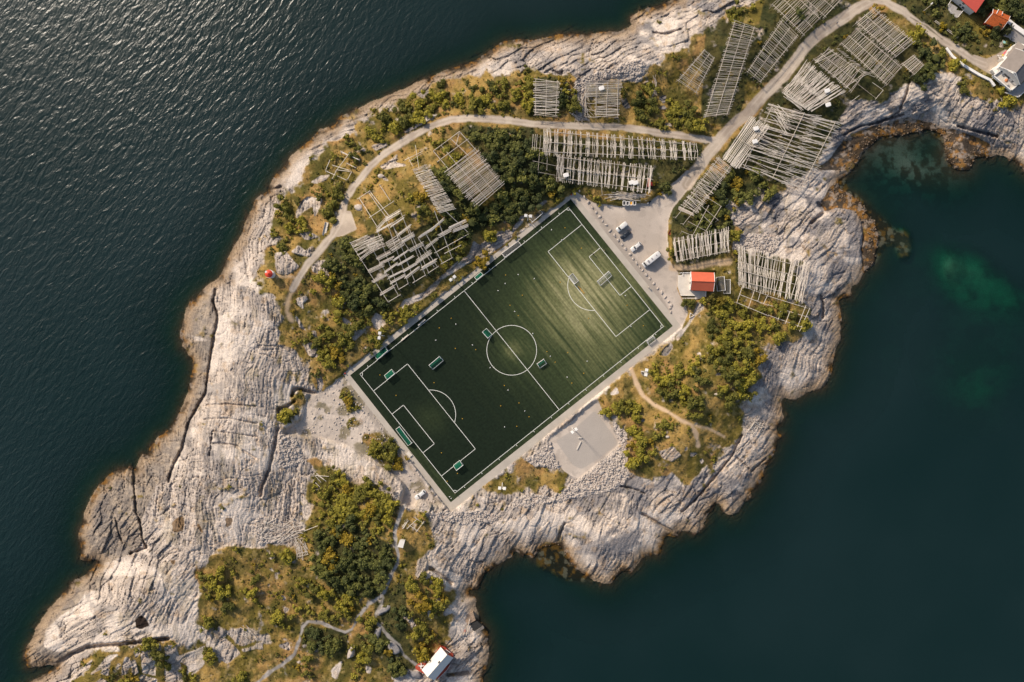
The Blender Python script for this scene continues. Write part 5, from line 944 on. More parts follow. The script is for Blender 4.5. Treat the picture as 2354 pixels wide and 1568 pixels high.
d = T(1,3,(430,388))[0]; z = gsm(d); p = P(d, z); t = thing('wooden_ladder', 'white wooden ladder lying by the leaning pole bundle', 'ladder', (p.x, p.y, z + .4), math.radians(14))
for s in (-.55, .55): MB().box((0, s, .1), 4.2, .12, .14).build('rail', M_POLE[1], t)
for k in range(7): MB().box((-1.8 + k * .6, 0, .1), .1, 1.1, .09).build('rung', M_POLE[1], t)
d = T(2,1,(1650,1335))[0]; z = gsm(d); p = [P(q, z + .4) for q in T(2,1,(1640,1310),(1672,1335),(1632,1355))]; t = thing('triangle_frame', 'white triangular wooden frame lying by the right corner of the pitch', 'wooden frame', (p[0].x, p[0].y, z + .3))
for k in range(3): stick('beam', p[k], p[(k + 1) % 3], .16, t, 1)

# ------------------------------------------------------------------ buildings
def shrink(q, f):
    c = sum(q, Vector((0, 0, 0))) / len(q); return [c + (p - c) * f for p in q]
def wall_opening(par, name, A, B, s0, s1, z0, z1, m_frame, m_pane):
    """framed opening on the wall from A to B (metres), standing 4 cm proud"""
    d = (B - A); d.z = 0; ln = d.length; d.normalize(); n = Vector((d.y, -d.x, 0)); a = A + d * (s0 * ln); b = A + d * (s1 * ln)
    def slab(off, th, sa, sb, za, zb):
        p0 = a + d * sa + n * off; p1 = b - d * sb + n * off; p2 = p1 + n * th; p3 = p0 + n * th
        return MB().prism([(p.x, p.y) for p in (p0, p1, p2, p3)], za, zb)
    o = slab(-.02, .07, 0, 0, z0, z1).build(name, m_frame, par, -par.location if par.type == 'EMPTY' else None)
    slab(.05, .02, .1, .1, z0 + .1, z1 - .1).build('pane', m_pane, o)
def gable(name, label, cat, eL, rd_, eR, ze, zr, g, m_wall, m_roof, trim=None, th=.22, inset=.93, openings=()):
    a, b = (P(d, g + ze) for d in eL); r1, r2 = (P(d, g + zr) for d in rd_); c, d = (P(q, g + ze) for q in eR)
    ce = (a + b + c + d) / 4; t = thing(name, label, cat, (ce.x, ce.y, g)); off = -Vector((ce.x, ce.y, g))
    dn = Vector((0, 0, -th)); mb = MB()
    for q in ((a, b, r2, r1), (d, c, r1, r2)):
        vs = list(q) + [p + dn for p in q]; fs = [(0, 1, 2, 3), (7, 6, 5, 4), (0, 4, 5, 1), (1, 5, 6, 2), (2, 6, 7, 3), (3, 7, 4, 0)]
        if (vs[1] - vs[0]).cross(vs[2] - vs[0]).z < 0: fs = [f[::-1] for f in fs]
        mb.add(vs, fs)
    roof = mb.build('roof', m_roof, t, off); ridge = MB().tube(r1 + Vector((0, 0, .02)), r2 + Vector((0, 0, .02)), .13, 6); ridge.build('ridge_cap', m_roof, roof)
    w_ = shrink([a, b, d, c], inset); ax = (r2 - r1).normalized(); k1 = (w_[0] + w_[3]) / 2; k2 = (w_[1] + w_[2]) / 2
    top = g + ze - .05 - th; apx = g + zr - th - (g + ze) * 0 - (1 - inset) * (zr - ze) - .05
    W0 = [Vector((p.x, p.y, g - 1.2)) for p in w_]; W1 = [Vector((p.x, p.y, top + (1 - inset) * (zr - ze) * .9)) for p in w_]
    A1 = Vector((k1.x, k1.y, apx)); A2 = Vector((k2.x, k2.y, apx))
    mb = MB(); mb.add(W0 + W1 + [A1, A2], [(0, 1, 5, 4), (1, 2, 6, 9, 5), (2, 3, 7, 6), (3, 0, 4, 8, 7), (4, 5, 9, 8), (8, 9, 6, 7)])
    wl = mb.build('wall', m_wall, t, off)
    if trim:
        for q in ((a, r1), (r1, c), (b, r2), (r2, d)): MB().tube(q[0] + dn * .4, q[1] + dn * .4, .13, 5).build('barge_board', trim, t, off)
    for nm, side, s0, s1, z0, z1 in openings:
        A, B = {'L': (W0[0], W0[1]), 'R': (W0[2], W0[3]), '1': (W0[3], W0[0]), '2': (W0[1], W0[2])}[side]
        mid = (A + B) / 2; nn = Vector(((B - A).y, -(B - A).x, 0))
        if nn.dot(Vector((mid.x - ce.x, mid.y - ce.y, 0))) < 0: A, B = B, A
        wall_opening(t, nm, A, B, s0, s1, g + z0, g + z1, M_WHITE, M_GLASS)
    return t
def slabq(par, name, pts, z, th, m, g0=None):
    q = [P(d, z) for d in pts]; off = -par.location if par else Vector((0, 0, 0))
    return MB().prism([(p.x, p.y) for p in q], z - th, z).build(name, m, par, off)
def railing(par, name, pts, z, ht, m, th=.16, solid=True):
    off = -par.location; mb = MB()
    for a, b in zip(pts[:-1], pts[1:]):
        A, B = P(a, z), P(b, z); d = (B - A).normalized(); n = Vector((-d.y, d.x, 0)) * th / 2
        if solid: mb.prism([((p).x, (p).y) for p in (A - n - d * th / 2, B - n + d * th / 2, B + n + d * th / 2, A + n - d * th / 2)], z - .3, z + ht)
        else:
            for zz in (z + ht, z + ht * .5): mb.tube(Vector((A.x, A.y, zz)), Vector((B.x, B.y, zz)), th / 2, 5)
            k = max(1, int((B - A).length / 1.6))
            for i in range(k + 1): q = A.lerp(B, i / k); mb.tube((q.x, q.y, z - .6), (q.x, q.y, z + ht), th / 2, 5)
    return mb.build(name, m, par, off)
R_RED = mat('red_roof_sheet', (.62, .135, .065), .5, .3, noise=.06, scale=.8); R_PINK = mat('coral_red_roof_sheet', (.60, .10, .07), .5, .3, noise=.05, scale=.8); R_ORANGE = mat('orange_clay_tiles', (.50, .115, .03), .75, .2, noise=.35, scale=2.2, bump=.4)
R_WHITE = mat('white_roof_sheet', (.72, .67, .60), .5, .3, noise=.05, scale=.5); R_GREY = mat('grey_brown_roof_felt', (.26, .22, .19), .85, .2, noise=.12, scale=.7); R_DARKGREY = mat('dark_grey_roof_slope', (.15, .145, .145), .8, .2, noise=.12, scale=1)
W_WHITE = mat('white_clapboard', (.78, .74, .67), .6, .3, noise=.05, scale=1.2); W_RED = mat('red_clapboard', (.42, .065, .03), .7, .2, noise=.15, scale=1.5); D_RED = mat('red_deck_boards', (.46, .085, .05), .75, .2, noise=.12, scale=1.4); D_GREY = mat('grey_deck_boards', (.40, .37, .34), .8, .2, noise=.15, scale=1.2)
zb = lambda *q: Z(2080, 820, 9.8, *q)
gB = PZ + .5
bh = gable('boathouse', 'white boathouse with bright red roof between car park and sea racks', 'boathouse', zb((775,290),(1490,318)), zb((795,575),(1510,600)), zb((760,858),(1470,895)), 3.2, 5.2, gB, W_WHITE, R_RED, M_WHITE, openings=(('window', '1', .25, .4, 1.0, 2.2), ('door', '1', .5, .66, .1, 2.2), ('window', 'R', .3, .42, 1.0, 2.0), ('window', 'R', .6, .72, 1.0, 2.0)))
tr_ = thing('terrace', 'pale concrete terrace wrapped round the front of the red roofed boathouse', 'terrace', (bh.location.x, bh.location.y, PZ))
slabq(tr_, 'floor', zb((385,395),(505,385),(520,322),(800,322),(790,830),(850,880),(1235,890),(1225,1045),(1040,1120),(905,1140),(905,1030),(460,1010),(440,950),(380,770)), PZ + .55, 1.2, M_CONC)
railing(tr_, 'parapet', zb((430,335),(515,322),(770,322)), PZ + .55, .5, M_WHITE, .22); railing(tr_, 'parapet', zb((522,325),(530,400)), PZ + .55, .5, M_WHITE, .2); railing(tr_, 'parapet', zb((1232,890),(1222,1045)), PZ + .55, .5, M_WHITE, .2); railing(tr_, 'parapet', zb((470,1018),(905,1026)), PZ + .55, .4, M_WHITE, .16)
slabq(tr_, 'step', zb((510,1085),(900,1080),(900,1115),(515,1120)), PZ + .25, .8, M_CONC)
z6 = lambda *q: Z(1260, 1990, 9.808, *q)
gW = gsm(z6((1050,800))[0]) + .3
wb = gable('boathouse', 'red walled boathouse with white roof at the bottom of the island', 'boathouse', z6((1150,320),(565,1020)), z6((1345,550),(745,1240)), z6((1535,655),(955,1345)), 3.4, 5.8, gW, W_RED, R_WHITE, None, inset=.92, openings=(('window', '1', .35, .65, 1.2, 2.6), ('window', 'L', .3, .4, 1, 2), ('window', 'L', .6, .7, 1, 2)))
for q in ((1085,790),(1108,765)): p = P(z6(q)[0], gW + 5.7); MB().tube((p.x, p.y, gW + 5.0), (p.x, p.y, gW + 6.3), .16, 8).build('flue_pipe', M_TYRE, wb, -wb.location)
dk_ = thing('red_deck', 'red painted deck with white table at the left of the bottom boathouse', 'deck', (wb.location.x, wb.location.y, gW)); slabq(dk_, 'floor', z6((365,930),(440,850),(520,815),(700,800),(760,900),(640,1140),(400,1010)), gW + .5, 1.0, D_RED)
dk2 = thing('red_deck', 'narrow red deck along the seaward side of the bottom boathouse', 'deck', (wb.location.x, wb.location.y, gW)); slabq(dk2, 'floor', z6((1440,870),(1340,1020),(1065,1305),(1020,1285),(1200,1000)), gW + .4, 1.4, D_RED); railing(dk2, 'edge_board', z6((1440,870),(1345,1020),(1065,1305)), gW + .4, .12, M_POLE[1], .2)
dk3 = thing('red_deck', 'red strip of deck with a dark hatch at the upper end of the bottom boathouse', 'deck', (wb.location.x, wb.location.y, gW)); slabq(dk3, 'floor', z6((1180,285),(1300,350),(1440,490),(1535,560),(1535,640),(1340,540),(1150,330)), gW + .6, 1.2, D_RED); slabq(dk3, 'hatch', z6((1315,395),(1440,490),(1420,520),(1310,420)), gW + .68, .1, M_GLASS); railing(dk3, 'edge_board', z6((1315,388),(1440,488)), gW + .6, .16, M_WHITE, .14)
tb = thing('garden_table', 'white garden table with chairs on the red deck', 'garden table', (*[c_ for c_ in P(z6((555,880))[0], gW + .5)][:2], gW + .5), .5)
MB().box((0, 0, .72), 1.1, .8, .06).build('tabletop', M_WHITE, tb)
for x, y in ((-.45, -.3), (.45, -.3), (.45, .3), (-.45, .3)): MB().box((x, y, .35), .06, .06, .7).build('leg', M_WHITE, tb)
for k, (x, y) in enumerate(((-.9, 0), (.9, 0), (0, .75), (0, -.75))):
    q = P(z6((555,880))[0], gW + .5); c = thing('garden_chair', 'white garden chair round the table on the red deck', 'garden chair', (q.x + x, q.y + y, gW + .5), math.atan2(-y, -x), 'white chairs on the red deck')
    MB().box((0, 0, .44), .45, .45, .05).build('seat', M_WHITE, c); MB().box((-.22, 0, .7), .05, .45, .5).build('backrest', M_WHITE, c)
    for a, b in ((-.2, -.2), (.2, -.2), (.2, .2), (-.2, .2)): MB().box((a, b, .21), .05, .05, .42).build('leg', M_WHITE, c)
wkz = gW + .2; wk = thing('boardwalk', 'grey plank boardwalk over the rocks from the bottom boathouse', 'boardwalk', (wb.location.x, wb.location.y, wkz))
bwa = z6((1560,620),(1720,500),(1960,290)); bwb = z6((1640,700),(1800,590),(1985,360)); mb = MB()
for k in range(2):
    for i in range(14):
        s0, s1 = i / 14, (i + .9) / 14; q = [P(lerp2(bwa[k], bwa[k + 1], s0), wkz), P(lerp2(bwa[k], bwa[k + 1], s1), wkz), P(lerp2(bwb[k], bwb[k + 1], s1), wkz), P(lerp2(bwb[k], bwb[k + 1], s0), wkz)]; mb.prism([(p.x, p.y) for p in q], wkz - .08, wkz)
mb.build('planks', M_POLE[2], wk, -wk.location)
for bw in (bwa, bwb):
    for k in range(2): stick('joist', P(bw[k], wkz - .16), P(bw[k + 1], wkz - .16), .1, wk, 3)
z8 = lambda *q: Z(1220, 1620, 13.06, *q)
gC = gsm(z8((440,1050))[0]); q = [P(d, gC + 2.4) for d in z8((385,890),(592,930),(512,1215),(290,1165))]; c = sum(q, Vector()) / 4
cb = thing('shed', 'small square white shed beside the stone footpath', 'shed', (c.x, c.y, gC)); MB().prism([(p.x, p.y) for p in shrink(q, .88)], gC - .6, gC + 2.25).build('wall', W_WHITE, cb, -cb.location); MB().prism([(p.x, p.y) for p in q], [gC + 2.25, gC + 2.25, gC + 2.4, gC + 2.4], [gC + 2.4, gC + 2.4, gC + 2.55, gC + 2.55]).build('roof', R_WHITE, cb, -cb.location); sw = shrink(q, .88); wall_opening(cb, 'door', Vector((sw[2].x, sw[2].y, 0)), Vector((sw[3].x, sw[3].y, 0)), .3, .7, gC, gC + 1.9, M_POLE[0], M_POLE[2])
z4_ = lambda *q: Z(2920, 0, 8.386, *q)
gH = gsm((2250, 30)) ; gH = max(gH, 4.5)
nh = gable('house', 'white two storey house with coral red roof at the top edge', 'house', z4_((1085,335),(420,-235)), z4_((1350,-50),(690,-620)), z4_((1600,-380),(940,-950)), 4.3, 7.0, gH, W_WHITE, R_PINK, None, inset=.93, openings=(('window', 'L', .16, .24, 2.5, 3.6), ('window', 'L', .52, .62, 2.5, 3.6), ('window', 'L', .5, .58, .6, 1.8), ('window', 'L', .62, .72, .6, 1.8), ('window', 'L', .2, .24, .8, 1.4)))
nd = thing('terrace', 'grey raised terrace in front of the coral roofed white house', 'terrace', (nh.location.x, nh.location.y, gH)); slabq(nd, 'floor', z4_((340,160),(400,75),(610,200),(570,270),(735,295),(600,470),(555,465),(405,345)), gH + .5, 1.4, D_GREY); railing(nd, 'railing', z4_((430,0),(340,150),(405,345),(590,475),(730,300)), gH + .5, .9, M_WHITE, .1, False)
sh = gable('cottage', 'small cottage with bright orange tiled roof behind the dark garden tree', 'cottage', z4_((1320,600),(1760,790)), z4_((1530,350),(1945,545)), z4_((1545,240),(1990,430)), 2.5, 4.2, gH, W_RED, R_ORANGE, M_WHITE, inset=.9, openings=(('window', 'L', .2, .4, .8, 1.8),))
q = [P(d, gH + 3.4) for d in z4_((1610,375),(1665,262),(1778,320),(1735,432))]; dm = MB().prism([(p.x, p.y) for p in q], gH + 2.2, [gH + 3.6, gH + 3.5, gH + 3.9, gH + 4.0]); dm.build('dormer', R_ORANGE, sh, -sh.location)
for a, b in ((0, 1), (2, 3)): MB().tube(q[a] + Vector((0, 0, .45)), q[b] + Vector((0, 0, .45)), .14, 5).build('barge_board', M_WHITE, sh, -sh.location)
z5 = lambda *q: Z(3050, 120, 7.84, *q)
gR = gsm((2310, 170)); gR = max(gR, 4.2)
bh2 = gable('house', 'large white gabled house with balcony at the right edge', 'house', z5((575,690),(960,240)), z5((975,845),(1370,385)), z5((1080,1140),(1500,690)), 5.2, 7.4, gR, W_WHITE, R_GREY, M_WHITE, inset=.95, openings=(('window', '1', .16, .26, 2.9, 4.0), ('window', '1', .32, .62, 2.9, 4.2), ('window', '1', .72, .82, 2.9, 4.0), ('door', '1', .45, .6, .2, 2.2)))
r_ = [c for c in bh2.children if c.name.startswith('roof')][0]; r_.data.materials.append(R_DARKGREY)
for pl in r_.data.polygons[6:]: pl.material_index = 1  # second slope takes the darker grey
bal = slabq(bh2, 'balcony', z5((410,930),(560,800),(1040,1110),(835,1285)), gR + 2.6, .3, M_CONC); railing(bh2, 'balcony_wall', z5((570,810),(405,930),(835,1292),(1050,1110)), gR + 2.6, .8, M_WHITE, .35)
MB().box((*P(z5((470,780))[0], gR + 2)[:2], gR + 1.2), 2.2, 1.8, 2.6, .7).build('porch', W_WHITE, bh2, -bh2.location)
for q in z5((450,960),(820,1260),(640,1110)): p = P(q, gR + 2.4); MB().tube((p.x, p.y, gR - 2), (p.x, p.y, gR + 2.4), .14, 6).build('balcony_post', M_WHITE, bh2, -bh2.location)
lw_ = thing('terrace', 'low grey boarded terrace below the gabled house at the right edge', 'terrace', (bh2.location.x, bh2.location.y, gR)); slabq(lw_, 'floor', z5((705,1335),(860,1280),(1085,1150),(1300,960),(1420,1100),(1020,1450)), gR + .8, 2.5, D_GREY); railing(lw_, 'parapet', z5((700,1340),(1020,1450),(1420,1100)), gR + .8, .5, M_WHITE, .25)
ann = gable('house', 'long grey roofed white house behind the gabled one at the right edge', 'house', z5((745,415),(1035,75)), z5((905,560),(1210,205)), z5((1060,690),(1380,330)), 3.6, 5.4, gR, W_WHITE, R_GREY, None, inset=.93, openings=(('window', 'L', .2, .3, 1.4, 2.6), ('window', 'L', .6, .72, 1.4, 2.6)))
hv = slabq(ann, 'entrance_porch', z5((640,480),(735,415),(790,490),(720,555)), gR + 3.0, 3.4, W_WHITE)
par = thing('garden_table', 'table with pale and orange parasols on the balcony', 'garden table', (*P(z5((700,1000))[0], gR + 2.6)[:2], gR + 2.62)); MB().rings([ring(-.6, .6, .6, .7, 16, 2), ring(-.6, .6, .6, .75, 16, 2)]).build('tabletop', M_POLE[1], par); MB().tube((0, 0, 0), (0, 0, .7), .06).build('leg', M_POLE[2], par)
pz = thing('parasol', 'orange parasol folded open on the white balcony', 'parasol', (*P(z5((735,1040))[0], gR + 4)[:2], gR + 2.62)); MB().tube((0, 0, 0), (0, 0, 2), .03).build('pole', M_POLE[1], pz); MB().tube((0, 0, 1.7), (0, 0, 2.1), .7, 8, .05).build('canopy', mat('orange_canvas', (.55, .2, .08), .8, .2), pz)
for d, lb, cc in ((z5((695,370))[0], 'pink kayak leaning against the wall of the long house', (.55, .1, .12)), (z5((640,420))[0], 'yellow plastic barrel by the wall of the long house', (.6, .4, .03)), (zz_ := z5((590,470))[0], 'pale stacked furniture in front of the long house', (.6, .55, .5))):
    p = P(d, gR + .5); nm = lb.split()[1] if 'kayak' in lb else ('barrel' if 'barrel' in lb else 'stacked_furniture'); m_ = mat(nm + '_plastic', cc, .5, .4)
    if 'kayak' in lb: tag(MB().rings([[(x, r * math.cos(t), .3 + r * math.sin(t)) for t in [2 * math.pi * k / 10 for k in range(10)]] for x, r in ((-1.6, .03), (-.9, .25), (0, .33), (.9, .25), (1.6, .03))]).build('kayak', m_, None, (p.x, p.y, gR)), lb, 'kayak').rotation_euler = (0, 0, .85)
    elif 'barrel' in lb: tag(MB().tube((0, 0, 0), (0, 0, .9), .32, 14).tube((0, 0, .9), (0, 0, .95), .34, 14).build('barrel', m_, None, (p.x, p.y, gR)), lb, 'barrel')
    else: tag(MB().box((0, 0, .4), .9, .7, .08, .4).box((.3, .2, .2), .1, .1, .4).box((-.3, -.2, .2), .1, .1, .4).box((.1, .5, .5), .7, .3, 1.0, .2).box((-.6, .6, .3), .5, .5, .6, 1).build('stacked_furniture', m_, None, (p.x, p.y, gR)), lb, 'furniture')
def low_wall(label, pts, wd, ht, m, name='wall', cat='wall'):
    z0 = [gsm(d) for d in pts]; p0 = P(pts[0], z0[0]); t = thing(name, label, cat, (p0.x, p0.y, z0[0])); mb = MB(); cap = MB(); n = 0
    fine = []
    for k in range(len(pts) - 1):
        for i in range(6): fine.append(lerp2(pts[k], pts[k + 1], i / 6))
    fine.append(pts[-1]); L0, R0, ZZ = [], [], []
    for k, d in enumerate(fine):
        a = fine[max(0, k - 1)]; b = fine[min(len(fine) - 1, k + 1)]; dx, dy = b[0] - a[0], b[1] - a[1]; l = math.hypot(dx, dy); z = gsm(d) + ht; ZZ.append(z); L0.append(P((d[0] - dy / l * wd / K / 2, d[1] + dx / l * wd / K / 2), z)); R0.append(P((d[0] + dy / l * wd / K / 2, d[1] - dx / l * wd / K / 2), z))
    for k in range(len(fine) - 1):
        for mbx, za, zb_, e in ((mb, -ht - 1.5, -.12, 0), (cap, -.12, 0, .06)):
            q = [L0[k], L0[k + 1], R0[k + 1], R0[k]]; c = sum(q, Vector()) / 4; z = [ZZ[k], ZZ[k + 1], ZZ[k + 1], ZZ[k]]
            mbx.prism([(p.x, p.y) for p in q], [a + za for a in z], [a + zb_ for a in z])
    mb.build('wall_body', m, t, -t.location); cap.build('coping', M_WHITE, t, -t.location); return t
low_wall('white retaining wall curving along the lane beside the gabled house', T(3,0,(1640,440),(1700,520),(1800,600),(1950,690),(2045,735),(2085,790)), .9, 1.0, M_CONC)
low_wall('broad pale garden wall running off the right edge beside the orange cottage', z4_((1950,555),(2130,700),(2348,850),(2600,1020)), 1.7, 1.1, M_CONC)
yd = slabq(None, 'paved_yard', z4_((1960,620),(2400,920),(2400,1200),(2060,1150),(1960,1000),(1800,940),(1920,860)), gsm((2330, 80)) + .25, .5, mat('grey_paving', (.33, .30, .275), .9, .2, noise=.1, scale=.5)); tag(yd, kind='structure')
p = P(z4_((1905,1090))[0], gR); pool = thing('paddling_pool', 'turquoise topped box among garden clutter on the dark lawn', 'box', (p.x, p.y, gsm(z4_((1905,1090))[0])), -.5); MB().box((0, 0, .3), 1.5, .7, .6).build('body', M_POLE[0], pool); MB().box((0, 0, .63), 1.6, .8, .06).build('lid', mat('turquoise_plastic', (.30, .55, .50), .5, .3), pool)
p = P(z4_((1820,1120))[0], gR); swg = thing('sawhorse_frame', 'pale wooden frame standing on the dark lawn near the paved yard', 'wooden frame', (p.x, p.y, gsm(z4_((1820,1120))[0])), 1.05)
for s in (-.25, .25): MB().box((0, s, .5), 2.8, .08, .1).build('rail', M_POLE[1], swg)
for x in (-1.2, 1.2): MB().box((x, 0, .25), .1, .6, .5).build('leg', M_POLE[1], swg)
for a, b, lb in ((z4_((20,550))[0], z4_((155,645))[0], 'short white fence above the yellow garden tree'), (z4_((340,775))[0], z4_((620,990))[0], 'longer white rail fence below the yellow garden tree')):
    z = gsm(a); p = P(a, z); f = thing('rail_fence', lb, 'fence', (p.x, p.y, z), 0, 'white rail fences along the garden'); A, B = P(a, z + 1), P(b, gsm(b) + 1); n = (B - A).normalized(); sdv = Vector((-n.y, n.x, 0)) * .22
    for q, hh in ((sdv, 0), (-sdv, -.1)): stick('rail', A + q + Vector((0, 0, hh)), B + q + Vector((0, 0, hh)), .09, f, 1)
    k = max(2, int((B - A).length / 1.6))
    for i in range(k + 1): c = A.lerp(B, i / k); stick('post', c - Vector((0, 0, 1.3)), c + Vector((0, 0, .05)), .07, f, 0)
zl = Z(800, 800, 11.77, (590,690))[0]; g = ground(zl); p = P(zl, g); lh = thing('lighthouse', 'small round white lighthouse with red cap on the western rocks', 'lighthouse', (p.x, p.y, g - .3))
top = P(Z(800, 800, 11.77, (532,672))[0], g + 5.2); ox = 0
MB().tube((0, 0, 0), (0, 0, 3.2), 1.35, 24, 1.15).build('tower', W_WHITE, lh); MB().tube((0, 0, 3.2), (0, 0, 3.4), 1.5, 24).build('gallery', M_WHITE, lh); MB().tube((0, 0, 3.4), (0, 0, 4.4), 1.0, 16).build('lantern_glass', M_GLASS, lh)
cap = MB(); cap.rings([[(r * math.cos(t), r * math.sin(t), zz) for t in [2 * math.pi * k / 12 for k in range(12)]] for r, zz in ((1.4, 4.35), (1.42, 4.45), (.75, 4.95), (.15, 5.25))]); cp = cap.build('roof', mat('bright_red_paint', (.68, .06, .025), .5, .4), lh); MB().tube((0, 0, 5.2), (0, 0, 5.6), .15, 10).build('finial', mat('bright_red_paint', (0, 0, 0)), cp)
MB().box((-.85, .55, 4.62), .8, .7, .5, -.6).build('vent_box', M_WHITE, lh); MB().box((0, 1.3, .9), .8, .12, 1.9).build('door', W_RED, lh)
zq = lambda *q: Z(1400, 1900, 14.71, *q)
gq = max(ground(zq((950,560))[0]), 1.2)
pl_ = thing('landing_platform', 'brown square concrete landing platform on the bottom right shore rocks', 'landing', (*P(zq((950,560))[0], gq)[:2], gq)); slabq(pl_, 'slab', zq((700,430),(1150,185),(1265,570),(740,860)), gq + .5, 2.2, mat('stained_brown_concrete', (.34, .24, .165), .9, .2, noise=.3, scale=.8)); stick('pole', P(zq((1000,510))[0], gq + 1.0), P(zq((835,1270))[0], gq + 1.4), .12, pl_, 1)
sl2 = thing('slipway', 'dark boarded slipway below the brown landing platform', 'slipway', (*P(zq((1300,900))[0], gq)[:2], gq)); slabq(sl2, 'ramp', zq((965,780),(1330,610),(1640,860),(1110,1130)), gq + .1, 1.4, mat('dark_wet_boards', (.035, .033, .03), .7, .3, noise=.4, scale=2))
for k in range(10): a, b = lerp2(zq((1280,1040))[0], zq((1600,830))[0], k / 9), lerp2(zq((1330,1160))[0], zq((1650,950))[0], k / 9); stick('sleeper', P(a, gq + .25), P(b, gq + .2), .13, sl2, 3)
bg_ = thing('rock_steps', 'pink stained concrete steps beside the shore landing', 'steps', (*P(zq((660,1160))[0], gq)[:2], gq))
for k, q in enumerate(((760,1050),(660,1170),(520,1290))): MB().box((*P(zq(q)[0], gq + .8)[:2], gq + .7), 1.0, .9, 1.0, .6).build('step', mat('pink_stained_concrete', (.50, .25, .19), .9, .2, noise=.3), bg_, -bg_.location)

# ------------------------------------------------------------------ people
SKIN = mat('skin', (.45, .28, .2), .6, .3); HAIRM = mat('dark_hair', (.03, .02, .015), .7, .3)
def skin_obj(name, vs, es, rad, m, parent, root=0):
    me = bpy.data.meshes.new(name); me.from_pydata(vs, es, []); me.materials.append(m); o = link(name, me, parent)
    o.modifiers.new('skin', 'SKIN'); s_ = o.modifiers.new('sub', 'SUBSURF'); s_.levels = 1; s_.render_levels = 1
    for i, r in enumerate(rad): me.skin_vertices[0].data[i].radius = (r, r)
    me.skin_vertices[0].data[root].use_root = True; return o
def person(d, label, rz, jacket, trousers, stride=.22):
    z = PZ + .012 if PITCHM[int((d[1] + MG) / ST), int((d[0] + MG) / ST)] > .5 else ground(d); p = P(d, z + .9); t = thing('person', label, 'person', (p.x, p.y, z), rz, 'people out walking and playing')
    s = stride
    vs = [(0, 0, .95), (0, 0, 1.15), (0, 0, 1.35), (.01, 0, 1.5), (.02, 0, 1.58), (.03, 0, 1.68), (0, .09, .92), (s * .5, .1, .5), (s * .6, .1, .08), (s * .6 + .16, .1, .04), (0, -.09, .92), (-s * .3, -.1, .5), (-s * 1.1, -.1, .1), (-s * 1.1 + .15, -.1, .04), (0, .19, 1.42), (-.08, .24, 1.13), (.06, .25, .9), (0, -.19, 1.42), (.06, -.24, 1.13), (.2, -.25, .92)]
    es = [(0, 1), (1, 2), (2, 3), (3, 4), (4, 5), (0, 6), (6, 7), (7, 8), (8, 9), (0, 10), (10, 11), (11, 12), (12, 13), (2, 14), (14, 15), (15, 16), (2, 17), (17, 18), (18, 19)]
    rad = [.14, .13, .14, .06, .085, .10, .095, .065, .045, .035, .095, .065, .045, .035, .06, .045, .035, .06, .045, .035]
    for w_ in (16, 19):
        b = vs[w_]
        for k in range(5):
            i = len(vs); vs += [(b[0] + .05, b[1] - .03 + .015 * k, b[2] - .05), (b[0] + .08, b[1] - .03 + .015 * k, b[2] - .09 - .01 * (k % 3))]; es += [(w_, i), (i, i + 1)]; rad += [.009, .008]
    skin_obj('body', vs, es, rad, SKIN, t)
    skin_obj('jacket', [vs[k] for k in (0, 1, 2, 14, 15, 17, 18)] + [(.05, .25, .97), (.17, -.25, .98)], [(0, 1), (1, 2), (2, 3), (3, 4), (2, 5), (5, 6), (4, 7), (6, 8)], [.16, .155, .165, .08, .06, .08, .06, .05, .05], jacket, t)
    skin_obj('trousers', [vs[k] for k in (0, 6, 7, 8, 10, 11, 12)], [(0, 1), (1, 2), (2, 3), (0, 4), (4, 5), (5, 6)], [.155, .11, .08, .06, .11, .08, .06], trousers, t)
    MB().rings([[(.02 + r * math.cos(a), r * math.sin(a), zz) for a in [2 * math.pi * k / 10 for k in range(10)]] for r, zz in ((.10, 1.66), (.115, 1.72), (.09, 1.78), (.03, 1.80))]).build('hair', HAIRM, t, None, True)
    for y in (-.035, .035): MB().tube((.12, y, 1.685), (.135, y, 1.685), .012, 6).build('eye', M_TYRE, t)
    MB().tube((.12, 0, 1.665), (.15, 0, 1.65), .016, 6, .01).build('nose', SKIN, t)
    return t
CL = lambda n, c: mat(n, c, .8, .2)
person((792.2,442), 'upper of two walkers on the west gravel road, in a purple jacket', 2.0, CL('purple_cloth', (.10, .05, .11)), CL('black_cloth', (.015, .015, .02)))
person((794.2,448.6), 'lower of two walkers on the west gravel road, in a dark green jacket', 2.0, CL('dark_green_cloth', (.03, .09, .06)), CL('black_cloth', (0, 0, 0)))
person((1924,52.5), 'lone walker in a white top on the main road', -2.2, CL('white_cloth', (.7, .68, .65)), CL('navy_cloth', (.02, .025, .05)), .3)
person(T(2,1,(748,768))[0], 'person in dark clothes on the upper line of the right goal area', 1.0, CL('navy_cloth', (0, 0, 0)), CL('black_cloth', (0, 0, 0)), .3)
person(T(2,1,(852,733))[0], 'person in dark top standing just outside the right goal line', 3.4, CL('black_cloth', (0, 0, 0)), CL('tan_cloth', (.35, .25, .15)), .1)
person(T(2,1,(1256,1074))[0], 'person in pale clothes on the paved path opposite the boathouse', -.8, CL('white_cloth', (0, 0, 0)), CL('tan_cloth', (0, 0, 0)))

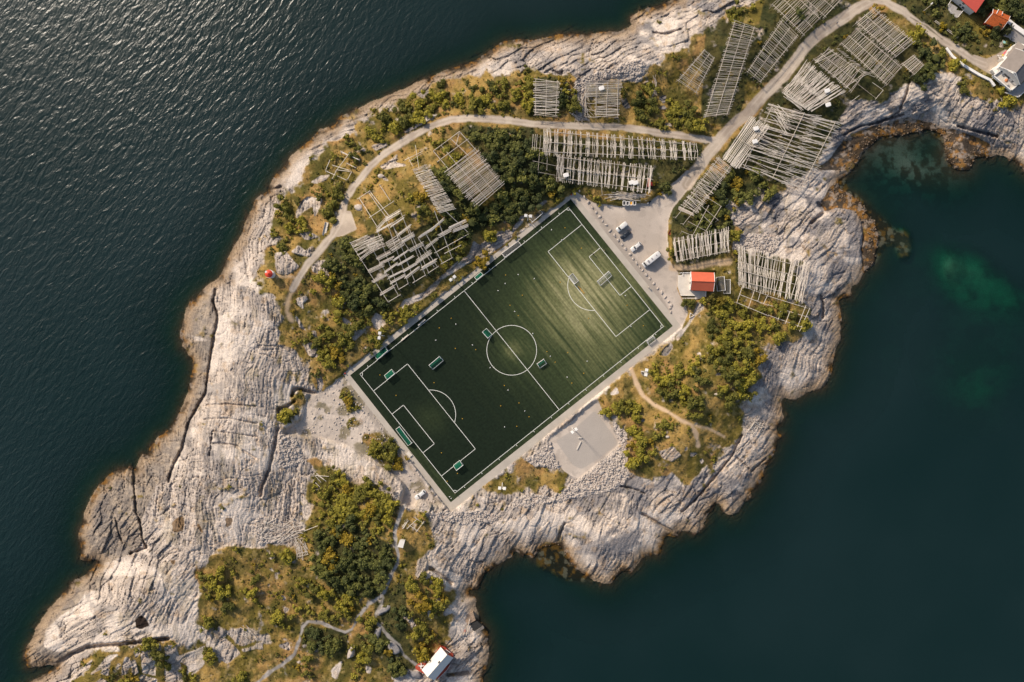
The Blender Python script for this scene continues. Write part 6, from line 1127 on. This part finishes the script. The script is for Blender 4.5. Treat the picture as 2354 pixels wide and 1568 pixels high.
# ------------------------------------------------------------------ boulders and stones
def ico(sub):
    import bmesh
    b = bmesh.new(); bmesh.ops.create_icosphere(b, subdivisions=sub, radius=1); v = [tuple(x.co) for x in b.verts]; f = [tuple(x.index for x in y.verts) for y in b.faces]; b.free(); return np.array(v, np.float32), np.array(f)
I1, F1 = ico(1); I2, F2 = ico(2)
def stone_verts(V, seed, sy=.8, sz=.6):
    r = np.random.default_rng(seed); v = V.copy()
    for _ in range(9):
        n = r.normal(size=3); n /= np.linalg.norm(n); dd = v @ n; lim = r.uniform(.45, .85); m = dd > lim; v[m] -= np.outer(dd[m] - lim, n)
    v *= 1 + .06 * r.normal(size=(len(v), 1)); return v * np.array((1, sy, sz))
BOUL = []; BOULG = []
for k in range(7):
    v = stone_verts(I2, 100 + k, .6 + .06 * k, .6); BOUL.append(mesh_np('boulder', v, F2, M_STONE)); BOULG.append(mesh_np('boulder', v, F2, M_GREY))
ORD = 'first second third fourth fifth sixth seventh eighth ninth tenth eleventh twelfth thirteenth fourteenth fifteenth sixteenth seventeenth eighteenth nineteenth twentieth twenty-first twenty-second twenty-third twenty-fourth twenty-fifth twenty-sixth twenty-seventh twenty-eighth'.split()
row = T(2,1,(620,187),(665,243),(702,288),(738,338),(773,382),(805,425),(833,462),(868,500),(905,552),(940,597),(977,637),(1010,680),(1043,722),(1082,770),(1113,812),(1147,850),(1175,888),(1200,920),(1231,957),(1268,995),(1302,1042),(1340,1088),(1376,1125),(1408,1163),(1436,1205),(1465,1243),(1456,1266),(1460,1299))
def boulder(d, r, label, grey=False, seed=0, rz=None, sx=1.0, group=None, hz=.8):
    z = max(gsm(d), ground(d)) if not grey else gsm(d); p = P(d, z + r * .3); o = link('boulder', (BOULG if grey else BOUL)[seed % 7], None, (p.x, p.y, z + r * .2)); o.scale = (r * sx, r, r * hz); o.rotation_euler = (0, 0, random.uniform(0, 6) if rz is None else rz); return tag(o, label, 'boulder', group)
for k, d in enumerate(row): boulder(d, random.uniform(.55, .8), '%s pale boulder from the top in the row between pitch and car park' % ORD[k], False, k, None, random.uniform(1, 1.35), 'row of boulders along the car park')
boulder(T(1,3,(1168,905))[0], 2.0, 'long grey boulder where the stone footpath branches', True, 1, .5, 1.7); boulder(T(1,3,(1112,1120))[0], 1.9, 'tall grey boulder between bushes below the footpath branch', True, 2, 1.3, 1.9); boulder(T(1,3,(1276,1262))[0], 2.3, 'diamond shaped grey boulder near the bottom boathouse path', True, 4, -.9, 1.5); boulder(T(1,3,(875,1300))[0], 2.1, 'pale jagged boulder with a black shadow among the bottom bushes', False, 3, 1.2, 1.6, None, 1.5)
boulder(T(1,3,(1345,1490))[0], 2.0, 'rounded grey boulder left of the bottom boathouse', True, 5, .2, 1.4); boulder(T(1,3,(1480,1500))[0], 2.2, 'broad grey boulder touching the left deck of the bottom boathouse', True, 6, -.5, 1.5)
boulder(T(2,2,(2048,497))[0], 1.5, 'white boulder on the ochre slope near the southeast shore', False, 3, 0, 1.2); boulder(T(2,2,(1900,488))[0], 1.2, 'flat pale boulder left of the white one on the southeast slope', False, 2, 0, 1.4); boulder(T(1,1,(1515,335))[0], 1.5, 'pale triangular boulder in the grass beside the curving rack strip', False, 1, 0, 1.3); boulder(T(1,1,(945,340))[0], 1.6, 'pale boulder beside the empty corner of the biggest rack', False, 5, 0, 1.2); boulder(T(1,1,(1150,50))[0], 1.1, 'small white boulder inside the bend of the west road', False, 4, 0, 1.2)
SH = NY, NX
def sample_mask(M, n, r, thr=.5):
    out = []; idx = np.argwhere(M > thr)
    for k in r.integers(0, len(idx), n): y, x = idx[k]; out.append((float(x * ST - MG + r.uniform(-.8, .8)), float(y * ST - MG + r.uniform(-.8, .8))))
    return out
rr = np.random.default_rng(5)
INF = (GX > 5) & (GX < W - 5) & (GY > 5) & (GY < H_ - 5)
pts = sample_mask(RUB * INF, 120, rr, .7)
def rub_zone(d):
    for (x, y), ph in (((1420,170),'above the west road racks'),((1900,590),'between the sea racks and the eastern point'),((1690,505),'in the gully east of the curving rack'),((1420,1030),'around the grey gravel square'),((1300,1150),'below the bottom path of the pitch'),((670,1040),'at the foot of the western dome'),((620,1200),'around the collapsed pole heap'),((930,1140),'by the stone wall at the bottom gravel track')): pass
    zs = (((1420,170),'above the racks of the west road'),((1900,590),'near the eastern point behind the white rack'),((1690,505),'in the gully east of the curving rack strip'),((1420,1030),'around the grey gravel square'),((1300,1150),'on the rubble below the lower edge of the pitch'),((670,1040),'at the foot of the western rock dome'),((620,1200),'around the collapsed bleached pole heap'),((930,1140),'beside the bottom gravel track'))
    return min(zs, key=lambda q: (q[0][0] - d[0]) ** 2 + (q[0][1] - d[1]) ** 2)[1]
for k, d in enumerate(pts):
    r = float(rr.uniform(.5, 1.05)); boulder(d, r, 'pale angular stone ' + rub_zone(d), False, k, None, 1.2, 'loose stones on the rubble')
def stones(name, pts, r0, r1, m, lbl=None, cat=None):
    n = len(pts); nv = len(I1); vs = np.zeros((n * nv, 3), np.float32); fs = np.zeros((n * len(F1), 3), np.int32); var = [stone_verts(I1, 300 + k) for k in range(12)]
    for k, d in enumerate(pts):
        z = ground(d); p = P(d, z); r = r0 + (r1 - r0) * rr.random() ** 2; a = rr.uniform(0, 6.28); c, s_ = math.cos(a), math.sin(a); v = var[k % 12] * r
        vs[k * nv:(k + 1) * nv] = np.stack([v[:, 0] * c - v[:, 1] * s_ + p.x, v[:, 0] * s_ + v[:, 1] * c + p.y, v[:, 2] + p.z + r * .15], -1); fs[k * len(F1):(k + 1) * len(F1)] = F1 + k * nv
    o = link(name, mesh_np(name, vs, fs, m)); return tag(o, lbl, cat, None, 'stuff')
stones('rubble', sample_mask(RUB, 7500, rr, .5) + sample_mask((GRW * INF), 500, rr), .14, .62, M_STONE, 'pale loose rubble and stone scree heaped round the pitch', 'rubble')
shore = (SD > -.5) & (SD < 4) & (blur(WEED, 4) > .3)
stones('shore_stones', sample_mask(shore.astype(np.float32), 700, rr), .12, .6, mat('brown_shore_stone', (.20, .14, .09), .8, .3, noise=.4, scale=1.2), 'brown and pale stones among the seaweed of the cove', 'stones')

# ------------------------------------------------------------------ vegetation
def leaf_mat(name, use_obj):
    m = bpy.data.materials.new(name); m.use_nodes = True; t = m.node_tree; b = t.nodes['Principled BSDF']; b.inputs['Roughness'].default_value = .75; b.inputs['Specular IOR Level'].default_value = .2
    a = t.nodes.new('ShaderNodeAttribute'); a.attribute_name = 'leaf'
    if use_obj: o = t.nodes.new('ShaderNodeObjectInfo'); c = o.outputs['Color']
    else: o = t.nodes.new('ShaderNodeAttribute'); o.attribute_name = 'tint'; c = o.outputs['Color']
    mx = t.nodes.new('ShaderNodeMix'); mx.data_type = 'RGBA'; mx.blend_type = 'MULTIPLY'; mx.inputs[0].default_value = 1; t.links.new(c, mx.inputs[6]); t.links.new(a.outputs['Color'], mx.inputs[7]); t.links.new(mx.outputs[2], b.inputs['Base Color'])
    return m
LEAFO, LEAFS = leaf_mat('foliage', True), leaf_mat('low_foliage', False)
BARK = mat('grey_brown_bark', (.12, .09, .065), .9, .2, noise=.3, scale=4)
def crown_geo(seed, nl, nleaf, lsz, flat_=.8):
    r = np.random.default_rng(seed); cs = r.normal(size=(nl, 3)) * (.42, .42, .22) + (0, 0, .55); cs[0] = (0, 0, .6); rad = r.uniform(.28, .5, nl); V = []; F = []; Lc = []
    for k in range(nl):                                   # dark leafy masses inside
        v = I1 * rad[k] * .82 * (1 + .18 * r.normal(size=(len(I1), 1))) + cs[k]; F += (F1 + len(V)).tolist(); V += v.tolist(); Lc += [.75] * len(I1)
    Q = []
    for _ in range(nleaf):
        k = r.integers(0, nl); n = r.normal(size=3); n[2] = abs(n[2]) * 1.1 - .15; n /= np.linalg.norm(n); c = cs[k] + n * rad[k] * r.uniform(.8, 1.12)
        n2 = n + .8 * r.normal(size=3); n2 /= np.linalg.norm(n2); a = np.cross(n2, r.normal(size=3)); a /= np.linalg.norm(a); b = np.cross(n2, a); s = lsz * r.uniform(.6, 1.35)
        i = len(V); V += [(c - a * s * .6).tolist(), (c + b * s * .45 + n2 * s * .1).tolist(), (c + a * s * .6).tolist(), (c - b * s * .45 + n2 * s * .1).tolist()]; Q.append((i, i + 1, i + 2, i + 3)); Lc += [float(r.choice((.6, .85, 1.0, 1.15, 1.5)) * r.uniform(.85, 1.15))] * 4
    return np.array(V, np.float32), F, Q, np.array(Lc, np.float32)
def geo_mesh(name, g, m):
    V, F, Q, Lc = g; me = bpy.data.meshes.new(name); me.from_pydata(V.tolist(), [], F + Q); me.materials.append(m); a = me.color_attributes.new('leaf', 'FLOAT_COLOR', 'POINT'); a.data.foreach_set('color', np.stack([Lc, Lc, Lc * .9, np.ones_like(Lc)], -1).ravel()); return me
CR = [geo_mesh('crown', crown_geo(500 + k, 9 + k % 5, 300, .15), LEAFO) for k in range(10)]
def trunk_mesh(k):
    mb = MB(); mb.tube((0, 0, -.2), (.02, 0, .35), .07, 7, .05)
    for q in range(4): a = q * 1.6 + k; mb.tube((.02, 0, .3), (.38 * math.cos(a), .38 * math.sin(a), .75), .035, 5, .015)
    return mb.mesh('trunk', BARK)
TRK = [trunk_mesh(k) for k in range(3)]
bp_dense = [[(1050,290),(1225,295),(1240,360),(1275,420),(1300,445),(1230,480),(1130,520),(1090,500),(1165,430),(1085,330)], [(985,385),(1025,395),(1100,480),(1120,520),(1075,520),(1010,440)], [(760,560),(800,540),(830,600),(880,690),(890,715),(850,725),(790,690),(750,620)], [(845,280),(900,240),(1000,215),(1100,195),(1220,180),(1225,265),(1100,255),(1020,265),(960,290),(880,330),(850,320)],
 [(1480,860),(1560,830),(1610,850),(1620,900),(1550,915),(1500,890)], [(1380,930),(1460,930),(1470,960),(1430,980)], [(1450,990),(1540,950),(1520,1050),(1450,1070)], [(1640,790),(1740,800),(1770,900),(1700,960),(1660,900)], [(1620,690),(1680,680),(1740,750),(1720,800),(1630,760)], [(720,1220),(800,1200),(900,1250),(900,1320),(860,1370),(780,1370),(720,1310)], [(700,1130),(800,1100),(920,1150),(910,1230),(760,1230)], [(810,1450),(870,1460),(880,1530),(820,1540)], [(700,1440),(780,1450),(760,1500),(700,1490)], [(920,1340),(1000,1320),(1030,1400),(940,1400)], [(2090,70),(2180,90),(2180,150),(2100,160)],
 [(2100,-20),(2180,-20),(2190,20),(2120,10)], [(2190,60),(2260,80),(2240,115),(2200,105)], [(1650,400),(1700,400),(1780,440),(1690,480),(1600,520),(1560,520),(1600,470)], [(1225,180),(1300,180),(1300,270),(1230,270)], [(900,440),(985,440),(1010,500),(960,520)], [(1010,440),(1075,520),(1080,560),(1040,600),(980,640)], [(930,1440),(1000,1450),(960,1500)], [(835,1000),(930,1020),(915,1080),(850,1040)], [(770,890),(830,900),(830,950),(790,950)], [(1640,20),(1720,10),(1750,40),(1690,60)], [(2120,150),(2180,160),(2170,210),(2110,200)], [(1570,250),(1640,260),(1630,300),(1560,290)], [(840,680),(900,700),(800,800),(740,850),(720,800)], [(2290,0),(2360,0),(2360,80),(2310,60)]]
BD = np.maximum(blur(polys(*bp_dense), 4), .45 * blur(polys([(560,1260),(700,1240),(730,1370),(620,1400)], [(880,300),(960,290),(900,420),(820,460),(740,420),(800,340)], [(700,1100),(930,1140),(920,1370),(700,1370)]), 6)) * VEGM * (1 - GRAV) * (1 - ROAD) * (1 - np.clip(FOOT + DIRT, 0, 1))
BD = np.maximum(BD, .46 * VEGM * sstep(.42, .60, fbm(MX / 7, MY / 7, 3, 80)) * (1 - ROAD) * (1 - GRAV) * (1 - np.clip(FOOT + DIRT, 0, 1)))
avoid = polys(zb((300,250),(1600,250),(1600,1150),(400,1150)), z6((330,280),(1550,280),(1550,1390),(330,1390)), z4_((330,-500),(1500,-500),(1150,350),(600,500)), z4_((1300,350),(1550,200),(2000,400),(2400,850),(2400,1250),(2000,1100),(1800,940),(1500,700)), z5((400,900),(600,650),(1000,50),(1500,50),(1500,1500),(800,1500)), z8((250,850),(620,850),(600,1250),(250,1250)))
BD = BD * (1 - np.clip(blur(np.maximum(avoid, PITCHM), 3) * 1.5, 0, 1))
rack_areas = polys([(1245,295),(1610,325),(1605,370),(1500,442),(1275,412)], [(1720,45),(1840,40),(1940,0),(1960,0),(1650,390),(1600,300)], [(1965,55),(2130,150),(2030,235),(1930,290),(1850,440),(1650,370),(1800,150)], [(1690,565),(1870,605),(1850,700),(1690,655)], T(1,1,(860,250),(1140,120),(1960,580),(1215,1215)), [(1024,390),(1090,340),(1160,425),(1096,478)], T(1,1,(1415,-10),(1560,-70),(1840,370),(1680,400)), T(2,1,(1480,640),(2040,540),(2010,750),(1500,850)), [(1225,178),(1290,180),(1285,272),(1225,272)], [(1340,180),(1430,180),(1430,275),(1340,275)], [(1610,110),(1690,110),(1740,50),(1690,280),(1600,290)])
NOGO = np.maximum(blur(ROAD, 5), blur(np.clip(FOOT + DIRT, 0, 1), 4)); NOGO2 = blur(np.maximum(ROAD, np.clip(FOOT + DIRT, 0, 1)), 9); cand = []; N = 30000; ok = rr.random(N); xs = rr.uniform(-60, W + 60, N); ys = rr.uniform(-60, H_ + 60, N)
for k in range(N):
    xi, yi = int((xs[k] + MG) / ST), int((ys[k] + MG) / ST); dn = BD[yi, xi]
    if dn < .05 or ok[k] > dn * 1.3: continue
    r = (rr.uniform(2.2, 3.5) if rr.random() < .3 else rr.uniform(1.0, 2.4)) if dn > .46 else rr.uniform(.5, 1.15)
    if NOGO[yi, xi] > .15: continue
    if NOGO2[yi, xi] > .01 and r > 1.3: r = float(rr.uniform(.6, 1.1))
    if rack_areas[yi, xi] > .5: r = min(r, rr.uniform(.6, 1.2))
    if RUB[yi, xi] > .5 or SD[yi, xi] < 2: continue
    cand.append((r, xs[k], ys[k]))
cand.sort(reverse=True); grid = {}; bushes = []
for r, x, y in cand:
    R = r / K; c = (int(x // 16), int(y // 16)); good = True
    for a in range(-2, 3):
        for b in range(-2, 3):
            for (x2, y2, R2) in grid.get((c[0] + a, c[1] + b), ()):
                if (x - x2) ** 2 + (y - y2) ** 2 < (.55 * (R + R2)) ** 2: good = False; break
            if not good: break
        if not good: break
    if good: grid.setdefault(c, []).append((x, y, R)); bushes.append((r, x, y))
def tint(x, y):
    xi, yi = int((x + MG) / ST), int((y + MG) / ST); dk = float(DV[yi, xi]); t = rr.random()
    a = np.array((.066, .066, .015)) * (1 - t) + np.array((.205, .172, .022)) * t; b = np.array((.036, .044, .015)) * (1 - t) + np.array((.115, .112, .026)) * t
    c = (a * (1 - dk) + b * dk) * 1.5
    if rr.random() < .06: c = np.array((.27, .185, .02))
    return c
BZ = (((1150,400),'dark green bush in the thicket between the hill rack and the pitch'),((830,640),'dark bush in the thicket left of the biggest rack grid'),((930,280),'olive bush on the slope seaward of the west road bend'),((1100,220),'yellow green bush along the seaward side of the west road'),((1540,875),'rounded bush beside the tan dirt path on the southeast hill'),((1420,950),'bush at the upper right of the grey gravel square'),((1490,1020),'bush on the lower southeast hill above the pale rocks'),((1710,860),'bush on the seaward edge of the southeast hill'),((1670,740),'bush south of the red roofed boathouse'),((810,1290),'dark bush in the thicket west of the stone footpath'),((800,1160),'yellow green bush below the bottom gravel track'),((850,1490),'bush between the footpath loop and the bottom edge'),((730,1470),'bush inside the loop of the stone footpath'),((980,1370),'bush on the knoll above the bottom boathouse'),((2140,110),'bush between the green racks and the lane'),((2230,60),'garden bush below the coral roofed house'),((1660,460),'dark bush among the racks east of the car park'),((1350,390),'low bush under the long racks by the car park'),((1690,60),'bush between the north shore and the longest rack'),((1590,270),'bush near the road junction'),((940,480),'bush among the racks on the western hill'),((1010,600),'bush at the foot of the biggest rack grid'),((880,960),'bush on the pale gravel left of the pitch'),((740,400),'bush between the west road and the northwest shore'),((700,700),'bush below the end of the west road'),((1300,1110),'bush below the lower side of the pitch'),((560,1320),'low bush on the bottom left grassland'),((2330,40),'bush at the top right corner'),((1900,200),'low bush under the green racks east of the main road'))
def bush(r, x, y, label, name='bush', cat='bush', group='bushes growing over the island', col=None, hs=1.0, k=0):
    z = gsm((x, y)) * .5 + ground((x, y)) * .5 - .1; p = P((x, y), z + r * .5); t = thing(name, label, cat, (p.x, p.y, z), float(rr.uniform(0, 6.28)), group); t.scale = (r, r, r * hs)
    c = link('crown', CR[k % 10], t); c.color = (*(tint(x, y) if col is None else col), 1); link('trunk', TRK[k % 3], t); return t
inview = [b for b in bushes if 0 < b[1] < W and 0 < b[2] < H_]; ind = inview[:285]; inds = set(ind)
for k, (r, x, y) in enumerate(ind):
    bush(r * 1.0, x, y, min(BZ, key=lambda q: (q[0][0] - x) ** 2 + (q[0][1] - y) ** 2)[1], k=k, hs=float(rr.uniform(.7, 1.0)))
for d, r, lb, c_ in ((T(1,3,(1545,1300))[0], 3.3, 'bright yellow green tree beside the red deck of the bottom boathouse', (.26, .20, .022)), (z4_((1720,760))[0], 3.2, 'large dark round tree in front of the orange roofed cottage', (.055, .058, .025)), (z4_((220,700))[0], 1.5, 'small yellow tree between two pieces of white garden fence', (.30, .22, .02)), (z4_((480,740))[0], .7, 'tiny yellow shrub right of the yellow garden tree', (.28, .22, .02)), (T(2,1,(1820,1190))[0], 2.3, 'olive tree touching the lower corner of the boathouse terrace', (.12, .10, .02)), (T(2,1,(1920,1210))[0], 2.6, 'yellow green tree right below the stored goal frames', (.17, .13, .02)), (T(1,2,(1000,0))[0], 0, '', ())):
    if r: bush(r, d[0], d[1], lb, 'tree', 'tree', None, c_, 1.3, int(r * 10))
def scatter(name, items, geos, label, cat):
    nvs = [len(g[0]) for g in geos]; V = []; T3 = []; Q4 = []; Lf = []; Tn = []; o = 0
    for k, (r, x, y, c) in enumerate(items):
        g = geos[k % len(geos)]; z = ground((x, y)) - .05; p = P((x, y), z); a = rr.uniform(0, 6.28); ca, sa = math.cos(a), math.sin(a); v = g[0] * r
        V.append(np.stack([v[:, 0] * ca - v[:, 1] * sa + p.x, v[:, 0] * sa + v[:, 1] * ca + p.y, v[:, 2] * .85 + z], -1)); T3.append(np.array(g[1]) + o); Q4.append(np.array(g[2]) + o); o += len(v); Lf.append(g[3]); Tn.append(np.tile(np.array(c, np.float32), (len(v), 1)))
    V = np.concatenate(V).astype(np.float32); T3 = np.concatenate(T3); Q4 = np.concatenate(Q4); Lf = np.concatenate(Lf); Tn = np.concatenate(Tn)
    me = bpy.data.meshes.new(name); me.vertices.add(len(V)); me.vertices.foreach_set('co', V.ravel()); nl = T3.size + Q4.size; me.loops.add(nl); me.loops.foreach_set('vertex_index', np.concatenate([T3.ravel(), Q4.ravel()]).astype(np.int32)); me.polygons.add(len(T3) + len(Q4))
    me.polygons.foreach_set('loop_start', np.concatenate([np.arange(0, T3.size, 3), T3.size + np.arange(0, Q4.size, 4)]).astype(np.int32)); me.update(calc_edges=True); me.materials.append(LEAFS)
    one_ = np.ones((len(V), 1), np.float32)
    a = me.color_attributes.new('leaf', 'FLOAT_COLOR', 'POINT'); a.data.foreach_set('color', np.concatenate([np.stack([Lf, Lf, Lf], -1), one_], 1).astype(np.float32).ravel())
    a = me.color_attributes.new('tint', 'FLOAT_COLOR', 'POINT'); a.data.foreach_set('color', np.concatenate([Tn, one_], 1).astype(np.float32).ravel())
    tag(link(name, me), label, cat, None, 'stuff')
rest = [b for b in bushes if b not in inds][:5200]
scatter('undergrowth', [(r, x, y, tint(x, y)) for r, x, y in rest], [crown_geo(700 + k, 5, 70, .22) for k in range(6)], 'dense low scrub covering the grassy parts of the island', 'undergrowth')
tus = sample_mask(VEGM * (1 - ROAD) * (1 - np.clip(FOOT + DIRT, 0, 1)) * (1 - GRAV) * (1 - PITCHM) * (1 - avoid), 9000, rr, .55)
def tus_col(d):
    xi, yi = int((d[0] + MG) / ST), int((d[1] + MG) / ST); return np.clip(col[yi, xi] * rr.uniform(.75, 1.25), 0, .5) * (.9, 1.0, .8)
scatter('grass', [(float(rr.uniform(.25, .55)), d[0], d[1], tus_col(d)) for d in tus], [crown_geo(800 + k, 1, 16, .4) for k in range(4)], 'ochre and olive grass tussocks all over the slopes', 'grass')
